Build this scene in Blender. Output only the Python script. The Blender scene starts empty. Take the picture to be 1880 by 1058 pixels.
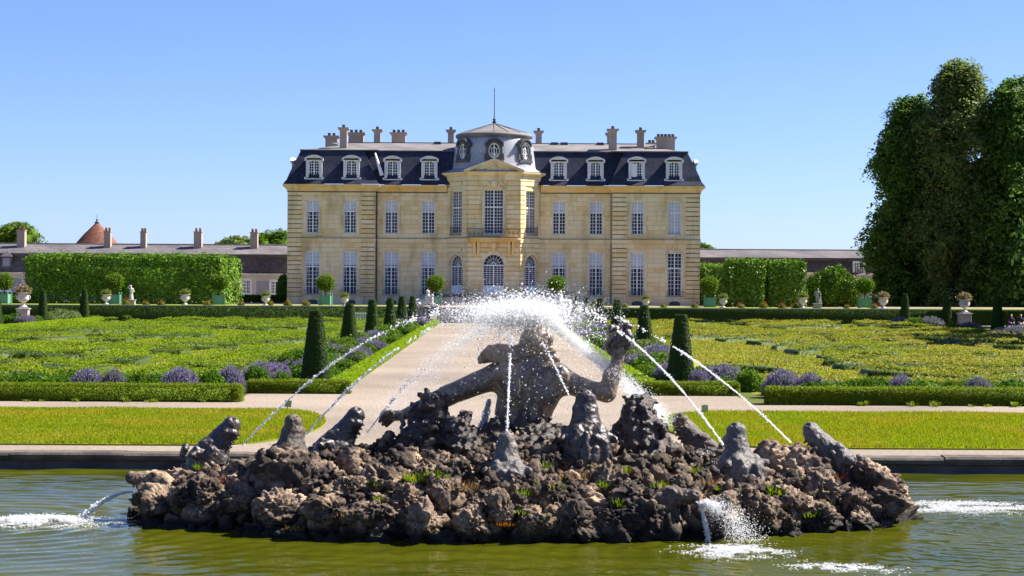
import bpy, bmesh, math, random
import numpy as np
from mathutils import Vector, Matrix

# ------------------------------------------------------------------ camera, sky, sun, exposure
SC = bpy.context.scene
COL = SC.collection
FPX, CXP, CYP, HC = 3600.0, 906.0, 523.0, 3.4       # focal length and principal point of the photograph (1880 px wide), eye height
ROLL = math.radians(0.30)
cam_d = bpy.data.cameras.new('camera')
cam = bpy.data.objects.new('camera', cam_d)
COL.objects.link(cam)
cam_d.sensor_width = 36.0
cam_d.lens = 36.0 * FPX / 1880.0
cam_d.shift_x = (940.0 - CXP) / 1880.0
cam_d.shift_y = (CYP - 529.0) / 1880.0
cam_d.clip_start, cam_d.clip_end = 0.5, 6000.0
cam.location = (0, 0, HC)
cam.rotation_euler = (Matrix.Rotation(math.pi / 2, 3, 'X') @ Matrix.Rotation(ROLL, 3, 'Z')).to_euler()
SC.camera = cam

SUN_EL, SUN_AZ = math.radians(47), math.radians(74)   # azimuth from +Y (away from the viewer) towards +X
SUN_DIR = Vector((math.sin(SUN_AZ) * math.cos(SUN_EL), math.cos(SUN_AZ) * math.cos(SUN_EL), math.sin(SUN_EL)))
world = bpy.data.worlds.new('World')
SC.world = world
world.use_nodes = True
wn = world.node_tree
sky = wn.nodes.new('ShaderNodeTexSky')
sky.sky_type = 'NISHITA'
sky.sun_disc = False
sky.sun_elevation = SUN_EL
sky.sun_rotation = SUN_AZ
sky.altitude = 100
sky.air_density = 0.7
sky.dust_density = 0.4
sky.ozone_density = 8.0
bg = wn.nodes['Background']
bg.inputs['Strength'].default_value = 0.067
tint = wn.nodes.new('ShaderNodeMix')                    # white balance of the photograph: a little less green
tint.data_type, tint.blend_type = 'RGBA', 'MULTIPLY'
tint.inputs[0].default_value = 1.0
tint.inputs[7].default_value = (0.92, 0.86, 1.0, 1)
wn.links.new(sky.outputs['Color'], tint.inputs[6])
wn.links.new(tint.outputs[2], bg.inputs['Color'])
sun_d = bpy.data.lights.new('sun', 'SUN')
sun_d.energy = 4.4
sun_d.angle = math.radians(0.5)
sun_d.color = (1.0, 0.94, 0.84)
sun = bpy.data.objects.new('sun', sun_d)
COL.objects.link(sun)
sun.location = (60, 40, 80)
sun.rotation_euler = SUN_DIR.to_track_quat('Z', 'Y').to_euler()
SC.view_settings.view_transform = 'Standard'
SC.view_settings.look = 'None'
SC.view_settings.gamma = 1.0
SC.view_settings.exposure = 1.55
SC.cycles.max_bounces = 6
SC.cycles.diffuse_bounces = 3
SC.cycles.glossy_bounces = 3
SC.cycles.transparent_max_bounces = 8
SC.cycles.sample_clamp_indirect = 4.0

# ------------------------------------------------------------------ picture geometry -> world
def unroll(px, py):
    dx, dy = px - CXP, py - CYP
    c, s = math.cos(ROLL), math.sin(ROLL)
    return dx * c + dy * s, dy * c - dx * s
def at(px, py, Y):
    """the point at distance Y seen at that pixel"""
    dx, dy = unroll(px, py)
    return Vector((dx * Y / FPX, Y, HC - dy * Y / FPX))
def ground(px, py, z=0.0):
    dx, dy = unroll(px, py)
    Y = FPX * (HC - z) / dy
    return Vector((dx * Y / FPX, Y, z))

# ------------------------------------------------------------------ object helpers
WLOC = {}
def tag(o, label=None, cat=None, group=None, kind=None):
    if label: o['label'] = label
    if cat: o['category'] = cat
    if group: o['group'] = group
    if kind: o['kind'] = kind
    return o
def thing(name, loc, label, cat, group=None):
    o = bpy.data.objects.new(name, None)
    o.empty_display_size = 0.3
    COL.objects.link(o)
    o.location = loc
    WLOC[o.name] = Vector(loc)
    return tag(o, label, cat, group)
def wloc(o):
    return WLOC.get(o.name, Vector((0, 0, 0)))
def copy_tree(o, parent=None, loc=None, rz=None, scale=None, label=None):
    c = o.copy()
    COL.objects.link(c)
    if parent is not None:
        c.parent = parent
    if loc is not None:
        c.location = loc
        WLOC[c.name] = Vector(loc)
    if rz is not None: c.rotation_euler = (0, 0, rz)
    if scale is not None: c.scale = (scale,) * 3 if not isinstance(scale, tuple) else scale
    if label: c['label'] = label
    for ch in list(o.children):
        copy_tree(ch, c)
    return c

def link_mesh(name, me, mat, parent=None, base=None):
    """link a mesh whose vertices are in world coordinates; base = the origin the object gets"""
    o = bpy.data.objects.new(name, me)
    COL.objects.link(o)
    if mat is not None: me.materials.append(mat)
    if parent is not None:
        o.parent = parent
        off = wloc(parent)
        if off.length > 0: me.transform(Matrix.Translation(-off))
        WLOC[o.name] = off.copy()
    elif base is not None:
        b = Vector(base)
        me.transform(Matrix.Translation(-b))
        o.location = b
        WLOC[o.name] = b
    return o

def mesh_np(name, V, faces, mat=None, parent=None, base=None, smooth=False, mat2=None, n2=0):
    """faces: list of integer arrays (n,3) or (n,4)"""
    if not isinstance(faces, (list, tuple)): faces = [faces]
    faces = [f for f in faces if len(f)]
    me = bpy.data.meshes.new(name)
    V = np.ascontiguousarray(V, dtype=np.float32)
    me.vertices.add(len(V))
    me.vertices.foreach_set('co', V.ravel())
    nl = sum(f.size for f in faces)
    npoly = sum(len(f) for f in faces)
    me.loops.add(nl)
    me.polygons.add(npoly)
    me.loops.foreach_set('vertex_index', np.concatenate([f.ravel() for f in faces]).astype(np.int32))
    tot = np.concatenate([np.full(len(f), f.shape[1], np.int32) for f in faces])
    st = np.concatenate([[0], np.cumsum(tot)[:-1]]).astype(np.int32)
    me.polygons.foreach_set('loop_start', st)
    try: me.polygons.foreach_set('loop_total', tot)
    except Exception: pass
    if smooth:
        me.polygons.foreach_set('use_smooth', np.ones(npoly, dtype=bool))
    me.update(calc_edges=True)
    me.validate()
    if mat2 is not None:                                   # the last n2 faces carry the second material
        me.materials.append(mat)
        me.materials.append(mat2)
        mat = None
        mi = np.zeros(len(me.polygons), np.int32)
        mi[len(mi) - n2:] = 1
        me.polygons.foreach_set('material_index', mi)
    return link_mesh(name, me, mat, parent, base)

class MB:
    """collects boxes, prisms, tubes and lathes; build() links them as one mesh object"""
    def __init__(s, M=None):
        s.v, s.f, s.M = [], [], M
        s.smooth = set()
    def pts(s, ps):
        n = len(s.v)
        if s.M is not None: s.v += [tuple(s.M @ Vector(p)) for p in ps]
        else: s.v += [tuple(p) for p in ps]
        return n
    def face(s, ps):
        n = s.pts(ps)
        s.f.append(tuple(range(n, n + len(ps))))
    def box(s, x0, x1, y0, y1, z0, z1):
        n = s.pts([(x0, y0, z0), (x1, y0, z0), (x1, y1, z0), (x0, y1, z0), (x0, y0, z1), (x1, y0, z1), (x1, y1, z1), (x0, y1, z1)])
        for q in ((0, 3, 2, 1), (4, 5, 6, 7), (0, 1, 5, 4), (1, 2, 6, 5), (2, 3, 7, 6), (3, 0, 4, 7)):
            s.f.append(tuple(n + i for i in q))
    def frustum(s, cx, cy, z0, z1, a0, b0, a1, b1):
        n = s.pts([(cx - a0, cy - b0, z0), (cx + a0, cy - b0, z0), (cx + a0, cy + b0, z0), (cx - a0, cy + b0, z0),
                   (cx - a1, cy - b1, z1), (cx + a1, cy - b1, z1), (cx + a1, cy + b1, z1), (cx - a1, cy + b1, z1)])
        for q in ((0, 3, 2, 1), (4, 5, 6, 7), (0, 1, 5, 4), (1, 2, 6, 5), (2, 3, 7, 6), (3, 0, 4, 7)):
            s.f.append(tuple(n + i for i in q))
    def prism(s, poly, h0, h1, axis='z'):
        """extrude a polygon; axis z: poly in xy; axis y: poly in xz extruded h0..h1 in y; axis x: poly in yz"""
        f = {'z': lambda p, h: (p[0], p[1], h), 'y': lambda p, h: (p[0], h, p[1]), 'x': lambda p, h: (h, p[0], p[1])}[axis]
        n = len(poly)
        a = s.pts([f(p, h0) for p in poly])
        b = s.pts([f(p, h1) for p in poly])
        s.f.append(tuple(a + i for i in reversed(range(n))))
        s.f.append(tuple(b + i for i in range(n)))
        for i in range(n):
            j = (i + 1) % n
            s.f.append((a + i, a + j, b + j, b + i))
    def tube(s, p, q, r0, r1=None, n=8):
        r1 = r0 if r1 is None else r1
        p, q = Vector(p), Vector(q)
        d = (q - p).normalized()
        u = d.orthogonal().normalized()
        w = d.cross(u)
        a = s.pts([p + (u * math.cos(2 * math.pi * i / n) + w * math.sin(2 * math.pi * i / n)) * r0 for i in range(n)])
        b = s.pts([q + (u * math.cos(2 * math.pi * i / n) + w * math.sin(2 * math.pi * i / n)) * r1 for i in range(n)])
        for i in range(n):
            j = (i + 1) % n
            s.f.append((a + i, a + j, b + j, b + i))
        s.f.append(tuple(a + i for i in reversed(range(n))))
        s.f.append(tuple(b + i for i in range(n)))
    def path(s, ps, rs, n=6):
        for i in range(len(ps) - 1): s.tube(ps[i], ps[i + 1], rs[i], rs[i + 1], n)
    def lathe(s, prof, cx, cy, n=32, smooth=True):
        rows = []
        for r, z in prof:
            rows.append(s.pts([(cx + r * math.cos(2 * math.pi * i / n), cy + r * math.sin(2 * math.pi * i / n), z) for i in range(n)]))
        for k in range(len(rows) - 1):
            for i in range(n):
                j = (i + 1) % n
                if smooth: s.smooth.add(len(s.f))
                s.f.append((rows[k] + i, rows[k] + j, rows[k + 1] + j, rows[k + 1] + i))
        s.f.append(tuple(rows[0] + i for i in reversed(range(n))))
        s.f.append(tuple(rows[-1] + i for i in range(n)))
    def build(s, name, mat, parent=None, base=None, bevel=0.0):
        me = bpy.data.meshes.new(name)
        me.from_pydata(s.v, [], s.f)
        for i in s.smooth: me.polygons[i].use_smooth = True
        me.update()
        o = link_mesh(name, me, mat, parent, base)
        if bevel:
            m = o.modifiers.new('bevel', 'BEVEL')
            m.width, m.segments, m.limit_method = bevel, 1, 'ANGLE'
        return o

# ------------------------------------------------------------------ noise
def _hash(ix, iy, iz, seed):
    h = (ix.astype(np.int64) * 374761393 + iy.astype(np.int64) * 668265263 + iz.astype(np.int64) * 2147483647 + seed * 1274126177) & 0xFFFFFFFF
    h = ((h ^ (h >> 13)) * 1274126177) & 0xFFFFFFFF
    h = ((h ^ (h >> 16)) * 2246822519) & 0xFFFFFFFF
    return ((h ^ (h >> 15)) & 0xFFFFFF).astype(np.float32) / 16777216.0
def vnoise(P, seed=0):
    I = np.floor(P)
    f = (P - I).astype(np.float32)
    f = f * f * (3 - 2 * f)
    ix, iy, iz = I[:, 0], I[:, 1], I[:, 2]
    out = 0
    for a in (0, 1):
        wx = f[:, 0] if a else 1 - f[:, 0]
        for b in (0, 1):
            wy = f[:, 1] if b else 1 - f[:, 1]
            for c in (0, 1):
                wz = f[:, 2] if c else 1 - f[:, 2]
                out = out + wx * wy * wz * _hash(ix + a, iy + b, iz + c, seed)
    return out
def fbm(P, octv=4, seed=0, gain=0.5):
    a, s, t = 1.0, 0, 0
    for i in range(octv):
        s = s + a * vnoise(P * (2.03 ** i) + 17.3 * i, seed + i)
        t += a
        a *= gain
    return s / t
def worley(P, seed=0):
    I = np.floor(P)
    f1 = np.full(len(P), 9.0, np.float32)
    f2 = f1.copy()
    for a in (-1, 0, 1):
        for b in (-1, 0, 1):
            for c in (-1, 0, 1):
                J = I + np.array([a, b, c])
                q = J + np.stack([_hash(J[:, 0], J[:, 1], J[:, 2], seed + k) for k in (11, 12, 13)], 1)
                d = np.linalg.norm(q - P, axis=1)
                f2 = np.where(d < f1, f1, np.minimum(f2, d))
                f1 = np.minimum(f1, d)
    return f1, f2

# ------------------------------------------------------------------ smooth bodies: distance fields turned into one surface
class SDF:
    def __init__(s, lo, hi, h):
        s.lo, s.h = np.array(lo, float), h
        s.n = np.ceil((np.array(hi, float) - s.lo) / h).astype(int) + 1
        s.ax = [s.lo[i] + h * np.arange(s.n[i]) for i in range(3)]
        s.F = np.full(s.n, 1e3, np.float32)
    def _grid(s, lo, hi):
        a = np.clip(np.floor((np.array(lo) - s.lo) / s.h).astype(int), 0, s.n - 1)
        b = np.clip(np.ceil((np.array(hi) - s.lo) / s.h).astype(int) + 1, 1, s.n)
        sl = tuple(slice(a[i], b[i]) for i in range(3))
        g = [s.ax[0][sl[0]][:, None, None], s.ax[1][sl[1]][None, :, None], s.ax[2][sl[2]][None, None, :]]
        return sl, g
    def _mix(s, sl, d, k, sub=False):
        F = s.F[sl]
        if F.size == 0: return
        if sub:
            a = -d
            h = np.clip(0.5 + 0.5 * (a - F) / k, 0, 1)
            s.F[sl] = F * (1 - h) + a * h + k * h * (1 - h)
        else:
            h = np.clip(0.5 + 0.5 * (F - d) / k, 0, 1)
            s.F[sl] = np.where(F > 500, d, F * (1 - h) + d * h - k * h * (1 - h))
    def cap(s, p, q, r0, r1=None, k=0.03, sub=False, sq=(1, 1, 1)):
        """tapered capsule; sq squeezes it about the midpoint of its axis"""
        r1 = r0 if r1 is None else r1
        p, q = np.array(p, float), np.array(q, float)
        R = max(r0, r1) * max(sq) + k + 3 * s.h
        sl, g = s._grid(np.minimum(p, q) - R, np.maximum(p, q) + R)
        m = (p + q) / 2
        g = [(g[i] - m[i]) / sq[i] for i in range(3)]
        a, b = (p - m) / np.array(sq), (q - m) / np.array(sq)
        ab = b - a
        L = max(float(ab @ ab), 1e-9)
        t = np.clip(sum((g[i] - a[i]) * ab[i] for i in range(3)) / L, 0, 1)
        d = np.sqrt(sum((g[i] - a[i] - t * ab[i]) ** 2 for i in range(3))) - (r0 + (r1 - r0) * t)
        s._mix(sl, (d * min(sq)).astype(np.float32), k, sub)
    def ell(s, c, r, k=0.03, rot=None, sub=False):
        c, r = np.array(c, float), np.array(r, float)
        R = r.max() + k + 3 * s.h
        sl, g = s._grid(c - R, c + R)
        x = [g[i] - c[i] for i in range(3)]
        if rot is not None:
            m = np.array(rot.to_3x3() if hasattr(rot, 'to_3x3') else rot).T
            x = [m[i][0] * x[0] + m[i][1] * x[1] + m[i][2] * x[2] for i in range(3)]
        k0 = np.sqrt(sum((x[i] / r[i]) ** 2 for i in range(3)))
        k1 = np.sqrt(sum((x[i] / r[i] ** 2) ** 2 for i in range(3))) + 1e-6
        s._mix(sl, (k0 * (k0 - 1) / k1).astype(np.float32), k, sub)
    def noise(s, amp, freq, seed=0, octv=3):
        idx = np.argwhere(np.abs(s.F) < 4 * amp + 2 * s.h)
        P = s.lo + idx * s.h
        s.F[idx[:, 0], idx[:, 1], idx[:, 2]] += (amp * 2 * (fbm(P * freq, octv, seed) - 0.5)).astype(np.float32)
    def mesh(s):
        F, h = s.F, s.h
        n = s.n - 1
        ins = F < 0
        acc = np.zeros(tuple(n) + (3,), np.float32)
        cnt = np.zeros(tuple(n), np.float32)
        def c(d): return tuple(slice(d[i], d[i] + n[i]) for i in range(3))
        for ax in range(3):
            o = [i for i in range(3) if i != ax]
            for a in (0, 1):
                for b in (0, 1):
                    d0 = [0, 0, 0]
                    d0[o[0]], d0[o[1]] = a, b
                    d1 = list(d0)
                    d1[ax] = 1
                    fa, fb = F[c(d0)], F[c(d1)]
                    m = ins[c(d0)] != ins[c(d1)]
                    t = np.where(m, fa / np.where(m, fa - fb, 1), 0)
                    for i in range(3):
                        acc[..., i] += np.where(m, (t if i == ax else d0[i]), 0)
                    cnt += m
        act = cnt > 0
        idx = np.full(tuple(n), -1, np.int64)
        idx[act] = np.arange(act.sum())
        V = (np.argwhere(act) + acc[act] / cnt[act][:, None]) * h + s.lo
        Q = []
        for ax in range(3):
            o = [i for i in range(3) if i != ax]
            sl0 = [slice(1, n[i]) for i in range(3)]
            sl0[ax] = slice(0, n[ax])
            sl1 = list(sl0)
            sl1[ax] = slice(1, n[ax] + 1)
            A, B = ins[tuple(sl0)], ins[tuple(sl1)]
            e = np.argwhere(A != B)
            if not len(e): continue
            fl = A[tuple(e.T)]
            base = e.copy()
            for i in o: base[:, i] += 1
            def cell(da, db):
                q = base.copy()
                q[:, o[0]] -= da
                q[:, o[1]] -= db
                return idx[tuple(q.T)]
            q = np.stack([cell(1, 1), cell(0, 1), cell(0, 0), cell(1, 0)], 1)
            if ax == 1: fl = ~fl
            q[~fl] = q[~fl][:, ::-1]
            Q.append(q)
        return V, np.concatenate(Q)

# ------------------------------------------------------------------ foliage geometry
def leaves(P, N, size, rng, align=0.5, aspect=1.7, droop=0.0):
    """one kite-shaped leaf per point, facing roughly along N"""
    n = len(P)
    R = rng.normal(size=(n, 3))
    R /= np.linalg.norm(R, axis=1)[:, None]
    nn = N * align + R * (1 - align) + np.array([0, 0, 0.12])
    nn /= np.linalg.norm(nn, axis=1)[:, None] + 1e-9
    t = rng.normal(size=(n, 3))
    t[:, 2] -= droop
    t -= (t * nn).sum(1)[:, None] * nn
    t /= np.linalg.norm(t, axis=1)[:, None] + 1e-9
    b = np.cross(nn, t)
    s = (size * rng.uniform(0.6, 1.35, n))[:, None]
    w = s / aspect
    V = np.stack([P - t * s * 0.5, P + b * w * 0.5 + t * s * 0.05 + nn * w * 0.12, P + t * s * 0.5, P - b * w * 0.5 + t * s * 0.05 + nn * w * 0.12], 1).reshape(-1, 3)
    return V, np.arange(4 * n).reshape(n, 4)
def join(parts):
    V, F, o = [], [], 0
    for v, f in parts:
        V.append(v)
        for x in (f if isinstance(f, list) else [f]): F.append(x + o)
        o += len(v)
    return np.concatenate(V), F
def ico(sub):
    bm = bmesh.new()
    bmesh.ops.create_icosphere(bm, subdivisions=sub, radius=1.0)
    V = np.array([v.co[:] for v in bm.verts])
    F = np.array([[v.index for v in f.verts] for f in bm.faces])
    bm.free()
    return V, F
ICO = {k: ico(k) for k in (1, 2, 3, 4, 5, 6)}
def sample_tris(V, F, n, rng):
    T = np.concatenate([F[:, :3], F[:, [0, 2, 3]]]) if F.shape[1] == 4 else F
    a, b, c = V[T[:, 0]], V[T[:, 1]], V[T[:, 2]]
    N = np.cross(b - a, c - a)
    A = np.linalg.norm(N, axis=1)
    i = rng.choice(len(T), n, p=A / A.sum())
    u, v = rng.random(n), rng.random(n)
    k = u + v > 1
    u[k], v[k] = 1 - u[k], 1 - v[k]
    P = a[i] + (b[i] - a[i]) * u[:, None] + (c[i] - a[i]) * v[:, None]
    return P, N[i] / (A[i][:, None] + 1e-12)

# ------------------------------------------------------------------ materials
MATS = {}
def nt(name):
    m = bpy.data.materials.new(name)
    m.use_nodes = True
    return m, m.node_tree, m.node_tree.nodes['Principled BSDF']
def N_(t, kind, **kw):
    n = t.nodes.new('ShaderNode' + kind)
    for k, v in kw.items():
        if k in n.inputs: n.inputs[k].default_value = v
        else: setattr(n, k, v)
    return n
def noise_tex(t, scale, detail=4, rough=0.55, coord='Object', vec=None, stretch=None):
    n = N_(t, 'TexNoise', Scale=scale, Detail=detail, Roughness=rough)
    if vec is None:
        vec = N_(t, 'TexCoord').outputs[coord]
    if stretch:
        mp = N_(t, 'Mapping')
        mp.inputs['Scale'].default_value = stretch
        t.links.new(vec, mp.inputs['Vector'])
        vec = mp.outputs['Vector']
    t.links.new(vec, n.inputs['Vector'])
    return n
def ramp(t, fac, stops):
    r = N_(t, 'ValToRGB')
    e = r.color_ramp.elements
    while len(e) < len(stops): e.new(0.5)
    for x, (p, c) in zip(e, stops):
        x.position = p
        x.color = (*c, 1) if len(c) == 3 else c
    t.links.new(fac, r.inputs['Fac'])
    return r
def mixc(t, fac, a, b, mode='MIX'):
    m = N_(t, 'Mix', data_type='RGBA', blend_type=mode)
    for s, v in ((m.inputs[0], fac), (m.inputs[6], a), (m.inputs[7], b)):
        if hasattr(v, 'is_linked'): t.links.new(v, s)
        elif isinstance(v, (int, float)): s.default_value = v
        else: s.default_value = (*v, 1)
    return m.outputs[2]
def bump(t, bs, height, strength=0.4, dist=0.05, prev=None):
    b = N_(t, 'Bump', Strength=strength, Distance=dist)
    t.links.new(height, b.inputs['Height'])
    if prev is not None: t.links.new(prev, b.inputs['Normal'])
    t.links.new(b.outputs['Normal'], bs.inputs['Normal'])
    return b.outputs['Normal']
def m_plain(name, c, rough=0.6, var=0.15, scale=3.0, bs=0.0, metal=0.0, c2=None, detail=5, stretch=None, bscale=None, spec=None):
    m, t, b = nt(name)
    n = noise_tex(t, scale, detail, stretch=stretch)
    lo = tuple(x * (1 - var) for x in c)
    hi = c2 if c2 else tuple(min(1, x * (1 + var)) for x in c)
    r = ramp(t, n.outputs['Fac'], [(0.3, lo), (0.7, hi)])
    t.links.new(r.outputs['Color'], b.inputs['Base Color'])
    b.inputs['Roughness'].default_value = rough
    b.inputs['Metallic'].default_value = metal
    if spec is not None: b.inputs['Specular IOR Level'].default_value = spec
    if bs:
        n2 = noise_tex(t, bscale or scale * 4, 4)
        bump(t, b, n2.outputs['Fac'], bs, 0.03)
    MATS[name] = m
    return m
def m_leaf(name, c1, c2, c3=None, trans=0.35, tv=1.5, rough=0.5, patch=0.0, pscale=0.25, dry=None):
    """leaf colour varies from leaf to leaf and in broad patches; leaves let light through"""
    m, t, b = nt(name)
    c1, c2, c3 = [tuple(x * 0.70 for x in c) for c in (c1, c2, c3 or c2)]
    dry = tuple(x * 0.70 for x in dry) if dry else None
    geo = N_(t, 'NewGeometry')
    stops = [(0.0, c1), (0.6, c2), (1.0, c3 or c2)]
    col = ramp(t, geo.outputs['Random Per Island'], stops).outputs['Color']
    if dry:
        n = noise_tex(t, pscale, 3)
        f = ramp(t, n.outputs['Fac'], [(0.5 - patch, (0, 0, 0)), (0.5 + 0.12, (1, 1, 1))])
        col = mixc(t, f.outputs['Color'], col, dry)
    t.links.new(col, b.inputs['Base Color'])
    b.inputs['Roughness'].default_value = rough
    b.inputs['Specular IOR Level'].default_value = 0.12
    tr = N_(t, 'BsdfTranslucent')
    hs = N_(t, 'HueSaturation', Value=tv, Saturation=1.05)
    t.links.new(col, hs.inputs['Color'])
    t.links.new(hs.outputs['Color'], tr.inputs['Color'])
    mx = N_(t, 'MixShader')
    mx.inputs[0].default_value = trans
    t.links.new(b.outputs[0], mx.inputs[1])
    t.links.new(tr.outputs[0], mx.inputs[2])
    t.links.new(mx.outputs[0], t.nodes['Material Output'].inputs['Surface'])
    if trans < 0.5:
        m_plain(name + '_inner', tuple(0.5 * (a + b_) for a, b_ in zip(c1, c2)), 0.8, 0.3, 3.0, 0.3, spec=0.1)
    MATS[name] = m
    return m

# ---- stone, roofs, metals
def m_stone(name, c1, c2, c3, block=(0.9, 0.42), joint=0.55, axis='xz', rough=0.85, joint_w=0.012):
    """coursed limestone: blocks of slightly different colour, joints, stains"""
    m, t, b = nt(name)
    co = N_(t, 'TexCoord').outputs['Object']
    sp = N_(t, 'SeparateXYZ')
    t.links.new(co, sp.inputs[0])
    cb = N_(t, 'CombineXYZ')
    ad = N_(t, 'Math', operation='ADD')
    t.links.new(sp.outputs['X'], ad.inputs[0])
    t.links.new(sp.outputs['Y'], ad.inputs[1])
    t.links.new(ad.outputs[0], cb.inputs['X'])
    t.links.new(sp.outputs['Z'], cb.inputs['Y'])
    br = N_(t, 'TexBrick', offset=0.5)
    br.inputs['Scale'].default_value = 1.0
    br.inputs['Brick Width'].default_value = block[0]
    br.inputs['Row Height'].default_value = block[1]
    br.inputs['Mortar Size'].default_value = joint_w
    br.inputs['Mortar Smooth'].default_value = 0.3
    br.inputs['Bias'].default_value = 0.0
    br.inputs['Color1'].default_value = (0, 0, 0, 1)
    br.inputs['Color2'].default_value = (1, 1, 1, 1)
    br.inputs['Mortar'].default_value = (0.5, 0.5, 0.5, 1)
    t.links.new(cb.outputs[0], br.inputs['Vector'])
    n = noise_tex(t, 0.35, 5)
    fac = N_(t, 'Math', operation='MULTIPLY_ADD')
    t.links.new(br.outputs['Color'], fac.inputs[0])
    fac.inputs[1].default_value = 0.52
    t.links.new(n.outputs['Fac'], fac.inputs[2])
    col = ramp(t, fac.outputs[0], [(0.40, c1), (0.62, c2), (0.9, c3)]).outputs['Color']
    st = noise_tex(t, 1.0, 5, stretch=(0.9, 0.9, 0.22))
    sf = ramp(t, st.outputs['Fac'], [(0.52, (0, 0, 0)), (0.78, (0.8, 0.8, 0.8))])
    col = mixc(t, sf.outputs['Color'], col, tuple(x * 0.55 for x in c1))
    jm = N_(t, 'Math', operation='MULTIPLY')
    t.links.new(br.outputs['Fac'], jm.inputs[0])
    jm.inputs[1].default_value = joint
    col = mixc(t, jm.outputs[0], col, tuple(x * 0.45 for x in c1))
    t.links.new(col, b.inputs['Base Color'])
    b.inputs['Roughness'].default_value = rough
    n2 = noise_tex(t, 9, 5)
    bump(t, b, n2.outputs['Fac'], 0.35, 0.03)
    MATS[name] = m
    return m
m_stone('limestone', (0.72, 0.51, 0.23), (0.81, 0.62, 0.32), (0.86, 0.71, 0.44), (1.3, 0.48), 0.5, joint_w=0.022)
m_stone('limestone_trim', (0.70, 0.50, 0.24), (0.78, 0.60, 0.33), (0.84, 0.70, 0.45), (1.1, 0.9), 0.3)
m_stone('limestone_golden', (0.78, 0.46, 0.13), (0.80, 0.52, 0.19), (0.82, 0.60, 0.30), (1.6, 2.0), 0.25)
m_plain('pale_trim', (0.66, 0.68, 0.72), 0.8, 0.12, 1.2, 0.2)
m_plain('chimney_stone', (0.36, 0.29, 0.24), 0.9, 0.15, 0.8, 0.3)
m_plain('joint_stain', (0.20, 0.15, 0.09), 0.95, 0.2, 0.7)
m_plain('plinth_stone', (0.40, 0.35, 0.29), 0.9, 0.2, 0.7, 0.3)
def m_slate(name, c, var=0.35, rough=0.55, rows=0.22, width=0.25, spec=0.4):
    m, t, b = nt(name)
    co = N_(t, 'TexCoord').outputs['Object']
    sp = N_(t, 'SeparateXYZ')
    t.links.new(co, sp.inputs[0])
    cb = N_(t, 'CombineXYZ')
    ad = N_(t, 'Math', operation='ADD')
    t.links.new(sp.outputs['X'], ad.inputs[0])
    t.links.new(sp.outputs['Y'], ad.inputs[1])
    t.links.new(ad.outputs[0], cb.inputs['X'])
    t.links.new(sp.outputs['Z'], cb.inputs['Y'])
    br = N_(t, 'TexBrick', offset=0.5)
    br.inputs['Scale'].default_value = 1.0
    br.inputs['Brick Width'].default_value = width
    br.inputs['Row Height'].default_value = rows
    br.inputs['Mortar Size'].default_value = 0.012
    br.inputs['Color1'].default_value = (*[x * (1 - var) for x in c], 1)
    br.inputs['Color2'].default_value = (*[x * (1 + var) for x in c], 1)
    br.inputs['Mortar'].default_value = (*[x * 0.4 for x in c], 1)
    t.links.new(cb.outputs[0], br.inputs['Vector'])
    n = noise_tex(t, 0.3, 5)
    r = ramp(t, n.outputs['Fac'], [(0.3, (0.65, 0.65, 0.65)), (0.7, (1.35, 1.3, 1.25))])
    t.links.new(mixc(t, 1.0, br.outputs['Color'], r.outputs['Color'], 'MULTIPLY'), b.inputs['Base Color'])
    b.inputs['Roughness'].default_value = rough
    b.inputs['Specular IOR Level'].default_value = spec
    bump(t, b, br.outputs['Fac'], 0.3, -0.02)
    MATS[name] = m
    return m
m_slate('slate', (0.026, 0.032, 0.060), 0.3, 0.6, spec=0.25)
m_slate('dome_slate', (0.37, 0.39, 0.46), 0.08, 0.40)
m_slate('wing_slate', (0.135, 0.123, 0.13), 0.2, 0.7)
m_slate('wing_tile', (0.11, 0.092, 0.085), 0.25, 0.75)
m_slate('red_tile', (0.17, 0.060, 0.036), 0.35, 0.8)
m_plain('roof_lead', (0.165, 0.148, 0.145), 0.7, 0.35, 0.45, 0.2)
m_plain('lead', (0.33, 0.35, 0.40), 0.5, 0.25, 0.6, 0.15)
m_plain('dark_lead', (0.075, 0.075, 0.085), 0.55, 0.35, 2.0, 0.3)
m_plain('pot', (0.045, 0.06, 0.085), 0.5, 0.2)
m_plain('clay_pot', (0.30, 0.12, 0.07), 0.8, 0.2)
m_plain('white_paint', (0.80, 0.82, 0.86), 0.45, 0.05)
m_plain('blind', (0.56, 0.59, 0.64), 0.7, 0.12, 1.5)
m_plain('curtain', (0.30, 0.31, 0.35), 0.8, 0.25, 1.5, stretch=(6, 1, 0.4))
m_plain('iron', (0.03, 0.03, 0.035), 0.5, 0.2)
m_plain('pale_render', (0.50, 0.48, 0.45), 0.9, 0.12, 0.5)
m_plain('grey_shutter', (0.26, 0.28, 0.32), 0.7, 0.1, 0.8)
def m_glass(name, c):
    m, t, b = nt(name)
    n = noise_tex(t, 1.7, 2)
    r = ramp(t, n.outputs['Fac'], [(0.35, tuple(x * 0.5 for x in c)), (0.7, tuple(x * 1.8 for x in c))])
    oi = N_(t, 'ObjectInfo')
    vr = ramp(t, oi.outputs['Random'], [(0.0, (0.35, 0.4, 0.5)), (0.7, (1.2, 1.2, 1.2)), (1.0, (3.0, 2.6, 2.2))])
    t.links.new(mixc(t, 1.0, r.outputs['Color'], vr.outputs['Color'], 'MULTIPLY'), b.inputs['Base Color'])
    b.inputs['Roughness'].default_value = 0.15
    b.inputs['Specular IOR Level'].default_value = 0.22
    n2 = noise_tex(t, 2.5, 2)
    bump(t, b, n2.outputs['Fac'], 0.12, 0.02)
    MATS[name] = m
m_glass('glass', (0.018, 0.023, 0.038))

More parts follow.
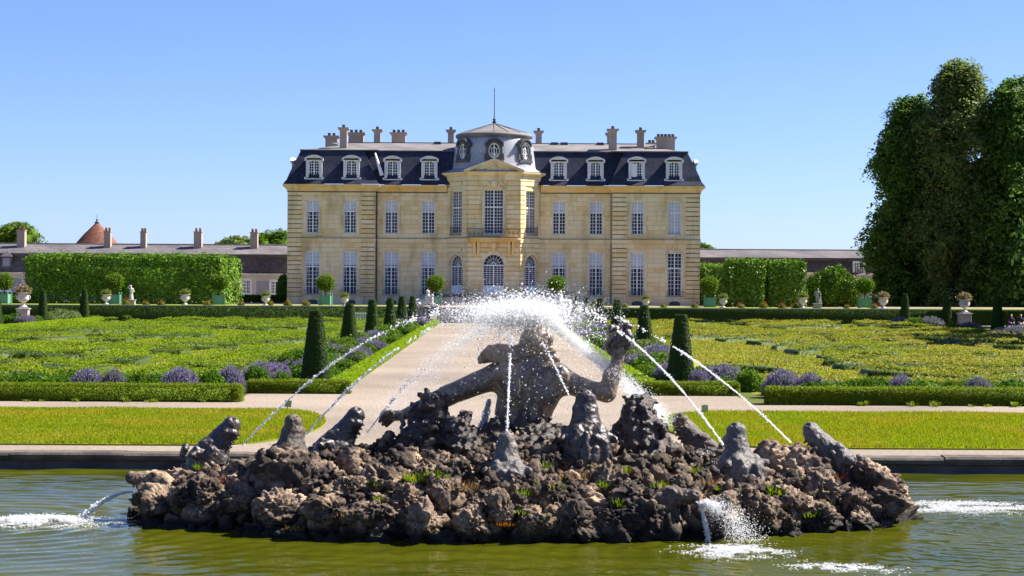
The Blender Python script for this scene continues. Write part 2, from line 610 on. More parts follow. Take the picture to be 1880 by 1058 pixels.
# ------------------------------------------------------------------ ground and water
Z_W = -0.30                                              # water level
RIM_Y = 38.95                                             # pool edge (far side), gravel side of the kerb at RIM_Y + 0.9
def m_gravel():
    m, t, b = nt('gravel')
    n1 = noise_tex(t, 0.12, 6)
    n2 = noise_tex(t, 9, 6, 0.7)
    n3 = noise_tex(t, 38, 3, 0.8)
    c = ramp(t, n1.outputs['Fac'], [(0.3, (0.20, 0.155, 0.115)), (0.5, (0.27, 0.215, 0.162)), (0.72, (0.33, 0.265, 0.20))]).outputs['Color']
    f = ramp(t, n2.outputs['Fac'], [(0.33, (0.60, 0.60, 0.60)), (0.65, (1.2, 1.2, 1.2))])
    c = mixc(t, 1.0, c, f.outputs['Color'], 'MULTIPLY')
    f = ramp(t, n3.outputs['Fac'], [(0.35, (0.7, 0.7, 0.7)), (0.65, (1.2, 1.2, 1.2))])
    c = mixc(t, 0.6, c, f.outputs['Color'], 'MULTIPLY')
    t.links.new(c, b.inputs['Base Color'])
    b.inputs['Roughness'].default_value = 0.95
    bump(t, b, n2.outputs['Fac'], 0.5, 0.03)
    MATS['gravel'] = m
m_gravel()
def m_turf(name, c1, c2, c3, dry, scale=0.2):
    c1, c2, c3, dry = [tuple(x * 0.95 for x in c) for c in (c1, c2, c3, dry)]
    m, t, b = nt(name)
    n1 = noise_tex(t, scale, 5, stretch=(0.5, 1.0, 1.0))
    n2 = noise_tex(t, 14, 5, 0.7)
    n3 = noise_tex(t, scale * 2.3, 4)
    c = ramp(t, n1.outputs['Fac'], [(0.3, c1), (0.5, c2), (0.7, c3)]).outputs['Color']
    f = ramp(t, n3.outputs['Fac'], [(0.56, (0, 0, 0)), (0.74, (0.75, 0.75, 0.75))])
    c = mixc(t, f.outputs['Color'], c, dry)
    f = ramp(t, n2.outputs['Fac'], [(0.3, (0.6, 0.6, 0.6)), (0.7, (1.25, 1.25, 1.2))])
    c = mixc(t, 0.8, c, f.outputs['Color'], 'MULTIPLY')
    t.links.new(c, b.inputs['Base Color'])
    b.inputs['Roughness'].default_value = 0.9
    b.inputs['Specular IOR Level'].default_value = 0.1
    bump(t, b, n2.outputs['Fac'], 0.6, 0.05)
    MATS[name] = m
m_turf('turf', (0.14, 0.19, 0.012), (0.19, 0.235, 0.014), (0.25, 0.26, 0.02), (0.36, 0.28, 0.05))
m_turf('parterre_soil', (0.20, 0.25, 0.02), (0.27, 0.28, 0.03), (0.33, 0.29, 0.06), (0.42, 0.33, 0.15), 0.16)
m_turf('far_grass', (0.10, 0.15, 0.012), (0.14, 0.19, 0.016), (0.17, 0.21, 0.02), (0.25, 0.22, 0.05), 0.1)
m_turf('bed_soil', (0.07, 0.09, 0.02), (0.10, 0.12, 0.025), (0.14, 0.14, 0.03), (0.16, 0.13, 0.06), 0.5)

PX = 24.0                                                # half width of the pool
g = MB()
BIG = 3000.0
g.face([(-BIG, RIM_Y + 0.35, 0), (BIG, RIM_Y + 0.35, 0), (BIG, BIG, 0), (-BIG, BIG, 0)])
g.face([(-BIG, -BIG, 0), (BIG, -BIG, 0), (BIG, 4, 0), (-BIG, 4, 0)])
g.face([(-BIG, 4, 0), (-PX - 0.8, 4, 0), (-PX - 0.8, RIM_Y + 0.35, 0), (-BIG, RIM_Y + 0.35, 0)])
g.face([(PX + 0.8, 4, 0), (BIG, 4, 0), (BIG, RIM_Y + 0.35, 0), (PX + 0.8, RIM_Y + 0.35, 0)])
tag(g.build('ground', MATS['gravel']), kind='structure')
# rough grass beyond the garden, and the terrace in front of the house
g = MB()
for x0, x1, y0, y1 in ((-BIG, -60, 30, BIG), (60, BIG, 30, BIG), (-60, 60, 300, BIG)):
    g.face([(x0, y0, 0.004), (x1, y0, 0.004), (x1, y1, 0.004), (x0, y1, 0.004)])
tag(g.build('meadow', MATS['far_grass']), kind='structure')
TY, TZ = 175.6, 1.35
STX = 5.6
g = MB()
g.box(-90, -STX, TY, 290, -0.2, TZ)
g.box(STX, 90, TY, 290, -0.2, TZ)
g.box(-STX, STX, TY + 3.0, 290, -0.2, TZ)
tag(g.build('terrace', MATS['gravel']), kind='structure')
g = MB()
for sx in (-1, 1):
    a, b = sorted((sx * 7.2, sx * 60))
    g.box(a, b, TY + 0.9, 186.5, TZ - 0.05, TZ + 0.03)
tag(g.build('terrace_lawn', MATS['turf']), kind='structure')
g = MB()
for sx in (-1, 1):
    a, b = sorted((sx * 7.0, sx * 62))
    g.box(a, b, TY - 0.18, TY + 0.42, TZ - 0.12, TZ + 0.07)
tag(g.build('terrace_edge', MATS['plinth_stone']), 'long pale stone coping along the front edge of the terrace', 'coping')

# the water: a fine sheet of real ripples, rings round the jets
nx, ny = 400, 620
xs = np.linspace(-14, 14, nx)
ys = np.linspace(9, RIM_Y - 0.05, ny)
X, Y = np.meshgrid(xs, ys, indexing='xy')
rng = np.random.default_rng(5)
Z = np.zeros_like(X)
for k in range(46):
    lam = rng.uniform(0.22, 1.4)
    th = rng.normal(math.pi / 2, 0.42)
    Z += 0.0014 * lam ** 0.8 * np.sin(2 * math.pi / lam * (X * math.cos(th) + Y * math.sin(th)) + rng.uniform(0, 6.28))
P2 = np.stack([X.ravel() * 0.35, Y.ravel() * 0.35, 0 * X.ravel()], 1)
Z *= (0.35 + 1.3 * fbm(P2, 2, 3).reshape(X.shape))
for cx, cy, amp, lam in ((-8.0, 30.2, 0.014, 0.42), (8.4, 30.6, 0.010, 0.36), (3.9, 26.9, 0.012, 0.33)):
    R = np.hypot(X - cx, Y - cy)
    Z += amp * np.exp(-R / 3.6) * np.sin(2 * math.pi * R / lam)
V = np.stack([X.ravel(), Y.ravel(), Z_W + Z.ravel()], 1)
i = np.arange((ny - 1) * nx).reshape(ny - 1, nx)[:, :-1].ravel()
Fq = np.stack([i, i + 1, i + nx + 1, i + nx], 1)
vo = len(V)
def m_water():
    m, t, b = nt('water')
    n = noise_tex(t, 0.35, 4)
    r = ramp(t, n.outputs['Fac'], [(0.3, (0.034, 0.042, 0.002)), (0.7, (0.062, 0.066, 0.003))])
    t.links.new(r.outputs['Color'], b.inputs['Base Color'])
    b.inputs['Roughness'].default_value = 0.04
    b.inputs['IOR'].default_value = 1.105
    n2 = noise_tex(t, 5.0, 3, stretch=(0.55, 1.0, 1.0))
    bump(t, b, n2.outputs['Fac'], 0.25, 0.03)
    MATS['water'] = m
m_water()
V2 = [(-PX, 4, Z_W), (-14, 4, Z_W), (-14, RIM_Y - .05, Z_W), (-PX, RIM_Y - .05, Z_W), (14, 4, Z_W), (PX, 4, Z_W), (PX, RIM_Y - .05, Z_W), (14, RIM_Y - .05, Z_W), (-14, 9, Z_W), (14, 9, Z_W)]
F2 = np.array([[0, 1, 2, 3], [4, 5, 6, 7], [1, 4, 9, 8]]) + vo
tag(mesh_np('water', np.concatenate([V, np.array(V2)]), [Fq, F2], MATS['water'], smooth=True), kind='structure')

# pool kerb: moulded stone edge, four sides
m_plain('kerb_stone', (0.045, 0.036, 0.030), 0.9, 0.3, 1.6, 0.8, c2=(0.15, 0.12, 0.095), bscale=6)
m_plain('kerb_face', (0.035, 0.032, 0.034), 0.7, 0.4, 1.1, 0.6, c2=(0.12, 0.105, 0.095), bscale=5)
kr = thing('pool_kerb', (0, RIM_Y, 0), 'low dark moulded stone kerb around the edge of the fountain pool', 'kerb')
m = MB()
rng = random.Random(2)
def kerb_run(m, mf):
    x = -PX - 0.8
    while x < PX + 0.8:
        w = rng.uniform(1.7, 2.5)
        x1 = min(x + w, PX + 0.8)
        dz = rng.uniform(-0.014, 0.012)
        m.prism([(RIM_Y - 0.06, -0.10 + dz), (RIM_Y - 0.06, -0.03 + dz), (RIM_Y - 0.02, 0.015 + dz), (RIM_Y + 0.36, 0.03 + dz), (RIM_Y + 0.36, -0.1 + dz)], x + 0.006, x1 - 0.006, 'x')
        m.prism([(RIM_Y + 0.02, -0.145), (RIM_Y - 0.02, -0.13), (RIM_Y - 0.02, -0.101 + dz), (RIM_Y + 0.35, -0.101 + dz), (RIM_Y + 0.35, -0.145)], x + 0.003, x1 - 0.003, 'x')
        x = x1
kerb_run(m, None)
m.box(-PX - 0.8, -PX, 4, RIM_Y - 0.07, -0.12, 0.04)
m.box(PX, PX + 0.8, 4, RIM_Y - 0.07, -0.12, 0.04)
m.box(-PX - 0.8, PX + 0.8, 3.2, 3.99, -0.12, 0.04)
m.build('kerb_top', MATS['kerb_stone'], kr)
m = MB()
m.box(-PX, PX, RIM_Y + 0.03, RIM_Y + 0.34, -1.0, -0.146)
m.box(-PX - 0.8, -PX - 0.01, 4, RIM_Y, -1.0, -0.121)
m.box(PX + 0.01, PX + 0.8, 4, RIM_Y, -1.0, -0.121)
m.build('kerb_wall', MATS['kerb_face'], kr)

# lawns beside the pool: rounded inner ends, real blades of grass
def lawn_outline(sx):
    y0, y1, xi, xo = 40.95, 52.5, 4.05, 40.0
    pts = []
    for k in range(25):
        a = -math.pi / 2 + math.pi * k / 24
        ex = abs(math.cos(a)) ** 0.75
        pts.append((sx * (xi + 2.4 - 2.4 * ex), (y0 + y1) / 2 + (y1 - y0) / 2 * math.sin(a)))
    pts += [(sx * xo, y1), (sx * xo, y0)]
    return pts if sx < 0 else pts[::-1]
m_leaf('grass_blade', (0.22, 0.31, 0.012), (0.31, 0.40, 0.014), (0.46, 0.46, 0.03), 0.4, 1.3, patch=0.06, pscale=0.35, dry=(0.42, 0.39, 0.03))
for sx in (-1, 1):
    pts = lawn_outline(sx)
    m = MB()
    m.prism(pts, -0.05, 0.035)
    tag(m.build('lawn', MATS['turf']), kind='structure')
    rg = np.random.default_rng(20 + sx)
    n = 150000
    P = np.stack([sx * rg.uniform(4.0, 19, n), rg.uniform(41.0, 52.45, n), np.full(n, 0.035)], 1)
    u = np.abs(P[:, 0]) - 4.05
    v = np.abs((P[:, 1] - 46.72) / 5.77)
    P = P[u > 2.4 - 2.4 * np.clip(1 - v ** 2, 0, 1) ** 0.375]
    h = rg.uniform(0.03, 0.075, len(P)) * (0.7 + 0.7 * vnoise(P * np.array([0.5, 1.2, 1]), 4))
    d = rg.normal(size=(len(P), 2)) * 0.02
    w = rg.uniform(0.008, 0.018, len(P))
    a = rg.uniform(0, math.pi, len(P))
    T = P + np.stack([d[:, 0], d[:, 1], h], 1)
    L = P + np.stack([np.cos(a) * w, np.sin(a) * w, 0 * w], 1)
    R = P - np.stack([np.cos(a) * w, np.sin(a) * w, 0 * w], 1)
    Vg = np.stack([L, R, T], 1).reshape(-1, 3)
    tag(mesh_np('grass', Vg, np.arange(len(Vg)).reshape(-1, 3), MATS['grass_blade']), 'short mown grass of the lawn beside the pool', 'grass', kind='stuff')

# ------------------------------------------------------------------ the house
HY, HZ = 200.0, TZ
def zl(py): return 2.05 - (py - 523) / 18.0               # height above the terrace of a picture row at the facade
CH = thing('chateau', (0, HY, HZ), 'large symmetrical limestone mansion with dark mansard roof and domed central rotunda', 'mansion')
EX = 20.97                                               # half width
PVX = 12.05                                              # inner edge of the end pavilions
PD = 0.7                                                 # how far the pavilions stand out

def seg_frame(p, q):
    """local frame of a wall: u along it, d outward, z up"""
    p, q = Vector(p), Vector(q)
    d = (q - p)
    L = d.length
    d.normalize()
    nrm = Vector((d.y, -d.x))
    M = Matrix(((d.x, nrm.x, 0, p.x), (d.y, nrm.y, 0, p.y), (0, 0, 1, HZ), (0, 0, 0, 1)))
    M[1][3] += HY
    return M, L
# in a frame: box(u0,u1, d0,d1, z0,z1)
def arch_pts(u0, u1, z1, rise, n=12):
    """points of an arch from (u1, z1-rise) over the top to (u0, z1-rise)"""
    w = (u1 - u0) / 2
    c = (u0 + u1) / 2
    if rise <= 0: return [(u1, z1), (u0, z1)]
    R = (w * w + rise * rise) / (2 * rise)
    zc = z1 - R
    a0 = math.asin(min(1, w / R))
    if rise > w: a0 = math.pi - a0
    return [(c + R * math.sin(a0 - 2 * a0 * k / n), zc + R * math.cos(a0 - 2 * a0 * k / n)) for k in range(n + 1)]

def wall_panel(m, L, z0, z1, holes, depth=0.28, d=0.0):
    """wall face with openings (u0,u1,z0,z1,rise) and their reveals"""
    us = sorted({0.0, L, *[h[0] for h in holes], *[h[1] for h in holes]})
    zs = sorted({z0, z1, *[h[2] for h in holes], *[h[3] for h in holes]})
    for a, b in zip(us, us[1:]):
        for c, e in zip(zs, zs[1:]):
            cu, cz = (a + b) / 2, (c + e) / 2
            if any(h[0] < cu < h[1] and h[2] < cz < h[3] for h in holes): continue
            m.face([(a, d, c), (b, d, c), (b, d, e), (a, d, e)])
    for u0, u1, h0, h1, rise in holes:
        ar = arch_pts(u0, u1, h1, rise)
        out = [(u0, h0), (u1, h0)] + ar
        for i in range(len(out)):
            a, b = out[i], out[(i + 1) % len(out)]
            m.face([(a[0], d, a[1]), (b[0], d, b[1]), (b[0], d - depth, b[1]), (a[0], d - depth, a[1])])
        if rise > 0:
            for i in range(len(ar) - 1):
                a, b = ar[i], ar[i + 1]
                m.face([(a[0], d, a[1]), (a[0], d, h1), (b[0], d, h1), (b[0], d, b[1])])

def window(M, u0, u1, z0, z1, rise, d, rows=7, transom=None, fan=False, blind=0.0, curtain=False, lower=0.0, cols=1, bar=0.042, parent=CH, name='window', label=None):
    """white two-leaf casement window; d = outward offset of the frame"""
    m = MB(M)
    w, c = u1 - u0, (u0 + u1) / 2
    fr = 0.09
    spring = z1 - rise
    inner = arch_pts(u0 + fr, u1 - fr, z1 - fr, max(rise - fr * 0.3, 0.01) if rise > 0 else 0)
    outer = arch_pts(u0, u1, z1, rise)
    m.box(u0, u0 + fr, d - 0.06, d, z0, spring)
    m.box(u1 - fr, u1, d - 0.06, d, z0, spring)
    m.box(u0 + fr, u1 - fr, d - 0.06, d - 0.002, z0, z0 + 0.12 + lower)
    n = len(outer)
    for i in range(n - 1):
        a, b, e, f = outer[i], outer[i + 1], inner[i], inner[i + 1]
        m.face([(a[0], d, a[1]), (e[0], d, e[1]), (f[0], d, f[1]), (b[0], d, b[1])][::-1])
        m.face([(e[0], d, e[1]), (e[0], d - 0.06, e[1]), (f[0], d - 0.06, f[1]), (f[0], d, f[1])][::-1])
    def top_at(u):
        if rise <= 0: return z1 - fr
        R = ((w / 2) ** 2 + rise ** 2) / (2 * rise)
        return z1 - R + math.sqrt(max(0, R * R - (u - c) ** 2)) - fr * 0.5
    zt = transom if transom else None
    head = zt if (fan and zt) else None
    top = head if head else None
    m.box(c - 0.06, c + 0.06, d - 0.05, d + 0.012, z0 + 0.12 + lower, (top or top_at(c)))
    if zt: m.box(u0 + fr, u1 - fr, d - 0.05, d + 0.008, zt - 0.07, zt + 0.07)
    lo = z0 + 0.12 + lower
    zz = []
    if zt:
        k = max(1, rows)
        step = (zt - 0.07 - lo) / k
        zz += [lo + step * i for i in range(1, k)]
        if not fan:
            k2 = max(1, round((z1 - fr - zt) / step))
            s2 = (z1 - fr - zt - 0.07) / k2
            zz += [zt + 0.07 + s2 * i for i in range(1, k2)]
    else:
        step = (z1 - fr - lo) / rows
        zz = [lo + step * i for i in range(1, rows)]
    hb = bar / 2
    for z in zz:
        if rise > 0 and z > spring:
            R = ((w / 2) ** 2 + rise ** 2) / (2 * rise)
            hw = math.sqrt(max(0, R * R - (z - (z1 - R)) ** 2)) - fr * 0.6
            hw = min(hw, w / 2 - fr)
        else: hw = w / 2 - fr
        m.box(c - hw, c - 0.061, d - 0.04, d - 0.004, z - hb, z + hb)
        m.box(c + 0.061, c + hw, d - 0.04, d - 0.004, z - hb, z + hb)
    half = w / 2 - fr - 0.06
    for s in (-1, 1):
        for k in range(1, cols + 1):
            if k == cols + 1: continue
            u = c + s * (0.06 + half * k / (cols + 1)) if cols > 1 else c + s * (0.06 + half * 0.5)
            m.box(u - hb, u + hb, d - 0.042, d - 0.006, lo, (top - 0.05) if top else top_at(u))
            if cols == 1: break
    if fan:
        rr = w / 2 - fr
        cz = zt + 0.07
        H = z1 - fr - cz
        for k in range(1, 8):
            a = math.pi * k / 8
            m.tube((c + 0.12 * math.cos(a), d - 0.02, cz + 0.12 * math.sin(a)), (c + rr * math.cos(a), d - 0.02, cz + H * math.sin(a)), 0.024, n=4)
        for rad in (0.2, 0.62):
            ps = [(c + rr * rad * math.cos(math.pi * k / 10), d - 0.02, cz + H * rad * math.sin(math.pi * k / 10)) for k in range(11)]
            for a, b in zip(ps, ps[1:]): m.tube(a, b, 0.024, n=4)
    win = m.build(name, MATS['white_paint'], parent)
    if label: win['label'] = label
    p = MB(M)
    p.prism([(u0 + 0.02, z0 + 0.02), (u1 - 0.02, z0 + 0.02)] + arch_pts(u0 + 0.02, u1 - 0.02, z1 - 0.02, max(rise - 0.02, 0)), d - 0.10, d - 0.065, 'y')
    p.build('pane', MATS['glass'], win)
    if blind > 0:
        b = MB(M)
        zb = z1 - blind
        b.prism([(u0 + 0.05, zb), (u1 - 0.05, zb)] + [q for q in arch_pts(u0 + 0.05, u1 - 0.05, z1 - 0.05, max(rise - 0.02, 0)) if q[1] > zb], d - 0.064, d - 0.045, 'y')
        b.build('blind', MATS['blind'], win)
    if curtain:
        b = MB(M)
        for s in (-1, 1):
            pts = [(c + s * (w / 2 - 0.04), z0 + 0.14), (c + s * (w / 2 - 0.24), z0 + 0.14), (c + s * (w / 2 - 0.14), z0 + (z1 - z0) * 0.32), (c + s * (w / 2 - 0.3), spring - (z1 - z0) * 0.35), (c + s * (w / 2 - 0.04), spring - (z1 - z0) * 0.35)]
            b.prism(pts if s < 0 else pts[::-1], d - 0.064, d - 0.048, 'y')
        b.build('curtain', MATS['curtain'], win)
    return win

def surround(m, u0, u1, z0, z1, rise, d, w=0.24, t=0.05, sill=True, key=True):
    """raised stone band round an opening"""
    m.box(u0 - w, u0 - 0.003, d - 0.02, d + t, z0, z1 - rise)
    m.box(u1 + 0.003, u1 + w, d - 0.02, d + t, z0, z1 - rise)
    a = arch_pts(u0 - 0.003, u1 + 0.003, z1 + 0.003, rise)
    b = arch_pts(u0 - w, u1 + w, z1 + w, rise)
    for i in range(len(a) - 1):
        p, q, r, s = a[i], a[i + 1], b[i + 1], b[i]
        if i == 0: s = (u1 + w, s[1])
        m.prism([p, s, r, q], d - 0.02, d + t, 'y')
    if sill: m.box(u0 - w - 0.03, u1 + w + 0.03, d - 0.02, d + t + 0.07, z0 - 0.16, z0 - 0.003)
    if key:
        c = (u0 + u1) / 2
        m.prism([(c - 0.13, z1 + 0.01), (c + 0.13, z1 + 0.01), (c + 0.2, z1 + w + 0.09), (c - 0.2, z1 + w + 0.09)], d, d + t + 0.04, 'y')

def courses(m, L, z0, z1, holes, d, h=0.40, gap=0.05, t=0.055, u0=0.0):
    """rusticated stone courses leaving the openings free"""
    n = max(1, round((z1 - z0) / h))
    h = (z1 - z0) / n
    for k in range(n):
        a, b = z0 + k * h + gap / 2, z0 + (k + 1) * h - gap / 2
        iv = [(u0, L)]
        for q in holes:
            if q[2] - 0.02 < b and q[3] + 0.02 > a:
                x0, x1 = q[0], q[1]
                if q[4] > 0 and a > q[3] - q[4]:
                    w, c = (q[1] - q[0]) / 2, (q[0] + q[1]) / 2
                    R = (w * w + q[4] ** 2) / (2 * q[4])
                    hw = math.sqrt(max(0.0, R * R - (a - (q[3] - R)) ** 2))
                    if hw <= 0.02: continue
                    x0, x1 = c - hw, c + hw
                nv = []
                for p, r in iv:
                    if x1 <= p or x0 >= r: nv.append((p, r)); continue
                    if x0 - p > 0.05: nv.append((p, x0))
                    if r - x1 > 0.05: nv.append((x1, r))
                iv = nv
        for p, r in iv: m.box(p, r, d - 0.02, d + t, a, b)

Z0G, Z1G = zl(543.5), zl(463)
Z0F, Z1F = zl(430.5), zl(368)
ZB0, ZB1 = zl(447), zl(438.5)
ZC0, ZC1 = zl(354), zl(340.5)
wall, quoin, trim, joint, flash = MB(), MB(), MB(), MB(), MB()
WX_IN, WX_OUT = (6.67, 10.44), (14.6, 18.4)
win_specs = []
def facade(p, q, centres, tags, rust=(True, True), rw=1.45):
    M, L = seg_frame(p, q)
    hg = [(c - 0.75, c + 0.75, Z0G, Z1G, 0) for c in centres]
    hf = [(c - 0.67, c + 0.67, Z0F, Z1F, 0.17) for c in centres]
    for mb in (wall, quoin, trim, joint, flash): mb.M = M
    wall_panel(wall, L, 0, ZC0 + 0.3, hg + hf)
    for k, on in enumerate(rust):
        if on:
            a, b = ((0, rw) if k == 0 else (L - rw, L))
            for z0, z1 in ((0.75, ZB0), (ZB1, ZC0)):
                joint.box(a + 0.01, b - 0.01, -0.02, 0.006, z0, z1)
                courses(quoin, b, z0, z1, [], 0, 0.47, 0.085, 0.10, u0=a)
    for h in hg: surround(trim, *h[:4], 0, 0, 0.22, 0.035, key=False)
    for h in hf: surround(trim, *h[:5], 0, 0.24, 0.04)
    for c, tg in zip(centres, tags):
        win_specs.append((M, c, tg))
    if quoin.f:
        quoin.build('quoins', MATS['limestone'], CH)
        joint.build('joints', MATS['joint_stain'], CH)
    for mb in (quoin, joint): mb.v, mb.f = [], []
    # plinth, string course, cornice
    trim.box(-0.02, L + 0.02, -0.02, 0.10, 0, 0.72)
    trim.box(-0.05, L + 0.05, -0.02, 0.10, ZB0, ZB0 + 0.2)
    trim.box(-0.05, L + 0.05, -0.02, 0.17, ZB0 + 0.2, ZB1 - 0.06)
    trim.box(-0.05, L + 0.05, -0.02, 0.07, ZB1 - 0.02, ZB1 + 0.08)
    flash.box(-0.05, L + 0.05, -0.02, 0.21, ZB1 - 0.06, ZB1 - 0.021)
    flash.box(-0.05, L + 0.05, -0.02, 0.13, ZC0 - 0.07, ZC0 - 0.01)
    return M, L
facade((-EX, -PD), (-PVX, -PD), [EX - 18.4, EX - 14.6], ['a', 'a'])
facade((-PVX, 0), (-4.75, 0), [PVX - 10.44, PVX - 6.67], ['b', 'b'], (False, False))
facade((4.75, 0), (PVX, 0), [6.67 - 4.75, 10.44 - 4.75], ['b', 'b'], (False, False))
facade((PVX, -PD), (EX, -PD), [14.6 - PVX, 18.4 - PVX], ['a', 'z'])
for mb in (wall, quoin, trim, joint, flash): mb.M = None
# returns, sides and back
wall.M = Matrix.Translation((0, HY, HZ))
for s in (-1, 1):
    x = s * PVX
    wall.face([(x, -PD, 0), (x, 0, 0), (x, 0, ZC0 + .3), (x, -PD, ZC0 + .3)])
    x = s * EX
    wall.face([(x, -PD, 0), (x, 14, 0), (x, 14, ZC0 + .3), (x, -PD, ZC0 + .3)])
wall.face([(-EX, 14, 0), (EX, 14, 0), (EX, 14, ZC0 + .3), (-EX, 14, ZC0 + .3)])
wall.M = None

# rotunda: canted front with three tall bays
RP = [(-4.95, 0.35), (-2.62, -2.6), (2.62, -2.6), (4.95, 0.35)]
ZC2 = 13.0                                               # underside of the rotunda cornice
rot_holes = []
for k in range(3):
    p, q = RP[k], RP[k + 1]
    M, L = seg_frame(p, q)
    c = L / 2
    if k == 1:
        hs = [(c - 1.08, c + 1.08, 1.11, zl(467) - 0.0, 1.06), (c - 0.98, c + 0.98, zl(434) , zl(350.5), 0)]
    else:
        hs = [(c - 1.12, c + 1.12, 1.11, zl(468.5), 1.1), (c - 1.0, c + 1.0, zl(433), zl(352), 0)]
    wall.M = quoin.M = trim.M = flash.M = M
    wall_panel(wall, L, 0, ZC2 + 0.3, hs, 0.4)
    ex = [(h[0] - (0.3 if k == 1 and h[2] > 5 else 0.02), h[1] + (0.3 if k == 1 and h[2] > 5 else 0.02), h[2], h[3] + 0.02, h[4]) for h in hs]
    if k == 1: ex.append((c - 1.45, c + 1.45, zl(350.5), zl(330), 0))
    courses(quoin, L - 0.02, 1.1, ZB0, ex, 0, 0.47, 0.085, 0.09, u0=0.02)
    courses(quoin, L - 0.02, ZB1 + 0.02, ZC2 - 0.5, ex, 0, 0.47, 0.085, 0.09, u0=0.02)
    surround(trim, *hs[1][:4], 0, 0, 0.2, 0.10, sill=False, key=False)
    # arch ring
    h = hs[0]
    a, b = arch_pts(h[0], h[1], h[3], h[4]), arch_pts(h[0] - 0.28, h[1] + 0.28, h[3] + 0.28, h[4] + 0.14)
    for i in range(len(a) - 1): trim.prism([a[i], b[i], b[i + 1], a[i + 1]], -0.01, 0.12, 'y')
    trim.box(-0.02, L + 0.02, -0.02, 0.12, 0, 1.1)
    e = 0.07
    trim.box(-e, L + e, -0.02, 0.16, ZB0, ZB1)
    flash.box(-e, L + e, -0.02, 0.20, ZB1 + 0.002, ZB1 + 0.04)
    # entablature and cornice
    trim.box(-e, L + e, -0.02, 0.10, ZC2 - 0.46, ZC2)
    win_specs.append((M, c, ('c%d' % k, hs)))
wall.M = quoin.M = trim.M = flash.M = None
wall.build('wall', MATS['limestone'], CH)
quoin.build('rusticated_courses', MATS['limestone'], CH)
flash.build('lead_flashing', MATS['dark_lead'], CH)
trim.build('stone_trim', MATS['limestone_trim'], CH)

# cornices
def offset_poly(pts, o):
    r = []
    for i, p in enumerate(pts):
        ns = []
        if i > 0:
            d = Vector(p) - Vector(pts[i - 1]); d.normalize(); ns.append(Vector((d.y, -d.x)))
        if i < len(pts) - 1:
            d = Vector(pts[i + 1]) - Vector(p); d.normalize(); ns.append(Vector((d.y, -d.x)))
        n = sum(ns, Vector((0, 0))); n.normalize()
        r.append(Vector(p) + n * o / max(0.3, n.dot(ns[0])))
    return r
def moulding(m, pts, prof):
    """sweep a profile of (outward, z) along an open polyline"""
    rows = [offset_poly(pts, o) for o, z in prof]
    for (ra, (oa, za)), (rb, (ob, zb)) in zip(zip(rows, prof), zip(rows[1:], prof[1:])):
        for i in range(len(pts) - 1):
            m.face([(*ra[i], za), (*ra[i + 1], za), (*rb[i + 1], zb), (*rb[i], zb)])
    for i in (0, len(pts) - 1):
        m.face([(*r[i], z) for r, (o, z) in zip(rows, prof)])
LT = Matrix.Translation((0, HY, HZ))
cor = MB(LT)
PROF = [(0.0, ZC0), (0.10, ZC0 + 0.05), (0.12, ZC0 + 0.2), (0.34, ZC0 + 0.42), (0.46, ZC0 + 0.50), (0.50, ZC1 - 0.03), (0.0, ZC1)]
moulding(cor, [(-EX, 8), (-EX, -PD), (-PVX, -PD), (-PVX, 0), (-4.8, 0)], PROF)
cor.build('cornice', MATS['limestone_golden'], CH)
cor = MB(LT)
moulding(cor, [(4.8, 0), (PVX, 0), (PVX, -PD), (EX, -PD), (EX, 8)], PROF)
cor.build('cornice', MATS['limestone_golden'], CH)
cor = MB(LT)
moulding(cor, RP, [(0.0, ZC2 - 0.02), (0.12, ZC2 + 0.04), (0.3, ZC2 + 0.2), (0.42, ZC2 + 0.27), (0.46, ZC2 + 0.42), (0.0, ZC2 + 0.48)])
cor.prism([(x, y) for x, y in RP], ZC2 + 0.1, ZC2 + 0.46)
cor.build('rotunda_cornice', MATS['limestone_trim'], CH)

# windows of the two storeys
gi = 0
for M, c, tg in win_specs:
    if isinstance(tg, tuple):
        k, hs = tg
        (a0, a1, z0, z1, r), (b0, b1, y0, y1, _) = hs
        window(M, a0, a1, z0, z1, r, -0.24, rows=9, transom=z1 - r - 0.1, fan=True, lower=0.75, name='door', label='arched glazed door with fanlight', curtain=(k == 'c1'), bar=0.045, cols=2 if k == 'c1' else 1)
        window(M, b0, b1, y0, y1, 0, -0.24, rows=8, transom=y0 + (y1 - y0) * 0.62, bar=0.045, lower=0.15, cols=2)
        continue
    window(M, c - 0.75, c + 0.75, Z0G, Z1G, 0, -0.14, rows=7, transom=Z0G + 2.9, blind=(1.42 if tg != 'z' or c < 3 else 0), curtain=True, bar=0.042)
    if tg == 'z' and c > 5:
        w = window(M, c - 0.67, c + 0.67, Z0F, Z1F, 0.17, -0.14, rows=6, transom=Z0F + 2.25, blind=3.3, label='window with all its blinds drawn', bar=0.04)
    else:
        window(M, c - 0.67, c + 0.67, Z0F, Z1F, 0.17, -0.14, rows=6, transom=Z0F + 2.25, blind=1.12, curtain=(tg == 'a'), bar=0.042)
    # low iron rail in front of the ground floor window
    r = MB(M)
    for z in (Z0G + 0.02, Z0G + 0.5): r.box(c - 0.86, c + 0.86, 0.16, 0.19, z, z + 0.035)
    for i in range(15): r.box(c - 0.85 + i * 0.1207, c - 0.835 + i * 0.1207, 0.165, 0.185, Z0G, Z0G + 0.52)
    for u in (-0.86, 0.86): r.box(c + u - 0.015, c + u + 0.015, 0.0, 0.19, Z0G + 0.5, Z0G + 0.53)
    r.build('window_rail', MATS['iron'], CH)
    # cellar opening in the plinth
    v = MB(M)
    v.prism([(c - 0.55, 0.0), (c + 0.55, 0.0), (c + 0.55, 0.3), (c + 0.3, 0.45), (c - 0.3, 0.45), (c - 0.55, 0.3)], 0.09, 0.112, 'y')
    v.build('cellar_vent', MATS['pot'], CH)

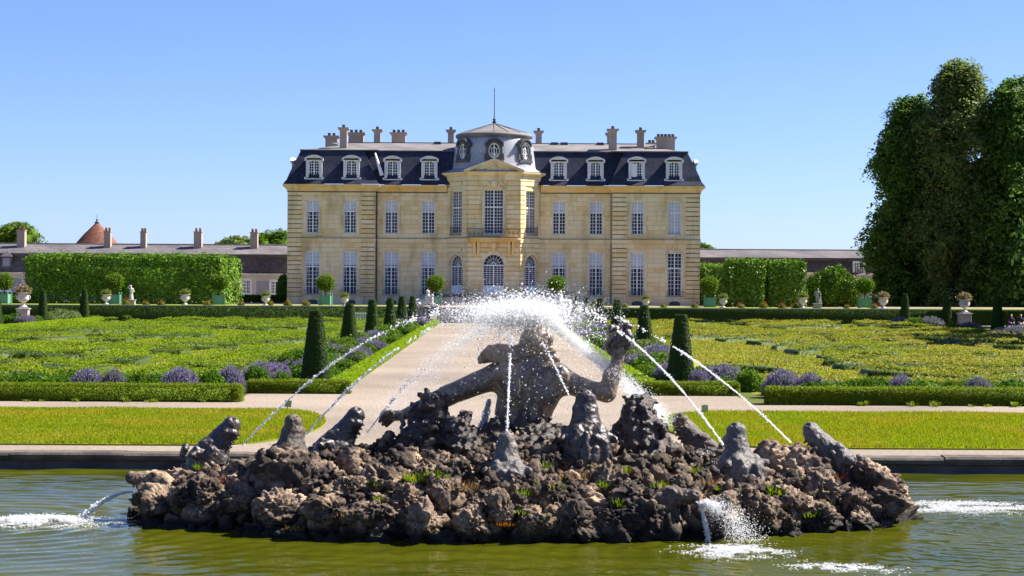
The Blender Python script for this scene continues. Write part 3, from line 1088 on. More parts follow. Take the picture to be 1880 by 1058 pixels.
# mansard roof
rf, top, ridge, hipm = MB(LT), MB(LT), MB(LT), MB(LT)
ZM, ZR = zl(277), 16.95
def slope(m, x0, x1, y, lean=1.25):
    """slightly bell-cast steep slope"""
    ps = [(y - 0.42, ZC1 + 0.02), (y - 0.12, ZC1 + 0.5), (y + 0.1, ZC1 + 1.1), (y + lean, ZM)]
    return ps
BC = [(0.42, ZC1 + 0.02), (0.10, ZC1 + 0.45), (-0.12, ZC1 + 1.05), (-1.22, ZM)]
moulding(rf, [(-EX, 14), (-EX, -PD), (-PVX, -PD), (-PVX, 0.0), (PVX, 0.0), (PVX, -PD), (EX, -PD), (EX, 14)], BC)
rf.build('mansard_roof', MATS['slate'], CH)
IX, PY0 = EX - 1.22, -PD + 1.22
for s in (-1, 1):
    x1, x2 = s * IX, s * (PVX + 1.22)
    # low pitched lead-coloured upper roof: wing and hipped pavilion
    P = {'a': (x1, PY0, ZM), 'b': (s * (PVX - 1.22 + 1.0), PY0, ZM), 'c': (s * (EX - 5.2), 6.6, ZR - 0.25), 'd': (x1, 12.8, ZM), 'e': (s * (EX - 5.2), 8, ZR - 0.25)}
    top.face([P['a'], P['b'], (s * (PVX + 3.2), 6.6, ZR - 0.25), P['c']])
    top.face([P['a'], P['c'], P['e'], P['d']])
    top.face([P['b'], (s * PVX, 1.22, ZM), (s * (PVX + 3.2), 6.6, ZR - 0.25)])
    top.face([(s * PVX + s * 1.2, 1.22, ZM - 0.004), (s * 3.9, 1.22, ZM - 0.004), (s * 3.9, 7.0, ZR), (s * (PVX + 5.2), 7.0, ZR)])
    top.face([(s * 3.9, 7.0, ZR), (s * (EX - 5.2), 7.0, ZR), (s * IX, 12.8, ZM - 0.3), (s * 3.9, 12.8, ZM - 0.3)])
    # roll along the break of the roof, light flashing in the valley
    a, b = sorted((s * (PVX - 0.2), s * (IX + 0.07)))
    ridge.box(a, b, PY0 - 0.1, PY0 + 0.05, ZM - 0.05, ZM + 0.07)
    a, b = sorted((s * 3.9, s * PVX))
    ridge.box(a, b, 1.12, 1.27, ZM - 0.05, ZM + 0.07)
    ridge.box(s * (IX + 0.04) - 0.09, s * (IX + 0.04) + 0.09, PY0 + 0.06, 12.8, ZM - 0.05, ZM + 0.07)
    a, b = sorted((s * 3.9, s * (EX - 5.2)))
    ridge.box(a, b, 6.95, 7.1, ZR - 0.02, ZR + 0.08)
    ridge.build('roof_roll', MATS['dark_lead'], CH)
    ridge = MB(LT)
hipm.tube((-PVX - 0.1, 0.02, ZM - 0.3), (-PVX + 0.62, -0.40, ZC1 + 0.95), 0.09, 0.22, 6)
top.build('upper_roof', MATS['roof_lead'], CH)
hipm.build('valley_flashing', MATS['white_paint'], CH)

# dormers: pale stone front with segmental head, slate cheeks
def dormer(x, y, rot=0.0, shut=False):
    W, H = 1.0, zl(287) - zl(334)
    z0 = zl(334)
    M = Matrix.Translation((x, y + HY, HZ)) @ Matrix.Rotation(rot, 4, 'Z') @ Matrix(((1, 0, 0, 0), (0, -1, 0, 0), (0, 0, 1, 0), (0, 0, 0, 1)))
    m = MB(M)
    zt = z0 + H
    ow, oz0, oz1 = 0.55, z0 + 0.22, z0 + 2.12
    hole = (-ow, ow, oz0, oz1, 0.2)
    ar = arch_pts(-ow, ow, oz1, 0.2, 8)
    m.box(-W * 0.82, -ow - 0.002, -0.25, 0.0, z0, oz1 - 0.2)
    m.box(ow + 0.002, W * 0.82, -0.25, 0.0, z0, oz1 - 0.2)
    m.box(-W * 0.95, W * 0.95, -0.25, 0.07, z0 - 0.02, oz0 - 0.002)
    hd = arch_pts(-W * 0.98, W * 0.98, zt, 0.36, 10)
    hb = arch_pts(-W * 0.9, W * 0.9, zt - 0.2, 0.3, 10)
    for i in range(8):
        p, q = ar[i], ar[i + 1]
        m.face([(p[0], 0, p[1]), (q[0], 0, q[1]), (q[0] * 1.5, 0, zt - 0.32), (p[0] * 1.5, 0, zt - 0.32)])
        m.face([(p[0], 0, p[1]), (q[0], 0, q[1]), (q[0], -0.25, q[1]), (p[0], -0.25, p[1])])
    m.face([(ow, 0, oz1 - 0.2), (W * 0.82, 0, oz1 - 0.2), (W * 0.82, 0, zt - 0.3), (ow * 1.5, 0, zt - 0.32)])
    m.face([(-ow, 0, oz1 - 0.2), (-W * 0.82, 0, oz1 - 0.2), (-W * 0.82, 0, zt - 0.3), (-ow * 1.5, 0, zt - 0.32)])
    for i in range(10):
        m.prism([hb[i], hd[i], hd[i + 1], hb[i + 1]], -0.25, 0.16, 'y')
    m.prism([(-0.8, zt - 0.34)] + hb[::-1] + [(0.8, zt - 0.34)], -0.25, 0.03, 'y')
    for s in (-1, 1):
        m.box(s * 0.9 - 0.1, s * 0.9 + 0.1, -0.2, 0.05, z0 - 0.02, z0 + 0.35)
        m.box(s * 0.86 - 0.09, s * 0.86 + 0.09, -0.2, 0.1, zt - 0.62, zt - 0.36)
    d = m.build('dormer', MATS['pale_trim'], CH)
    c = MB(M)
    c.prism([(-0.86, z0 - 0.3), (0.86, z0 - 0.3), (0.86, zt - 0.36)] + [(p[0] * 0.95, p[1] - 0.02) for p in hb] + [(-0.86, zt - 0.36)], -2.3, -0.26, 'y')
    c.build('dormer_cheeks', MATS['slate'], d)
    window(M, -ow, ow, oz0, oz1, 0.2, -0.12, rows=6, bar=0.042, parent=d)
    if shut:
        b = MB(M)
        b.box(-ow + 0.05, -0.05, -0.1, -0.085, oz0 + 0.1, oz1 - 0.25)
        b.build('closed_shutter', MATS['white_paint'], d)
for s in (-1, 1):
    for x in (6.6, 10.36): dormer(s * x, -0.02)
    for x in (14.5, 18.3): dormer(s * x, -PD - 0.02, shut=(s > 0 and x < 15))
    dormer(s * (EX + 0.02), 4.2, math.pi / 2 * s)

# dome over the rotunda
DY = 2.05
dm = MB(LT)
dm.lathe([(4.75, ZC2 + 0.45), (4.62, ZC2 + 0.75), (4.46, ZC2 + 1.2), (4.3, ZC2 + 1.9), (4.12, ZC2 + 2.8), (3.9, ZC2 + 3.7), (3.78, 17.05)], 0, DY, 64)
dome = dm.build('dome', MATS['dome_slate'], CH)
dm = MB(LT)
dm.lathe([(3.74, 17.0), (3.86, 17.06), (3.98, 17.2), (4.0, 17.34), (3.92, 17.46), (3.6, 17.58), (2.0, 18.06), (0.9, 18.38), (0.25, 18.6), (0.12, 18.75)], 0, DY, 64)
for k in range(16):
    a = 2 * math.pi * k / 16
    dm.tube((3.7 * math.cos(a), DY + 3.7 * math.sin(a), 17.57), (0.3 * math.cos(a), DY + 0.3 * math.sin(a), 18.62), 0.035, n=4)
dm.build('dome_cap', MATS['roof_lead'], CH)
dm = MB(LT)
dm.lathe([(0.12, 18.7), (0.26, 18.8), (0.1, 18.95), (0.2, 19.05), (0.08, 19.2), (0.05, 19.5), (0.035, 22.3), (0.03, 22.4)], 0, DY, 10)
dm.lathe([(0.03, 22.0), (0.08, 22.06), (0.03, 22.12)], 0, DY, 8)
dm.build('lightning_rod', MATS['dark_lead'], CH)
# lead skirt between cornice and dome, following the canted front
sk = MB(LT)
ring = [(4.6 * math.cos(a), DY + 4.66 * math.sin(a), ZC2 + 0.85) for a in [math.pi + math.pi * k / 24 for k in range(25)]]
ro = offset_poly(RP, 0.4)
def on_front(t):
    seg = [(ro[i + 1] - ro[i]).length for i in range(3)]
    t *= sum(seg)
    for i in range(3):
        if t <= seg[i] or i == 2: return ro[i] + (ro[i + 1] - ro[i]) * min(1, t / seg[i])
        t -= seg[i]
for k in range(24):
    a, b = on_front(k / 24), on_front((k + 1) / 24)
    sk.face([(*a, ZC2 + 0.475), (*b, ZC2 + 0.475), ring[k + 1], ring[k]])
sk.build('lead_skirt', MATS['lead'], CH)
# pediment with carved cartouche
pd = MB(LT)
yf = -2.6
zb = ZC2 + 0.44
pd.prism([(-2.75, zb), (2.75, zb), (0, zb + 1.05)], yf - 0.1, yf + 2.2, 'y')
for s in (-1, 1):
    pd.prism([(s * 3.05, zb), (s * 3.05, zb + 0.16), (0, zb + 1.32), (0, zb + 1.06), (s * 2.62, zb)][::s], yf - 0.46, yf + 2.3, 'y')
pdo = pd.build('pediment', MATS['limestone_trim'], CH)
sd = SDF((-1.3, -0.25, -0.1), (1.3, 0.2, 0.95), 0.03)
sd.ell((0, 0, 0.42), (0.3, 0.18, 0.36), 0.03)
rg = random.Random(8)
for s in (-1, 1):
    sd.cap((s * 0.25, 0, 0.25), (s * 0.62, 0, 0.3), 0.12, 0.08, 0.05)
    for i in range(6): sd.ell((s * rg.uniform(0.3, 1.0), 0, rg.uniform(0.08, 0.24)), (0.14, 0.12, 0.09), 0.04)
sd.noise(0.02, 8, 3)
Vs, Fs = sd.mesh()
mesh_np('cartouche', Vs + np.array([0, HY + yf - 0.12, HZ + zb]), Fs, MATS['limestone'], pdo, smooth=True)
# carved panel over the middle window
sd = SDF((-1.45, -0.2, -0.5), (1.45, 0.15, 0.55), 0.03)
sd.ell((0, 0, 0), (0.35, 0.12, 0.4), 0.03)
for s in (-1, 1):
    sd.cap((s * 0.4, 0, -0.25), (s * 0.75, 0, 0.32), 0.12, 0.09, 0.05)
    sd.cap((s * 0.75, 0, 0.1), (s * 1.2, 0, -0.3), 0.1, 0.08, 0.05)
    sd.ell((s * 1.05, 0, 0.22), (0.2, 0.08, 0.16), 0.04)
    sd.ell((s * 0.62, 0, -0.34), (0.2, 0.08, 0.1), 0.04)
sd.noise(0.03, 7, 5)
Vs, Fs = sd.mesh()
mesh_np('carved_panel', Vs + np.array([0, HY + yf - 0.07, HZ + zl(340)]), Fs, MATS['limestone'], CH, smooth=True)
# oculus dormers on the dome
def oculus(ang, parent):
    rr = 4.22
    zc = zl(277) - 0.15
    d = Vector((math.sin(ang), -math.cos(ang), 0))
    t = Vector((math.cos(ang), math.sin(ang), 0))
    M = Matrix(((t.x, d.x, 0, d.x * rr), (t.y, d.y, 0, DY + HY + d.y * rr), (0, 0, 1, HZ + zc), (0, 0, 0, 1)))
    m = MB(M)
    a, b = 0.56, 0.78
    n = 28
    E = lambda k, s: (a * s * math.cos(2 * math.pi * k / n), b * s * math.sin(2 * math.pi * k / n))
    for k in range(n):
        i0, i1, o0, o1 = E(k, 1.0), E(k + 1, 1.0), E(k, 1.5), E(k + 1, 1.5)
        m.prism([i0, o0, o1, i1], -1.2, 0.12, 'y')
        o2, o3 = E(k, 1.32), E(k + 1, 1.32)
        m.prism([i0, o2, o3, i1], 0.12, 0.22, 'y')
    m.prism([(-1.0, -1.12), (1.0, -1.12), (0.86, -0.86), (-0.86, -0.86)], -1.0, 0.3, 'y')
    hd, hb = arch_pts(-0.85, 0.85, 1.34, 0.5, 8), arch_pts(-0.75, 0.75, 1.14, 0.4, 8)
    for i in range(8): m.prism([hb[i], hd[i], hd[i + 1], hb[i + 1]], -1.4, 0.3, 'y')
    for s in (-1, 1):
        m.prism([(s * 0.7, -0.9), (s * 1.02, -0.9), (s * 0.98, -0.3), (s * 0.78, -0.2)][::s], -0.6, 0.16, 'y')
        m.box(s * 0.85 - 0.12, s * 0.85 + 0.12, -0.8, 0.2, 0.5, 0.85)
    o = m.build('oculus', MATS['dark_lead'], parent)
    w = MB(M)
    for k in range(n):
        i0, i1, o0, o1 = E(k, 0.86), E(k + 1, 0.86), E(k, 1.01), E(k + 1, 1.01)
        w.prism([i0, o0, o1, i1], 0.02, 0.1, 'y')
        i0, i1, o0, o1 = E(k, 0.42), E(k + 1, 0.42), E(k, 0.5), E(k + 1, 0.5)
        w.prism([i0, o0, o1, i1], 0.02, 0.07, 'y')
    w.box(-0.045, 0.045, 0.02, 0.09, -b * 0.9, b * 0.9)
    for k in range(6):
        q = math.pi * (k + 0.5) / 3 + (0 if k not in (1, 4) else 0.01)
        w.tube((a * 0.45 * math.cos(q), 0.05, b * 0.45 * math.sin(q)), (a * 0.9 * math.cos(q), 0.05, b * 0.9 * math.sin(q)), 0.03, n=4)
    w.build('oculus_window', MATS['white_paint'], o)
    g = MB(M)
    g.prism([E(k, 0.98) for k in range(n)], -0.03, 0.0, 'y')
    g.build('pane', MATS['glass'], o)
for a in (-47, 0, 47): oculus(math.radians(a), dome)

# balcony on brackets over the middle door
M, L = seg_frame(RP[1], RP[2])
c = L / 2
bl = MB(M)
zs = zl(438)
bl.prism([(-0.15, -0.1), (-0.15, 0.5), (0.25, 0.95), (L - 0.25, 0.95), (L + 0.15, 0.5), (L + 0.15, -0.1)], zs - 0.22, zs, 'z')
bl.prism([(0.0, -0.1), (0.0, 0.42), (0.3, 0.8), (L - 0.3, 0.8), (L, 0.42), (L, -0.1)], zs - 0.4, zs - 0.221, 'z')
bal = bl.build('balcony', MATS['limestone_golden'], CH)
for u in (c - 1.95, c - 1.55, c + 1.55, c + 1.95):
    b = MB(M)
    b.prism([(0.06, zs - 0.41), (0.75, zs - 0.41), (0.72, zs - 0.6), (0.42, zs - 0.95), (0.3, zs - 1.5), (0.12, zs - 1.85), (0.06, zs - 1.9)], u - 0.13, u + 0.13, 'x')
    b.build('bracket', MATS['limestone_golden'], bal)
b = MB(M)
b.prism([(c - 0.2, zl(463)), (c + 0.2, zl(463)), (c + 0.3, zs - 0.42), (c - 0.3, zs - 0.42)], 0.0, 0.3, 'y')
b.frustum(c, 0.34, zl(463) + 0.2, zs - 0.6, 0.14, 0.1, 0.2, 0.14)
b.build('keystone_mask', MATS['limestone'], bal)
r = MB(M)
for z in (zs + 0.03, zs + 0.84): r.box(-0.1, L + 0.1, 0.8, 0.84, z, z + 0.045)
for s in (0, 1):
    u = -0.1 if s == 0 else L + 0.06
    for z in (zs + 0.03, zs + 0.84): r.box(u, u + 0.04, 0.0, 0.8, z, z + 0.045)
n = 44
for i in range(n + 1): r.box(-0.09 + (L + 0.17) * i / n, -0.07 + (L + 0.17) * i / n, 0.81, 0.83, zs, zs + 0.86)
for i in range(12):
    u = 0.2 + i * (L - 0.4) / 11
    r.tube((u - 0.12, 0.82, zs + 0.2), (u + 0.12, 0.82, zs + 0.7), 0.018, n=4)
    r.tube((u + 0.12, 0.82, zs + 0.2), (u - 0.12, 0.82, zs + 0.7), 0.018, n=4)
r.build('balcony_railing', MATS['iron'], bal)
for k in (0, 2):
    M2, L2 = seg_frame(RP[k], RP[k + 1])
    r = MB(M2)
    for z in (zl(433) + 0.02, zl(433) + 0.8): r.box(L2 / 2 - 0.95, L2 / 2 + 0.95, 0.14, 0.17, z, z + 0.04)
    for i in range(17): r.box(L2 / 2 - 0.93 + i * 0.1155, L2 / 2 - 0.91 + i * 0.1155, 0.145, 0.165, zl(433), zl(433) + 0.8)
    r.build('window_rail', MATS['iron'], CH)

# steps up to the garden doors
st = MB(LT)
for k in range(7):
    o = 0.42 * (6 - k)
    z = 1.09 * k / 7
    st.prism([(-5.9 - o, 0.2), (-5.9 - o, -2.9 - o), (-4.4 - o * .6, -4.4 - o), (4.4 + o * .6, -4.4 - o), (5.9 + o, -2.9 - o), (5.9 + o, 0.2)], z + 0.004 * k - 0.02, z + 1.09 / 7, 'z')
m_plain('step_stone', (0.17, 0.155, 0.15), 0.85, 0.25, 0.9, 0.3)
st.build('garden_steps', MATS['step_stone'], CH, bevel=0.015)

# drainpipes and chimneys
for s in (-1, 1):
    d = MB(LT)
    x = s * (PVX - 0.12)
    d.tube((x, -0.14, 0.3), (x, -0.14, ZC0 + 0.1), 0.065, n=8)
    for z in (2.2, 4.4, 6.9, 9.2, 11): d.tube((x, -0.14, z), (x, -0.14, z + 0.1), 0.09, n=8)
    d.build('drainpipe', MATS['dark_lead' if s < 0 else 'chimney_stone'], CH)
def chimney(px, w, ybase, ytop, y, pots, dp=0.9):
    s = FPX / (HY + y)
    cx = (px - 906 - 1.5) / s
    z1 = 2.05 - (ytop - CYP) / s
    wm = w / s
    m = MB(Matrix.Translation((cx, HY + y, HZ)))
    m.box(-wm / 2, wm / 2, -dp / 2, dp / 2, 14.5, z1 - 0.34)
    m.frustum(0, 0, z1 - 0.34, z1 - 0.08, wm / 2 - 0.002, dp / 2 - 0.002, wm / 2 + 0.2, dp / 2 + 0.2)
    m.box(-wm / 2 - 0.22, wm / 2 + 0.22, -dp / 2 - 0.22, dp / 2 + 0.22, z1 - 0.08, z1 + 0.04)
    ch = m.build('chimney', MATS['chimney_stone'], CH)
    for i in range(pots):
        u = (i - (pots - 1) / 2) * min(0.5, wm / pots)
        p = MB(Matrix.Translation((cx + u, HY + y, HZ)))
        p.lathe([(0.17, z1 + 0.035), (0.15, z1 + 0.3), (0.18, z1 + 0.32), (0.18, z1 + 0.36)], 0, 0, 10)
        p.build('chimney_pot', MATS['pot'], ch)
for a in ((609, 22, 267, 252, 9, 2), (631, 13, 267, 237, 3.2, 1), (654, 27, 263, 246, 9.5, 3), (693, 12, 263, 240, 8, 1), (732, 25, 263, 245.5, 9.5, 3), (828, 11, 263, 240, 8, 1),
          (989, 11, 263, 241, 8, 1), (1125, 14, 275, 237, 3.0, 1), (1119, 8, 270, 244, 8, 0), (1176, 12, 270, 239, 5, 1), (1222, 33, 275, 251, 4.6, 5), (1196, 13, 263, 262, 9, 2)):
    chimney(*a)
for px in (1017, 1035, 1101, 803):
    v = MB(Matrix.Translation(((px - 907) / 17.4, HY + 6.4, HZ)))
    v.frustum(0, 0, ZR - 0.3, ZR + 0.12, 0.4, 0.3, 0.36, 0.2)
    v.build('skylight', MATS['dark_lead'], CH)

# ------------------------------------------------------------------ low service wings and the dovecote tower
def low_wing(name, label, x0, x1, Y, zr, zk, zk2, ze, chim, wins, dorm, wallm):
    w = thing(name, ((x0 + x1) / 2, Y, TZ), label, 'building', None)
    xw = (x0, x1)
    m = MB()
    m.box(x0, x1, Y + 0.3, Y + 9, TZ, ze)
    m.box(x0, x1, Y + 0.1, Y + 0.299, ze - 0.35, ze)
    m.build('wall', wallm, w)
    m = MB()
    m.prism([(Y - 0.25, ze + 0.002), (Y + 0.3, ze + 0.4), (Y + 1.0, zk2), (Y + 9, zk2), (Y + 9, ze)], x0, x1, 'x')
    m.build('lower_roof', MATS['wing_tile'], w)
    m = MB()
    m.prism([(Y + 0.62, zk2 + 0.25), (Y + 0.62, zk2 + 0.37), (Y + 4.7, zr), (Y + 9.2, zk2 + 0.25)], x0 - 0.05, x1 + 0.05, 'x')
    m.build('upper_roof', MATS['wing_slate'], w)
    m = MB()
    m.box(x0, x1, Y + 0.85, Y + 8.9, zk2 + 0.002, zk2 + 0.248)
    m.build('roof_ledge', MATS['dark_lead'], w)
    m = MB()
    m.tube((x0, Y + 4.7, zr + 0.02), (x1, Y + 4.7, zr + 0.02), 0.1, n=6)
    m.build('ridge', MATS['dark_lead'], w)
    for px, wd, yt in chim:
        q = at(px, yt, Y + 3.6)
        m = MB()
        h = wd * (Y + 3.6) / FPX / 2
        m.box(q.x - h, q.x + h, Y + 3.1, Y + 4.1, zk2 + 0.3, q.z)
        m.box(q.x - h - 0.06, q.x + h + 0.06, Y + 3.04, Y + 4.16, q.z, q.z + 0.1)
        c = m.build('chimney', MATS['chimney_stone'], w)
        for k in (-1, 1):
            p = MB()
            p.lathe([(0.15, q.z + 0.1), (0.12, q.z + 0.45), (0.15, q.z + 0.5)], q.x + k * h * 0.5, Y + 3.6, 8)
            p.build('chimney_pot', MATS['clay_pot'], c)
    for px, py0, py1, wd, kind in wins:
        a, b = at(px, py0, Y + 0.3), at(px, py1, Y + 0.3)
        h = wd * (Y + 0.3) / FPX / 2
        M, L = seg_frame((x0, Y + 0.3 - HY), (x1, Y + 0.3 - HY))
        u = a.x - x0
        z0, z1 = b.z - HZ, a.z - HZ
        if kind == 'win':
            m = MB(M)
            for r_ in ((u - h - 0.16, u - h, z0 - 0.1, z1 + 0.16), (u + h, u + h + 0.16, z0 - 0.1, z1 + 0.16), (u - h, u + h, z1, z1 + 0.16), (u - h, u + h, z0 - 0.1, z0)):
                m.box(r_[0], r_[1], 0, 0.1, r_[2], r_[3])
            sr = m.build('window_surround', MATS['pale_trim'], w)
            window(M, u - h + 0.002, u + h - 0.002, z0 + 0.002, z1 - 0.002, 0, 0.08, rows=4, bar=0.06, parent=sr)
        else:
            m = MB(M)
            m.box(u - h, u + h, 0, 0.05, z0, z1)
            m.build('closed_shutter', MATS['grey_shutter'], w)
    for px, py0, py1, wd in dorm:
        a, b = at(px, py0, Y + 0.4), at(px, py1, Y + 0.4)
        h = wd * Y / FPX / 2
        m = MB()
        m.box(a.x - h, a.x + h, Y + 0.4, Y + 3, b.z, a.z - 0.5)
        m.frustum(a.x, Y + 1.7, a.z - 0.5, a.z + 0.1, h + 0.15, 1.5, 0.1, 1.0)
        d = m.build('dormer', MATS['wing_slate'], w)
        m = MB()
        m.box(a.x - h * 0.7, a.x + h * 0.7, Y + 0.36, Y + 0.398, b.z + 0.2, a.z - 0.7)
        m.build('closed_shutter', MATS['grey_shutter'], d)
    return w
yl = 222.0
zz = lambda px, py: at(px, py, yl).z
low_wing('service_wing', 'long low service wing with five chimneys standing behind the big clipped hedge block', -68, -21.5, yl, zz(300, 448), 0, zz(300, 472), zz(300, 505),
         [(40, 14, 424), (198, 12, 426), (264, 10, 427), (364, 14, 427), (467, 13, 428)],
         [(7, 511, 535, 22, 'win'), (28, 512, 545, 22, 's'), (452, 514, 540, 16, 'win'), (485, 516, 548, 28, 's'), (505, 516, 540, 16, 'win')], [(12, 463, 492, 18)], MATS['pale_render'])
m = MB()
q = at(452, 510, yl + 0.2)
yl = 226.0
low_wing('service_wing', 'long low service wing without chimneys showing behind the clipped hornbeams beside the tall trees', 21.6, 62, yl, zz(1440, 458), 0, zz(1440, 479), zz(1440, 505),
         [], [(1577, 482, 502, 18, 'win'), (1500, 510, 540, 18, 'win')], [], MATS['pale_render'])
ty = 262.0
tb, tp = at(178, 452, ty), at(178, 411, ty)
tw = thing('dovecote', (tb.x, ty, 0), 'round tower with conical red tiled roof and finial behind the service wing', 'tower')
r = 44 * ty / FPX
m = MB()
m.lathe([(r * 0.86, 0), (r * 0.86, tb.z - 0.3)], tb.x, ty, 32)
m.build('wall', MATS['pale_render'], tw)
m = MB()
m.lathe([(r * 1.08, tb.z - 0.5), (r * 1.04, tb.z - 0.3), (r * 0.55, tb.z + (tp.z - tb.z) * 0.52), (0.3, tp.z), (0.2, tp.z + 0.1)], tb.x, ty, 40)
m.build('conical_roof', MATS['red_tile'], tw)
m = MB()
m.lathe([(0.3, tp.z + 0.05), (0.35, tp.z + 0.2), (0.1, tp.z + 0.35), (0.16, tp.z + 0.5), (0.05, tp.z + 0.65), (0.04, tp.z + 1.2)], tb.x, ty, 10)
m.build('finial', MATS['dark_lead'], tw)

# ------------------------------------------------------------------ planting
m_leaf('yew', (0.030, 0.065, 0.010), (0.050, 0.10, 0.014), (0.08, 0.14, 0.02), 0.25)
m_leaf('hornbeam', (0.085, 0.18, 0.014), (0.14, 0.28, 0.018), (0.24, 0.40, 0.03), 0.08, 1.2)
m_leaf('box_leaf', (0.14, 0.25, 0.006), (0.23, 0.35, 0.008), (0.34, 0.44, 0.012), 0.25, 1.1, patch=0.0, pscale=0.12, dry=(0.30, 0.40, 0.012))
m_leaf('yellow_box', (0.21, 0.29, 0.010), (0.32, 0.37, 0.014), (0.44, 0.42, 0.03), 0.25, 1.1, patch=0.08, pscale=0.09, dry=(0.46, 0.40, 0.045))
m_leaf('front_shade_box', (0.030, 0.062, 0.008), (0.050, 0.09, 0.010), (0.08, 0.13, 0.012), 0.1, 1.0, patch=0.15, pscale=7.0, dry=(0.10, 0.15, 0.010))  # shade on the ribbon fronts and bodies, put into the leaf colour
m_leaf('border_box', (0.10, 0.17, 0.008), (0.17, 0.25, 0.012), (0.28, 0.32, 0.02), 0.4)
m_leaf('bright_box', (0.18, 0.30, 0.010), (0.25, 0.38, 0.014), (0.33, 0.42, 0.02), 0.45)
m_leaf('chestnut', (0.065, 0.14, 0.026), (0.11, 0.21, 0.034), (0.19, 0.31, 0.05), 0.42, 1.8)
m_leaf('acacia', (0.11, 0.17, 0.045), (0.17, 0.24, 0.06), (0.28, 0.33, 0.10), 0.42, 1.8)
m_leaf('light_leaf', (0.08, 0.16, 0.012), (0.12, 0.22, 0.016), (0.18, 0.28, 0.025), 0.4)
m_leaf('citrus', (0.09, 0.17, 0.014), (0.14, 0.23, 0.02), (0.22, 0.31, 0.03), 0.4)
m_leaf('peony_leaf', (0.05, 0.12, 0.010), (0.09, 0.19, 0.015), (0.16, 0.28, 0.02), 0.4)
m_leaf('sage_leaf', (0.11, 0.17, 0.05), (0.17, 0.24, 0.07), (0.25, 0.31, 0.10), 0.35)
m_leaf('lavender_leaf', (0.11, 0.16, 0.09), (0.16, 0.21, 0.12), (0.22, 0.27, 0.16), 0.3)
m_leaf('lavender_flower', (0.24, 0.18, 0.36), (0.31, 0.25, 0.44), (0.40, 0.35, 0.52), 0.3)
m_leaf('grey_flower', (0.22, 0.20, 0.26), (0.28, 0.26, 0.33), (0.34, 0.34, 0.36), 0.3)
m_leaf('red_flower', (0.45, 0.03, 0.03), (0.60, 0.06, 0.05), (0.70, 0.16, 0.12), 0.3)
m_leaf('pink_flower', (0.65, 0.22, 0.22), (0.75, 0.34, 0.34), (0.80, 0.50, 0.48), 0.3)
m_leaf('ochre_flower', (0.35, 0.28, 0.08), (0.45, 0.38, 0.12), (0.55, 0.30, 0.10), 0.3)
m_plain('bark', (0.07, 0.055, 0.042), 0.9, 0.35, 3, 0.6, stretch=(3, 3, 0.6))
m_plain('green_paint', (0.12, 0.30, 0.20), 0.55, 0.08, 1.0)
m_plain('white_stone', (0.58, 0.53, 0.47), 0.8, 0.15, 2.0, 0.2)
m_plain('pale_stone', (0.36, 0.32, 0.28), 0.85, 0.2, 2.0, 0.3)
m_plain('soil', (0.05, 0.035, 0.025), 0.95, 0.3, 8)
m_plain('grey_statue', (0.30, 0.28, 0.28), 0.8, 0.2, 3)

def box_vf(x0, x1, y0, y1, z0, z1):
    V = np.array([(x, y, z) for z in (z0, z1) for y in (y0, y1) for x in (x0, x1)], float)
    F = np.array([[4, 5, 7, 6], [0, 1, 5, 4], [1, 3, 7, 5], [3, 2, 6, 7], [2, 0, 4, 6]])
    return V, F
def leafy(name, V, F, n, size, mat, seed, parent=None, base=None, jit=0.05, bulge=0.0, bfreq=0.7, align=0.55, core=True, droop=0.0, inset=None, aspect=1.7):
    """a clipped or loose plant: a core plus leaves all over its surface"""
    rng = np.random.default_rng(seed)
    P, N = sample_tris(V, F, n, rng)
    c = V.mean(0)
    P = P + N * (rng.normal(0, jit, n) + (bulge * 2 * (fbm(P * bfreq, 3, seed) - 0.45) if bulge else 0))[:, None]
    parts = [leaves(P, N, size, rng, align, aspect, droop)]
    if core:
        i = inset if inset is not None else max(jit * 1.2, size * 0.35)
        ext = (V.max(0) - V.min(0)) / 2
        k = np.maximum(0.3, 1 - (i + bulge * 0.6) / ext)
        ctr = (V.max(0) + V.min(0)) / 2
        parts.append((ctr + (V - ctr) * k, F))
    V2, F2 = join(parts)
    if core: return mesh_np(name, V2, F2, MATS[mat], parent, base, mat2=MATS[mat + '_inner'], n2=len(F))
    return mesh_np(name, V2, F2, MATS[mat], parent, base)

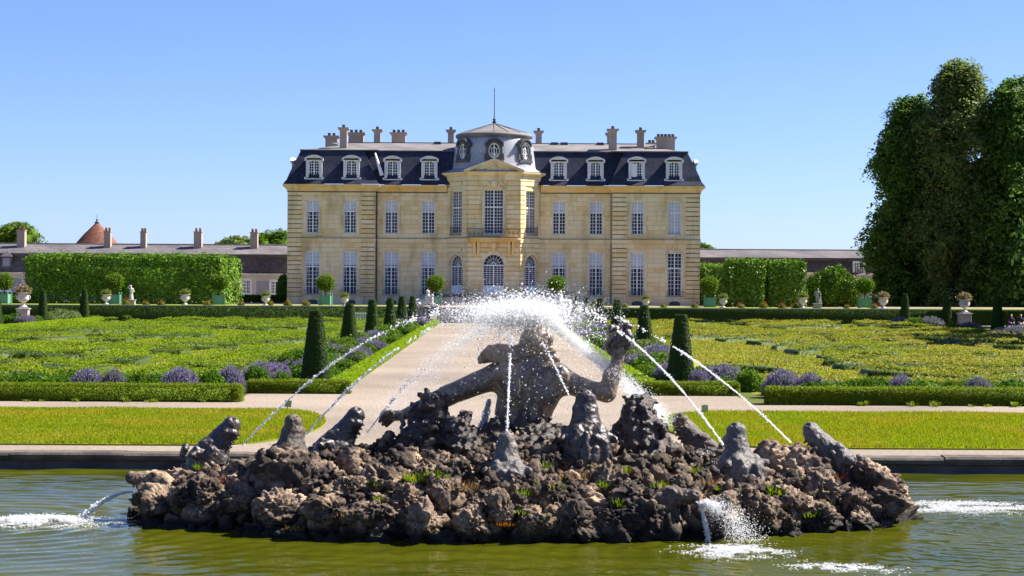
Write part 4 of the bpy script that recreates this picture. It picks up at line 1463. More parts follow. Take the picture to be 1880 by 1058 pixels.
# clipped yew obelisks
def obelisk(h, a0, a1, seed):
    rows, K = 10, 28
    V = []
    for r in range(rows + 1):
        t = r / rows
        a = a0 + (a1 - a0) * t
        z = h * min(1, t)
        for k in range(K):
            q = 2 * math.pi * k / K
            c, s = math.cos(q), math.sin(q)
            e = (abs(c) ** 2.7 + abs(s) ** 2.7) ** (-1 / 2.7)
            V.append((a * c * e, a * s * e, z))
    V.append((0, 0, h))
    F = [[r * K + k, r * K + (k + 1) % K, (r + 1) * K + (k + 1) % K, (r + 1) * K + k] for r in range(rows) for k in range(K)]
    F += [[rows * K + k, rows * K + (k + 1) % K, len(V) - 1, len(V) - 1] for k in range(K)]
    V = np.array(V)
    P, N = sample_tris(V, np.array(F), 100, np.random.default_rng(0))
    return V, np.array(F)
Vc, Fc = obelisk(2.42, 0.525, 0.20, 1)
yew_me = {}
def yew_cone(px, Y, label, group, far=False, h=1.0):
    q = at(px, 523, Y)
    r = thing('yew_cone', (q.x, Y, 0), label, 'topiary', group)
    key = 'far' if far else 'near'
    if key not in yew_me:
        o = leafy('foliage', Vc, Fc, 5000 if far else 15000, 0.075 if far else 0.05, 'yew', 31, None, None, 0.010, 0.02, 2.0, 0.7, inset=0.03)
        yew_me[key] = o.data
        o.parent = r
    else:
        o = bpy.data.objects.new('foliage', yew_me[key])
        COL.objects.link(o)
        o.parent = r
    t = MB()
    t.tube((q.x, Y, -0.02), (q.x, Y, 0.3), 0.06, 0.05)
    t.build('trunk', MATS['bark'], r)
    rv = random.Random(int(px))
    r.scale = (rv.uniform(0.95, 1.06), rv.uniform(0.95, 1.06), h * rv.uniform(0.985, 1.03))
    r.rotation_euler = (rv.uniform(-.012, .012), rv.uniform(-.018, .018), rv.uniform(-.12, .12))
ORD = ['first', 'second', 'third', 'fourth', 'fifth', 'sixth', 'seventh']
for i, (px, Y, h) in enumerate([(580, 67.8, 1), (641, 99, 1), (684, 116, 1), (716, 138, 1), (738, 152, 1), (757, 163, 1)]):
    yew_cone(px, Y, f'clipped dark yew obelisk, {ORD[i]} from the fountain in the row left of the gravel walk', 'yew obelisks left of the walk', i > 1, h)
for i, (px, Y, h) in enumerate([(1250, 66.3, 1), (1184, 99, 1), (1133, 124, 1), (1101, 143, 1), (1076, 158, 1), (1055.5, 168, 1)]):
    yew_cone(px, Y, f'clipped dark yew obelisk, {ORD[i]} from the fountain in the row right of the gravel walk', 'yew obelisks right of the walk', i > 1, h)
for px, Y, lb in ((155, 172, 'clipped yew obelisk beside the grey-green bushes in front of the big hedge block'), (79, 163, 'clipped yew obelisk beside the large flowering urn at the far left'), (-6, 150, 'clipped yew obelisk cut by the left edge of the view'),
                  (1662, 172, 'clipped yew obelisk beside the pink flowered urn on the right terrace'), (1738, 161, 'clipped yew obelisk beside the tall urn on its pedestal'), (1832, 137, 'shaded clipped yew obelisk beside the two seated people')):
    yew_cone(px, Y, lb, 'yew obelisks on the outer borders', True, 1.12)

# beds: earth, clipped edging
def strip(name, pts, z, mat, kind='structure'):
    m = MB()
    m.face([(x, y, z) for x, y in pts])
    return tag(m.build(name, MATS[mat]), kind=kind)
for s in (-1, 1):
    f = lambda pts: [(s * x, y) for x, y in pts][::s]
    strip('flower_bed', f([(7.5, 56.2), (40, 56.2), (40, 62.5), (7.5, 62.5)]), 0.004, 'bed_soil')
    strip('flower_bed', f([(4.7, 60.5), (8.6, 60.5), (8.6, 171), (4.7, 171)]), 0.008, 'bed_soil')
    strip('flower_bed', f([(34.3, 100), (34.3, 171), (41.5, 171), (41.5, 100)]), 0.008, 'bed_soil')
    strip('parterre_ground', f([(8.2, 61.8), (36, 61.8), (36, 171), (8.2, 171)]), 0.012, 'parterre_soil')

def hedge(name, label, x0, x1, y0, y1, z1, n, size, mat, seed, cat='hedge', jit=0.03, bulge=0.03, z0=0.0, group=None, align=0.5, inset=None):
    x0, x1 = sorted((x0, x1))
    V, F = box_vf(x0, x1, y0, y1, z0, z1)
    o = leafy(name, V, F, n, size, mat, seed, None, ((x0 + x1) / 2, (y0 + y1) / 2, z0), jit, bulge, 1.3, align, inset=inset)
    return tag(o, label, cat, group)
for s, w in ((-1, 'left'), (1, 'right')):
    xe = (-7.25 if s < 0 else 7.9)
    hedge('box_hedge', f'low clipped box hedge fronting the lavender bed of the {w} parterre', xe, s * 22, 56.15, 56.9, 0.46, 60000, 0.05, 'border_box', 40 + s)
    hedge('box_hedge', f'short low box hedge at the foot of the nearest yew obelisk {w} of the walk', s * 4.45, s * 7.6, 60.6, 61.2, 0.38, 12000, 0.05, 'border_box', 43 + s)
    hedge('box_hedge', f'low bright box edging along the {w} side of the gravel walk', s * 4.75, s * 5.15, 61.21, 171, 0.34, 60000, 0.075, 'bright_box', 46 + s, align=0.45)
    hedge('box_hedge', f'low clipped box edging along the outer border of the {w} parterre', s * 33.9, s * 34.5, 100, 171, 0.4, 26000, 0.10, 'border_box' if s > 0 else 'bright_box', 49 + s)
    hedge('clipped_hedge', f'long clipped dark hedge under the terrace {w} of the stone stairs', s * 5.9 if s < 0 else s * 7.0, s * 62, 173.7, 175.3, 1.33, 90000, 0.10, 'yew', 52 + s, jit=0.012, bulge=0.02, align=0.75)

# parterre scrolls: low box ribbons laid out in spirals
def parterre(s, label, seed):
    rng = np.random.default_rng(seed)
    C = np.array([(rng.uniform(9, 33.5), 64 + 5.4 * k + rng.uniform(-2, 2)) for k in range(20)])
    hand = rng.choice([-1, 1], len(C))
    rad = rng.uniform(5.5, 8.0, len(C))
    def ribbon(x, y):
        best = np.full(x.shape, 1e9)
        ph = np.zeros(x.shape)
        for (cx, cy), hd, rr in zip(C, hand, rad):
            dx, dy = x - cx, (y - cy) * 0.8
            d = np.hypot(dx, dy)
            k = d < best
            best = np.where(k, d, best)
            ph = np.where(k, d / rr * 2 * math.pi + hd * np.arctan2(dy, dx), ph)
        P = np.stack([x * 0.3, y * 0.3, 0 * x], -1).reshape(-1, 3)
        wob = (vnoise(P, seed) - 0.5).reshape(x.shape) * 2.8 + (vnoise(P * 3.1, seed + 2) - 0.5).reshape(x.shape) * 1.3
        gaps = vnoise(np.stack([x * 0.16, y * 0.11, 0 * x + 5], -1).reshape(-1, 3), seed + 4).reshape(x.shape)
        q1 = vnoise(np.stack([x * 0.10, y * 0.055, 0 * x + 2], -1).reshape(-1, 3), seed + 7).reshape(x.shape)
        q2 = vnoise(np.stack([x * 0.42, y * 0.16, 0 * x + 3], -1).reshape(-1, 3), seed + 8).reshape(x.shape)
        v = np.sin(2 * math.pi * (y / 6.0 + 2.2 * q1 + 0.8 * q2) + 0.5 * np.sin(ph + wob))
        q3 = vnoise(np.stack([x * 0.30, y * 0.10, 0 * x + 9], -1).reshape(-1, 3), seed + 12).reshape(x.shape)
        v = np.where(q3 < 0.36, np.minimum(v, -0.4), v)
        return np.where((gaps > (0.78 if s < 0 else 0.68)) , -1, v)
    def inside(x, y): return (x > 9.0) & (x < 33.4) & (y > 62.6) & (y < 170.4)
    TH = 0.30
    # solid bodies of the ribbons
    nx, ny = 210, 760
    gx = np.linspace(8.8, 33.6, nx)
    gy = np.linspace(62.4, 170.6, ny)
    X, Y = np.meshgrid(gx, gy)
    on = (ribbon(X, Y) > TH) & inside(X, Y)
    hgt = 0.30 + 0.14 * vnoise(np.stack([X * 0.5, Y * 0.3, 0 * X], -1).reshape(-1, 3), 9).reshape(X.shape)
    Zg = np.where(on, hgt * 0.62, -0.05)
    V = np.stack([s * X.ravel(), Y.ravel(), Zg.ravel()], 1)
    i = np.arange((ny - 1) * nx).reshape(ny - 1, nx)[:, :-1].ravel()
    Q = np.stack([i, i + 1, i + nx + 1, i + nx], 1)
    Q = Q[(Zg.ravel()[Q] > 0).any(1)]
    if s < 0: Q = Q[:, ::-1]
    # leaves: more of them where the parterre is nearer
    n = 520000
    u = rng.random(n)
    y = 62.6 * (170.4 / 62.6) ** u
    x = rng.uniform(9, 33.4, n)
    r = ribbon(x, y)
    low = r < TH - 0.05                              # sparse low growth between the ribbons
    k = ~low | (rng.random(n) < (0.75 if s < 0 else 0.55) * np.clip(vnoise(np.stack([x * 1.3, y * 0.55, 0 * x], 1), 23) * 2 - 0.35, 0.1, 1))
    x, y, r, low = x[k], y[k], r[k], low[k]
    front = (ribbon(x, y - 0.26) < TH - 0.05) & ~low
    h = 0.34 + 0.16 * vnoise(np.stack([x * 0.5, y * 0.3, 0 * x], 1), 9)
    h = h + 0.20 * (vnoise(np.stack([x * 1.7, y * 0.9, 0 * x], 1), 19) - 0.4)
    edge = np.clip((r - TH) / 0.3, 0, 1)
    z = h * (0.25 + 0.75 * np.sqrt(edge)) + rng.normal(0, 0.045, len(x)) + 0.02
    z = np.where(front, rng.random(len(x)) * h, z)
    fr_ = front | (rng.random(len(x)) < 0.06)  # camera-facing leaves, plus a few at random, get the painted-shade colour
    lump = np.clip(vnoise(np.stack([x * 1.3, y * 0.55, 0 * x], 1), 23) - 0.25, 0, 1)
    z = np.where(low, (0.02 + 0.24 * lump) * (0.3 + 0.7 * rng.random(len(x)) ** 0.5), z)
    P = np.stack([s * x, y, z], 1)
    N = np.tile(np.array([0, 0, 1.0]), (len(P), 1)) + np.stack([0 * x, -6.0 * front, 0 * x], 1)
    N /= np.linalg.norm(N, axis=1)[:, None]
    V1, F1 = leaves(P, N, 1.0, rng, 0.55, 1.5)
    sz = (0.055 + 0.045 * (y / 170))[:, None, None]
    V1 = ((V1.reshape(-1, 4, 3) - P[:, None]) * sz + P[:, None]).reshape(-1, 3)
    shade_v = np.repeat(fr_, 4)
    ix = np.cumsum(~shade_v) - 1
    io = np.cumsum(shade_v) - 1
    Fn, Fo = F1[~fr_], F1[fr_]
    V2, F2 = join([(V1[~shade_v], ix[Fn]), (V1[shade_v], io[Fo]), (V, Q)])
    o = mesh_np('boxwood_hedge', V2, F2, MATS['box_leaf' if s < 0 else 'yellow_box'], None, (s * 21, 116, 0), mat2=MATS['front_shade_box'], n2=len(Q) + len(Fo))
    tag(o, label, 'hedge', 'boxwood scrollwork of the two parterres')
    # thin dry grass between the ribbons
    n = 60000
    y = 62.6 * (170.4 / 62.6) ** rng.random(n)
    x = rng.uniform(9, 33.4, n)
    k = ribbon(x, y) < TH
    x, y = x[k], y[k]
    a = rng.uniform(0, math.pi, len(x))
    w = 0.018 + 0.02 * y / 170
    hh = rng.uniform(0.05, 0.14, len(x))
    B = np.stack([s * x, y, 0 * x + 0.01], 1)
    D = np.stack([np.cos(a) * w, np.sin(a) * w, 0 * w], 1)
    T = B + np.stack([rng.normal(0, .04, len(x)), rng.normal(0, .04, len(x)), hh], 1)
    Vg = np.stack([B - D, B + D, T], 1).reshape(-1, 3)
    tag(mesh_np('dry_grass', Vg, np.arange(len(Vg)).reshape(-1, 3), MATS['dry_blade']), 'thin sun-dried grass between the box ribbons', 'grass', kind='stuff')
m_leaf('dry_blade', (0.20, 0.22, 0.03), (0.28, 0.25, 0.06), (0.38, 0.31, 0.12), 0.35)
parterre(-1, 'green low box scrollwork filling the parterre left of the gravel walk', 61)
parterre(1, 'yellowing low box scrollwork filling the parterre right of the gravel walk', 67)

# lavender, peonies and grey-leaved bushes
HEMI_V, HEMI_F = ICO[3]
HEMI = (HEMI_V[:, 2] > -0.25)
def dome_vf(rx, ry, h, seed, lump=0.12):
    V = ICO[4][0].copy()
    V = V * (1 + lump * 2 * (fbm(V * 2.2 + seed, 3, seed)[:, None] - 0.5))
    V[:, 2] = np.where(V[:, 2] > 0, V[:, 2] * h, V[:, 2] * 0.06)
    V[:, 0] *= rx
    V[:, 1] *= ry
    return V, ICO[4][1]
def make_lavender(seed, flower, n=1500):
    r = thing('lavender', (0, 0, 0), 'x', 'lavender')
    rng = np.random.default_rng(seed)
    a = rng.uniform(0, 2 * math.pi, n)
    e = np.arccos(1 - rng.random(n) * 0.92)
    d = np.stack([np.sin(e) * np.cos(a), np.sin(e) * np.sin(a), np.cos(e)], 1)
    L = (0.62 * rng.uniform(0.82, 1.12, n))[:, None]
    T = d * L * np.array([1.0, 1.0, 0.92]) + np.array([0, 0, 0.02])
    B = d * L * 0.25
    t = np.cross(d, rng.normal(size=(n, 3)))
    t /= np.linalg.norm(t, axis=1)[:, None]
    w = 0.010
    S = np.stack([B - t * w, B + t * w, T + t * w * 0.5, T - t * w * 0.5], 1).reshape(-1, 3)
    V, F = dome_vf(0.5, 0.5, 0.46, seed)
    P, N = sample_tris(V, F, 2600, rng)
    lv = leaves(P, N, 0.075, rng, 0.2, 3.5)
    V2, F2 = join([(S, np.arange(4 * n).reshape(n, 4)), lv, (V * 0.9, F)])
    mesh_np('foliage', V2, F2, MATS['lavender_leaf'], r)
    k = d[:, 2] > 0.30
    fl = []
    for j in range(3):
        Pf = T[k] - d[k] * (0.03 * j)
        fl.append(leaves(Pf, d[k], 0.042, rng, 0.3, 1.4))
    V3, F3 = join(fl)
    mesh_np('flowers', V3, F3, MATS[flower], r)
    return r
def make_bush(name, seed, mat, size=0.11, n=1500, cat='bush', h=0.55):
    r = thing(name, (0, 0, 0), 'x', cat)
    V, F = dome_vf(0.6, 0.55, h, seed, 0.25)
    leafy('foliage', V, F, n, size, mat, seed, r, None, 0.05, 0.06, 3.0, 0.35, droop=0.2)
    return r
PARK = (0, -400, 0)
lavs = [make_lavender(71, 'lavender_flower'), make_lavender(72, 'grey_flower')]
bush = [make_bush('peony', 74, 'peony_leaf', 0.12, 1700, 'peony bush'), make_bush('peony', 75, 'peony_leaf', 0.10, 1900, 'peony bush', 0.5), make_bush('sage_bush', 76, 'sage_leaf', 0.08, 2600, 'bush', 0.6), make_bush('green_bush', 77, 'light_leaf', 0.09, 2200, 'bush', 0.6)]
used = set()
def plant(proto, loc, scale, rz, label, group):
    if proto.name not in used:
        used.add(proto.name)
        proto.location = loc
        proto.rotation_euler = (0, 0, rz)
        proto.scale = (scale,) * 3 if not isinstance(scale, tuple) else scale
        o = proto
        WLOC[o.name] = Vector(loc)
        o['label'] = label
    else: o = copy_tree(proto, None, loc, rz, scale, label)
    o['group'] = group
rg = random.Random(9)
def row(px, py, w, hh, kind, label):
    """front border plant: px centre, width and height in photo pixels"""
    Y = 58.6 + rg.uniform(0, 1.6)
    q = at(px, 523, Y)
    if abs(q.x) < 7.9:
        Y += 3.4
        q = at(px, 523, Y)
    s = FPX / Y
    p = {'l': lavs[0], 'g': lavs[1], 'p': bush[0], 'q': bush[1], 's': bush[2], 'n': bush[3]}[kind]
    bw = 1.25
    bh = 0.6
    plant(p, (q.x, Y, 0), (w / s / bw, w / s / bw, hh / s / bh), rg.uniform(0, 6.28), label, 'plants of the front border')
for a in ((162, 0, 72, 46, 'l', 'lavender clump with faded purple heads in the front border, second lavender from the left edge'),
          (210, 0, 52, 48, 'g', 'grey seed-headed lavender just right of the first purple lavender in the left border'),
          (331, 0, 78, 52, 'l', 'largest purple lavender clump in the front border left of the walk'),
          (424, 0, 58, 50, 'l', 'purple lavender clump at the inner end of the left front border'),
          (60, 0, 100, 40, 'p', 'wide dark leafy peony bush between the left edge and the first lavender'),
          (8, 0, 50, 36, 'q', 'leafy green peony cut by the left edge of the view'),
          (112, 0, 40, 30, 'q', 'small peony bush filling the gap left of the first purple lavender'),
          (255, 0, 50, 40, 'q', 'peony bush between the grey lavender and the largest lavender'),
          (283, 0, 40, 38, 'p', 'spiky green peony touching the largest lavender of the left border'),
          (388, 0, 56, 42, 'p', 'round peony bush between the two right lavenders of the left border'),
          (472, 0, 52, 44, 'q', 'last green peony bush at the inner end of the left border'),
          (520, 0, 40, 34, 'q', 'low peony bush beside the foot of the nearest left yew obelisk'),
          (1283, 0, 44, 42, 'l', 'purple lavender clump touching the nearest yew obelisk right of the walk'),
          (1438, 0, 80, 50, 'l', 'broad purple lavender clump in the right front border'),
          (1488, 0, 60, 46, 'l', 'purple lavender rising behind the peony of the right front border'),
          (1655, 0, 58, 44, 'l', 'small purple lavender between peonies in the right front border'),
          (1797, 0, 62, 42, 'g', 'pale grey lavender mound in the right front border'),
          (1503, 0, 72, 34, 'p', 'dark peony bush in front of the purple lavenders of the right border'),
          (1573, 0, 56, 34, 'q', 'left half of the double peony in the middle of the right border'),
          (1612, 0, 60, 38, 'p', 'right half of the double peony in the middle of the right border'),
          (1688, 0, 74, 36, 'p', 'dark peony bush in front of the small purple lavender'),
          (1745, 0, 44, 32, 'q', 'thin peony between the small lavender and the grey mound'),
          (1856, 0, 70, 36, 'p', 'dark peony bush beyond the grey lavender mound'),
          (1375, 0, 60, 40, 'n', 'light green bush between the right yew obelisk and the broad lavender'),
          (1330, 0, 46, 30, 'q', 'small peony beside the lavender at the right yew obelisk')):
    row(*a)
for s, w, x1 in ((-1, 'left', 14.4), (1, 'right', 16.0)):
    for i in range(17):
        x = s * (8.6 + (x1 - 8.6) * (i + rg.random()) / 17)
        Y = rg.uniform(59.6, 61.6)
        sc = rg.uniform(0.8, 1.15)
        plant([bush[0], bush[1], bush[3], bush[1]][i % 4], (x, Y, 0), (sc, sc, sc * rg.uniform(0.7, 0.95)), rg.uniform(0, 6.28), f'leafy green bush at the back of the {w} front border, behind the lavenders', f'green bushes at the back of the {w} front border')
# beds along the walk
for s, w in ((-1, 'left'), (1, 'right')):
    Y = 62.5
    k = 0
    while Y < 170:
        for j in range(2):
            x = s * rg.uniform(5.5, 7.9)
            kd = rg.choice([0, 0, 1, 2, 3, 3])
            nm = ['purple lavender clump', 'grey-green sage bush', 'green leafy peony', 'light green bush'][kd]
            p = [lavs[0], bush[2], bush[rg.randint(0, 1)], bush[3]][kd]
            sc = rg.uniform(0.85, 1.45)
            if Y < 70.5 and 5.0 < abs(x) < 7.4: continue
            if abs(abs(x) - 6.3) < 0.9 and any(abs(Y - c) < 1.2 for c in (67, 99, 116, 124, 138, 143, 152, 158, 163, 168)): continue
            plant(p, (x, Y + rg.uniform(-0.6, 0.6), 0), (sc, sc, sc * rg.uniform(0.8, 1.1)), rg.uniform(0, 6.28), f'{nm} in the flower bed along the {w} edge of the gravel walk', f'{nm}s in the {w} walk bed')
        Y *= 1.026
# outer borders
for px, Y, kd, sc, lb in ((12, 160, 'q', 1.6, 'leafy bush at the far left end of the outer border'), (32, 158, 'p', 2.0, 'dark leafy bush left of the purple lavender on the outer left border'), (47, 157, 'l', 1.7, 'purple lavender clump on the outer left border below the big urn'), (62, 160, 'n', 1.5, 'light green bush right of the purple lavender on the outer left border'),
                          (88, 166, 's', 1.7, 'grey-green bush touching the yew obelisk near the big urn'), (108, 168, 's', 2.3, 'largest grey-green bush between the two left obelisks'), (130, 169, 's', 2.0, 'grey-green bush just left of the obelisk before the big hedge block'), (175, 170, 'n', 1.2, 'small green bush right of the obelisk before the big hedge block'),
                          (1655, 163, 'l', 1.9, 'lavender mound at the foot of the obelisk beside the pink urn'), (1682, 160, 'n', 2.0, 'bright green bush between the two right-hand obelisks'), (1708, 160, 'g', 2.2, 'pale grey lavender mound left of the tall urn obelisk'), (1698, 166, 'l', 1.6, 'lavender mound behind the bright green bush'),
                          (1750, 150, 'n', 1.4, 'shaded green bush right of the tall urn obelisk'), (1782, 146, 'g', 1.8, 'shaded grey lavender below the tall pedestal urn'), (1842, 128, 'g', 1.7, 'shaded grey lavender at the foot of the darkest obelisk'), (1868, 127, 'g', 2.0, 'shaded grey lavender mound in front of the seated people')):
    p = {'l': lavs[0], 'g': lavs[1], 'p': bush[0], 'q': bush[1], 's': bush[2], 'n': bush[3]}[kd]
    q = at(px, 523, Y)
    plant(p, (q.x, Y, 0), (sc * .9, sc * .9, sc * .75), rg.uniform(0, 6), lb, 'plants of the outer borders')

# big clipped hornbeam blocks
V, F = box_vf(at(48, 523, 188).x, at(401, 523, 188).x, 188, 195, TZ, at(250, 473, 188).z)
V[V[:, 1] > 190, 0] = np.where(V[V[:, 1] > 190, 0] < -30, V[V[:, 1] > 190, 0], at(441, 523, 195).x)
o = leafy('hornbeam_block', V, F, 34000, 0.27, 'hornbeam', 81, None, (-36, 188, TZ), 0.17, 0.34, 0.9, 0.66, inset=0.75)
tag(o, 'huge clipped hornbeam block with sunlit end standing before the left service wing', 'hedge')
for k, (x0, x1, Y, D, pt, lb) in enumerate(((1289, 1340, 199, 6, 491, 'clipped hornbeam block half hidden behind its neighbour at the mansion corner'), (1338, 1402, 190, 3.5, 480, 'taller clipped hornbeam block with sunlit left edge beside the statue'), (1411, 1477, 191, 3.5, 482, 'square clipped hornbeam block with sunlit right edge nearest the grey statue'))):
    hedge('hornbeam_block', lb, at(x0, 523, Y).x, at(x1, 523, Y).x, Y, Y + D, at(x0, pt, Y).z, 8000, 0.26, 'hornbeam', 84 + k, 'hedge', 0.15, 0.3, TZ, 'clipped hornbeam blocks by the mansion', align=0.62, inset=0.65)
hedge('low_hedge', 'low bright hedge at the foot of the left service wing beside the mansion', at(441, 523, 210).x, at(525, 523, 210).x, 210, 211.2, TZ + 0.75, 5000, 0.2, 'light_leaf', 88, z0=TZ)
hedge('low_hedge', 'low green hedge behind the big urn left of the hornbeam block', at(-20, 523, 186).x, at(46, 523, 186).x, 187, 188, TZ + 1.0, 4000, 0.16, 'light_leaf', 89, z0=TZ)

# trees: trunk, limbs, crown of leaf clumps
def tree(name, label, base, h, clumps, mat, leaf, n, seed, tr=0.45, group=None, cat='tree', limbs=6, shell=0.72, core=0.62, spray=0.0):
    rng = np.random.default_rng(seed)
    r = thing(name, base, label, cat, group)
    bx, by, bz = base
    parts, cores, vol = [], [], [abs(c[3] * c[4] * c[5]) ** (2 / 3) for c in clumps]
    for (cx, cy, cz, rx, ry, rz), v in zip(clumps, vol):
        k = int(n * v / sum(vol))
        d = rng.normal(size=(k, 3))
        d /= np.linalg.norm(d, axis=1)[:, None]
        rad = shell + (1.04 - shell) * rng.random(k) ** 0.7
        P = d * rad[:, None]
        P *= (1 + 0.35 * (fbm(d * 2.6 + seed + cx, 3, seed) - 0.5))[:, None]
        P = P * np.array([rx, ry, rz]) + np.array([bx + cx, by + cy, bz + cz])
        if spray:                                              # leaves gathered in drooping sprays at the twig ends
            m_ = max(4, k // 26)
            c_ = P[:m_]
            i_ = rng.integers(0, m_, k)
            tl = d[:m_] * 0.55 + rng.normal(0, 0.38, (m_, 3)) + np.array([0, 0, 0.55])
            tl /= np.linalg.norm(tl, axis=1)[:, None]
            e = rng.normal(size=(k, 3)) * spray
            e -= (e * tl[i_]).sum(1)[:, None] * tl[i_] * 0.75
            e[:, 2] -= 0.35 * (e ** 2).sum(1) / spray
            parts.append(leaves(c_[i_] + e, tl[i_], leaf, rng, 0.62, 1.7, 0.4))
        else: parts.append(leaves(P, d, leaf, rng, 0.3, 1.5, 0.4))
        if core:
            V = ICO[3][0] * core * (1 + 0.3 * (fbm(ICO[3][0] * 2.6 + cx, 2, seed)[:, None] - 0.5))
            cores.append((V * np.array([rx, ry, rz]) + np.array([bx + cx, by + cy, bz + cz]), ICO[3][1]))
    V, F = join(parts + cores)
    mesh_np('crown', V, F, MATS[mat], r, mat2=MATS[mat + '_inner'], n2=sum(len(c[1]) for c in cores))
    m = MB()
    top = Vector((bx, by, bz + h * 0.72))
    m.path([(bx, by, bz - 0.1), (bx + 0.05 * tr, by, bz + h * 0.3), top], [tr * 1.2, tr * 0.8, tr * 0.25], 10)
    rr = random.Random(seed)
    for i in range(limbs):
        c = clumps[rr.randrange(len(clumps))]
        t = rr.uniform(0.2, 0.55)
        s0 = Vector((bx, by, bz + h * t))
        m.path([s0, s0.lerp(Vector((bx + c[0], by + c[1], bz + c[2])), 0.5) + Vector((0, 0, 0.3)), Vector((bx + c[0], by + c[1], bz + c[2]))], [tr * 0.4, tr * 0.25, tr * 0.08], 7)
    m.build('trunk', MATS['bark'], r)
    return r
def column_clumps(seed, W, H, z0, n, rr=(0.07, 0.23), pw=0.6, top=0.12, D=None):
    """clumps filling a tall rounded crown W wide and H high"""
    r = random.Random(seed)
    out = []
    D = D or W
    for i in range(n):
        t = (i + 0.5) / n
        z = z0 + (H - z0) * t
        tt = (z - z0) / (H - z0)
        wid = min(1.0, (1.02 - tt) / (1 - pw)) ** 0.5 if tt > pw else 0.95 + 0.05 * math.sin(tt / pw * math.pi)
        a = r.uniform(2.6, 6.8) if i % 4 else r.uniform(0, 6.28)
        s = r.uniform(*rr) * W
        q = max(0.0, wid * W / 2 * (0.95 + 0.09 * math.sin(5.1 * t * 3 + 2.3 * seed) + r.uniform(-0.24, 0.10)) - s * 0.85) * (1 if i % 5 else r.uniform(0.2, 0.8))
        out.append((q * math.cos(a), q * D / W * math.sin(a), min(z, H - s * 0.8), s, s, s * r.uniform(0.85, 1.3)))
    return out
def big_tree(px, px0, px1, ptop, Y, label, mat, leaf, n, seed, nc, **kw):
    b, t = at(px, 566, Y), at(px, ptop, Y)
    W = (px1 - px0) * Y / FPX * 1.0
    H = t.z - TZ
    return tree('chestnut_tree', label, (b.x, Y, TZ), H, column_clumps(seed, W, H, 0.2, nc, D=W * 0.8, **kw), mat, leaf, n, seed, 0.5, 'tall trees beside the terrace', shell=0.45, core=0.3, spray=0.5, limbs=14)
big_tree(1672, 1586, 1762, 182, 212, 'dense dark tree with upright straight edge, leftmost of the tall trees', 'chestnut', 0.40, 95000, 91, 120)
big_tree(1757, 1664, 1850, 122, 209, 'tallest tree with paler olive airy crown in the middle of the tall group', 'acacia', 0.36, 95000, 92, 120, pw=0.72)
big_tree(1862, 1772, 1965, 150, 207, 'dark green tree cut by the right edge of the view beside the tallest tree', 'chestnut', 0.40, 90000, 93, 105)
# trees of the same avenue standing nearer, whose shade falls across the right border
for k, (x, y, h) in enumerate(((48.5, 152, 20), (52.5, 169, 21), (44, 136, 18), (40, 120, 17))):
    tree('chestnut_tree', 'avenue tree casting shade over the right border', (x, y, 0), h, column_clumps(100 + k, 12, h, 2.0, 22, (0.2, 0.32)), 'chestnut', 0.6, 14000, 100 + k, 0.5, 'avenue trees', spray=0.8)
# rounded bush by the statue and background trees
q = at(1528, 523, 196)
tree('yew_bush', 'big rounded dark bush between the square hornbeam and the tall trees', (q.x, 196, TZ), 4.2, [(-1.3, 0, 1.6, 1.5, 1.5, 1.9), (0.3, 0, 2.1, 1.7, 1.5, 2.1), (1.5, -0.2, 1.5, 1.3, 1.3, 1.6), (-0.4, -0.6, 1.2, 1.6, 1.2, 1.4), (2.0, 0, 1.0, 0.9, 1, 1.1)], 'hornbeam', 0.22, 14000, 110, 0.15, None, 'bush', 3)
for k, (px, pt, Y, W, lb, mt) in enumerate(((22, 404, 285, 7.5, 'leafy tree rising behind the first chimney of the left service wing', 'light_leaf'), (432, 431, 300, 5, 'round tree top showing between the last two chimneys of the left wing', 'acacia'), (470, 434, 300, 5, 'low tree top beside the last chimney of the left wing', 'acacia'), (512, 417, 290, 6.5, 'dark tree top touching the left corner of the mansion', 'light_leaf'), (1297, 449, 300, 3.6, 'small tree top showing at the right corner of the mansion', 'light_leaf'))):
    b = at(px, 523, Y)
    t = at(px, pt, Y)
    r = random.Random(k)
    cl = [(r.uniform(-.5, .5) * W * 0.7, r.uniform(-.3, .3) * W, t.z - W * r.uniform(0.22, 0.5), W * r.uniform(.22, .36), W * .3, W * r.uniform(.2, .3)) for _ in range(11)]
    cl.append((0, 0, t.z - W * 0.25, W * 0.28, W * 0.3, W * 0.25))
    tree('garden_tree', lb, (b.x, Y, 0), t.z, cl, mt, 0.4, 9000, 120 + k, 0.3, 'trees beyond the service wings', limbs=4, spray=0.5)
q = at(519, 523, 212)
tree('garden_tree', 'narrow dark shrub against the left corner of the mansion', (q.x, 212, TZ), 3.0, [(0, 0, 1.4, .7, .7, 1.4), (.1, 0, 2.2, .5, .5, .9)], 'hornbeam', 0.2, 2500, 131, 0.1)

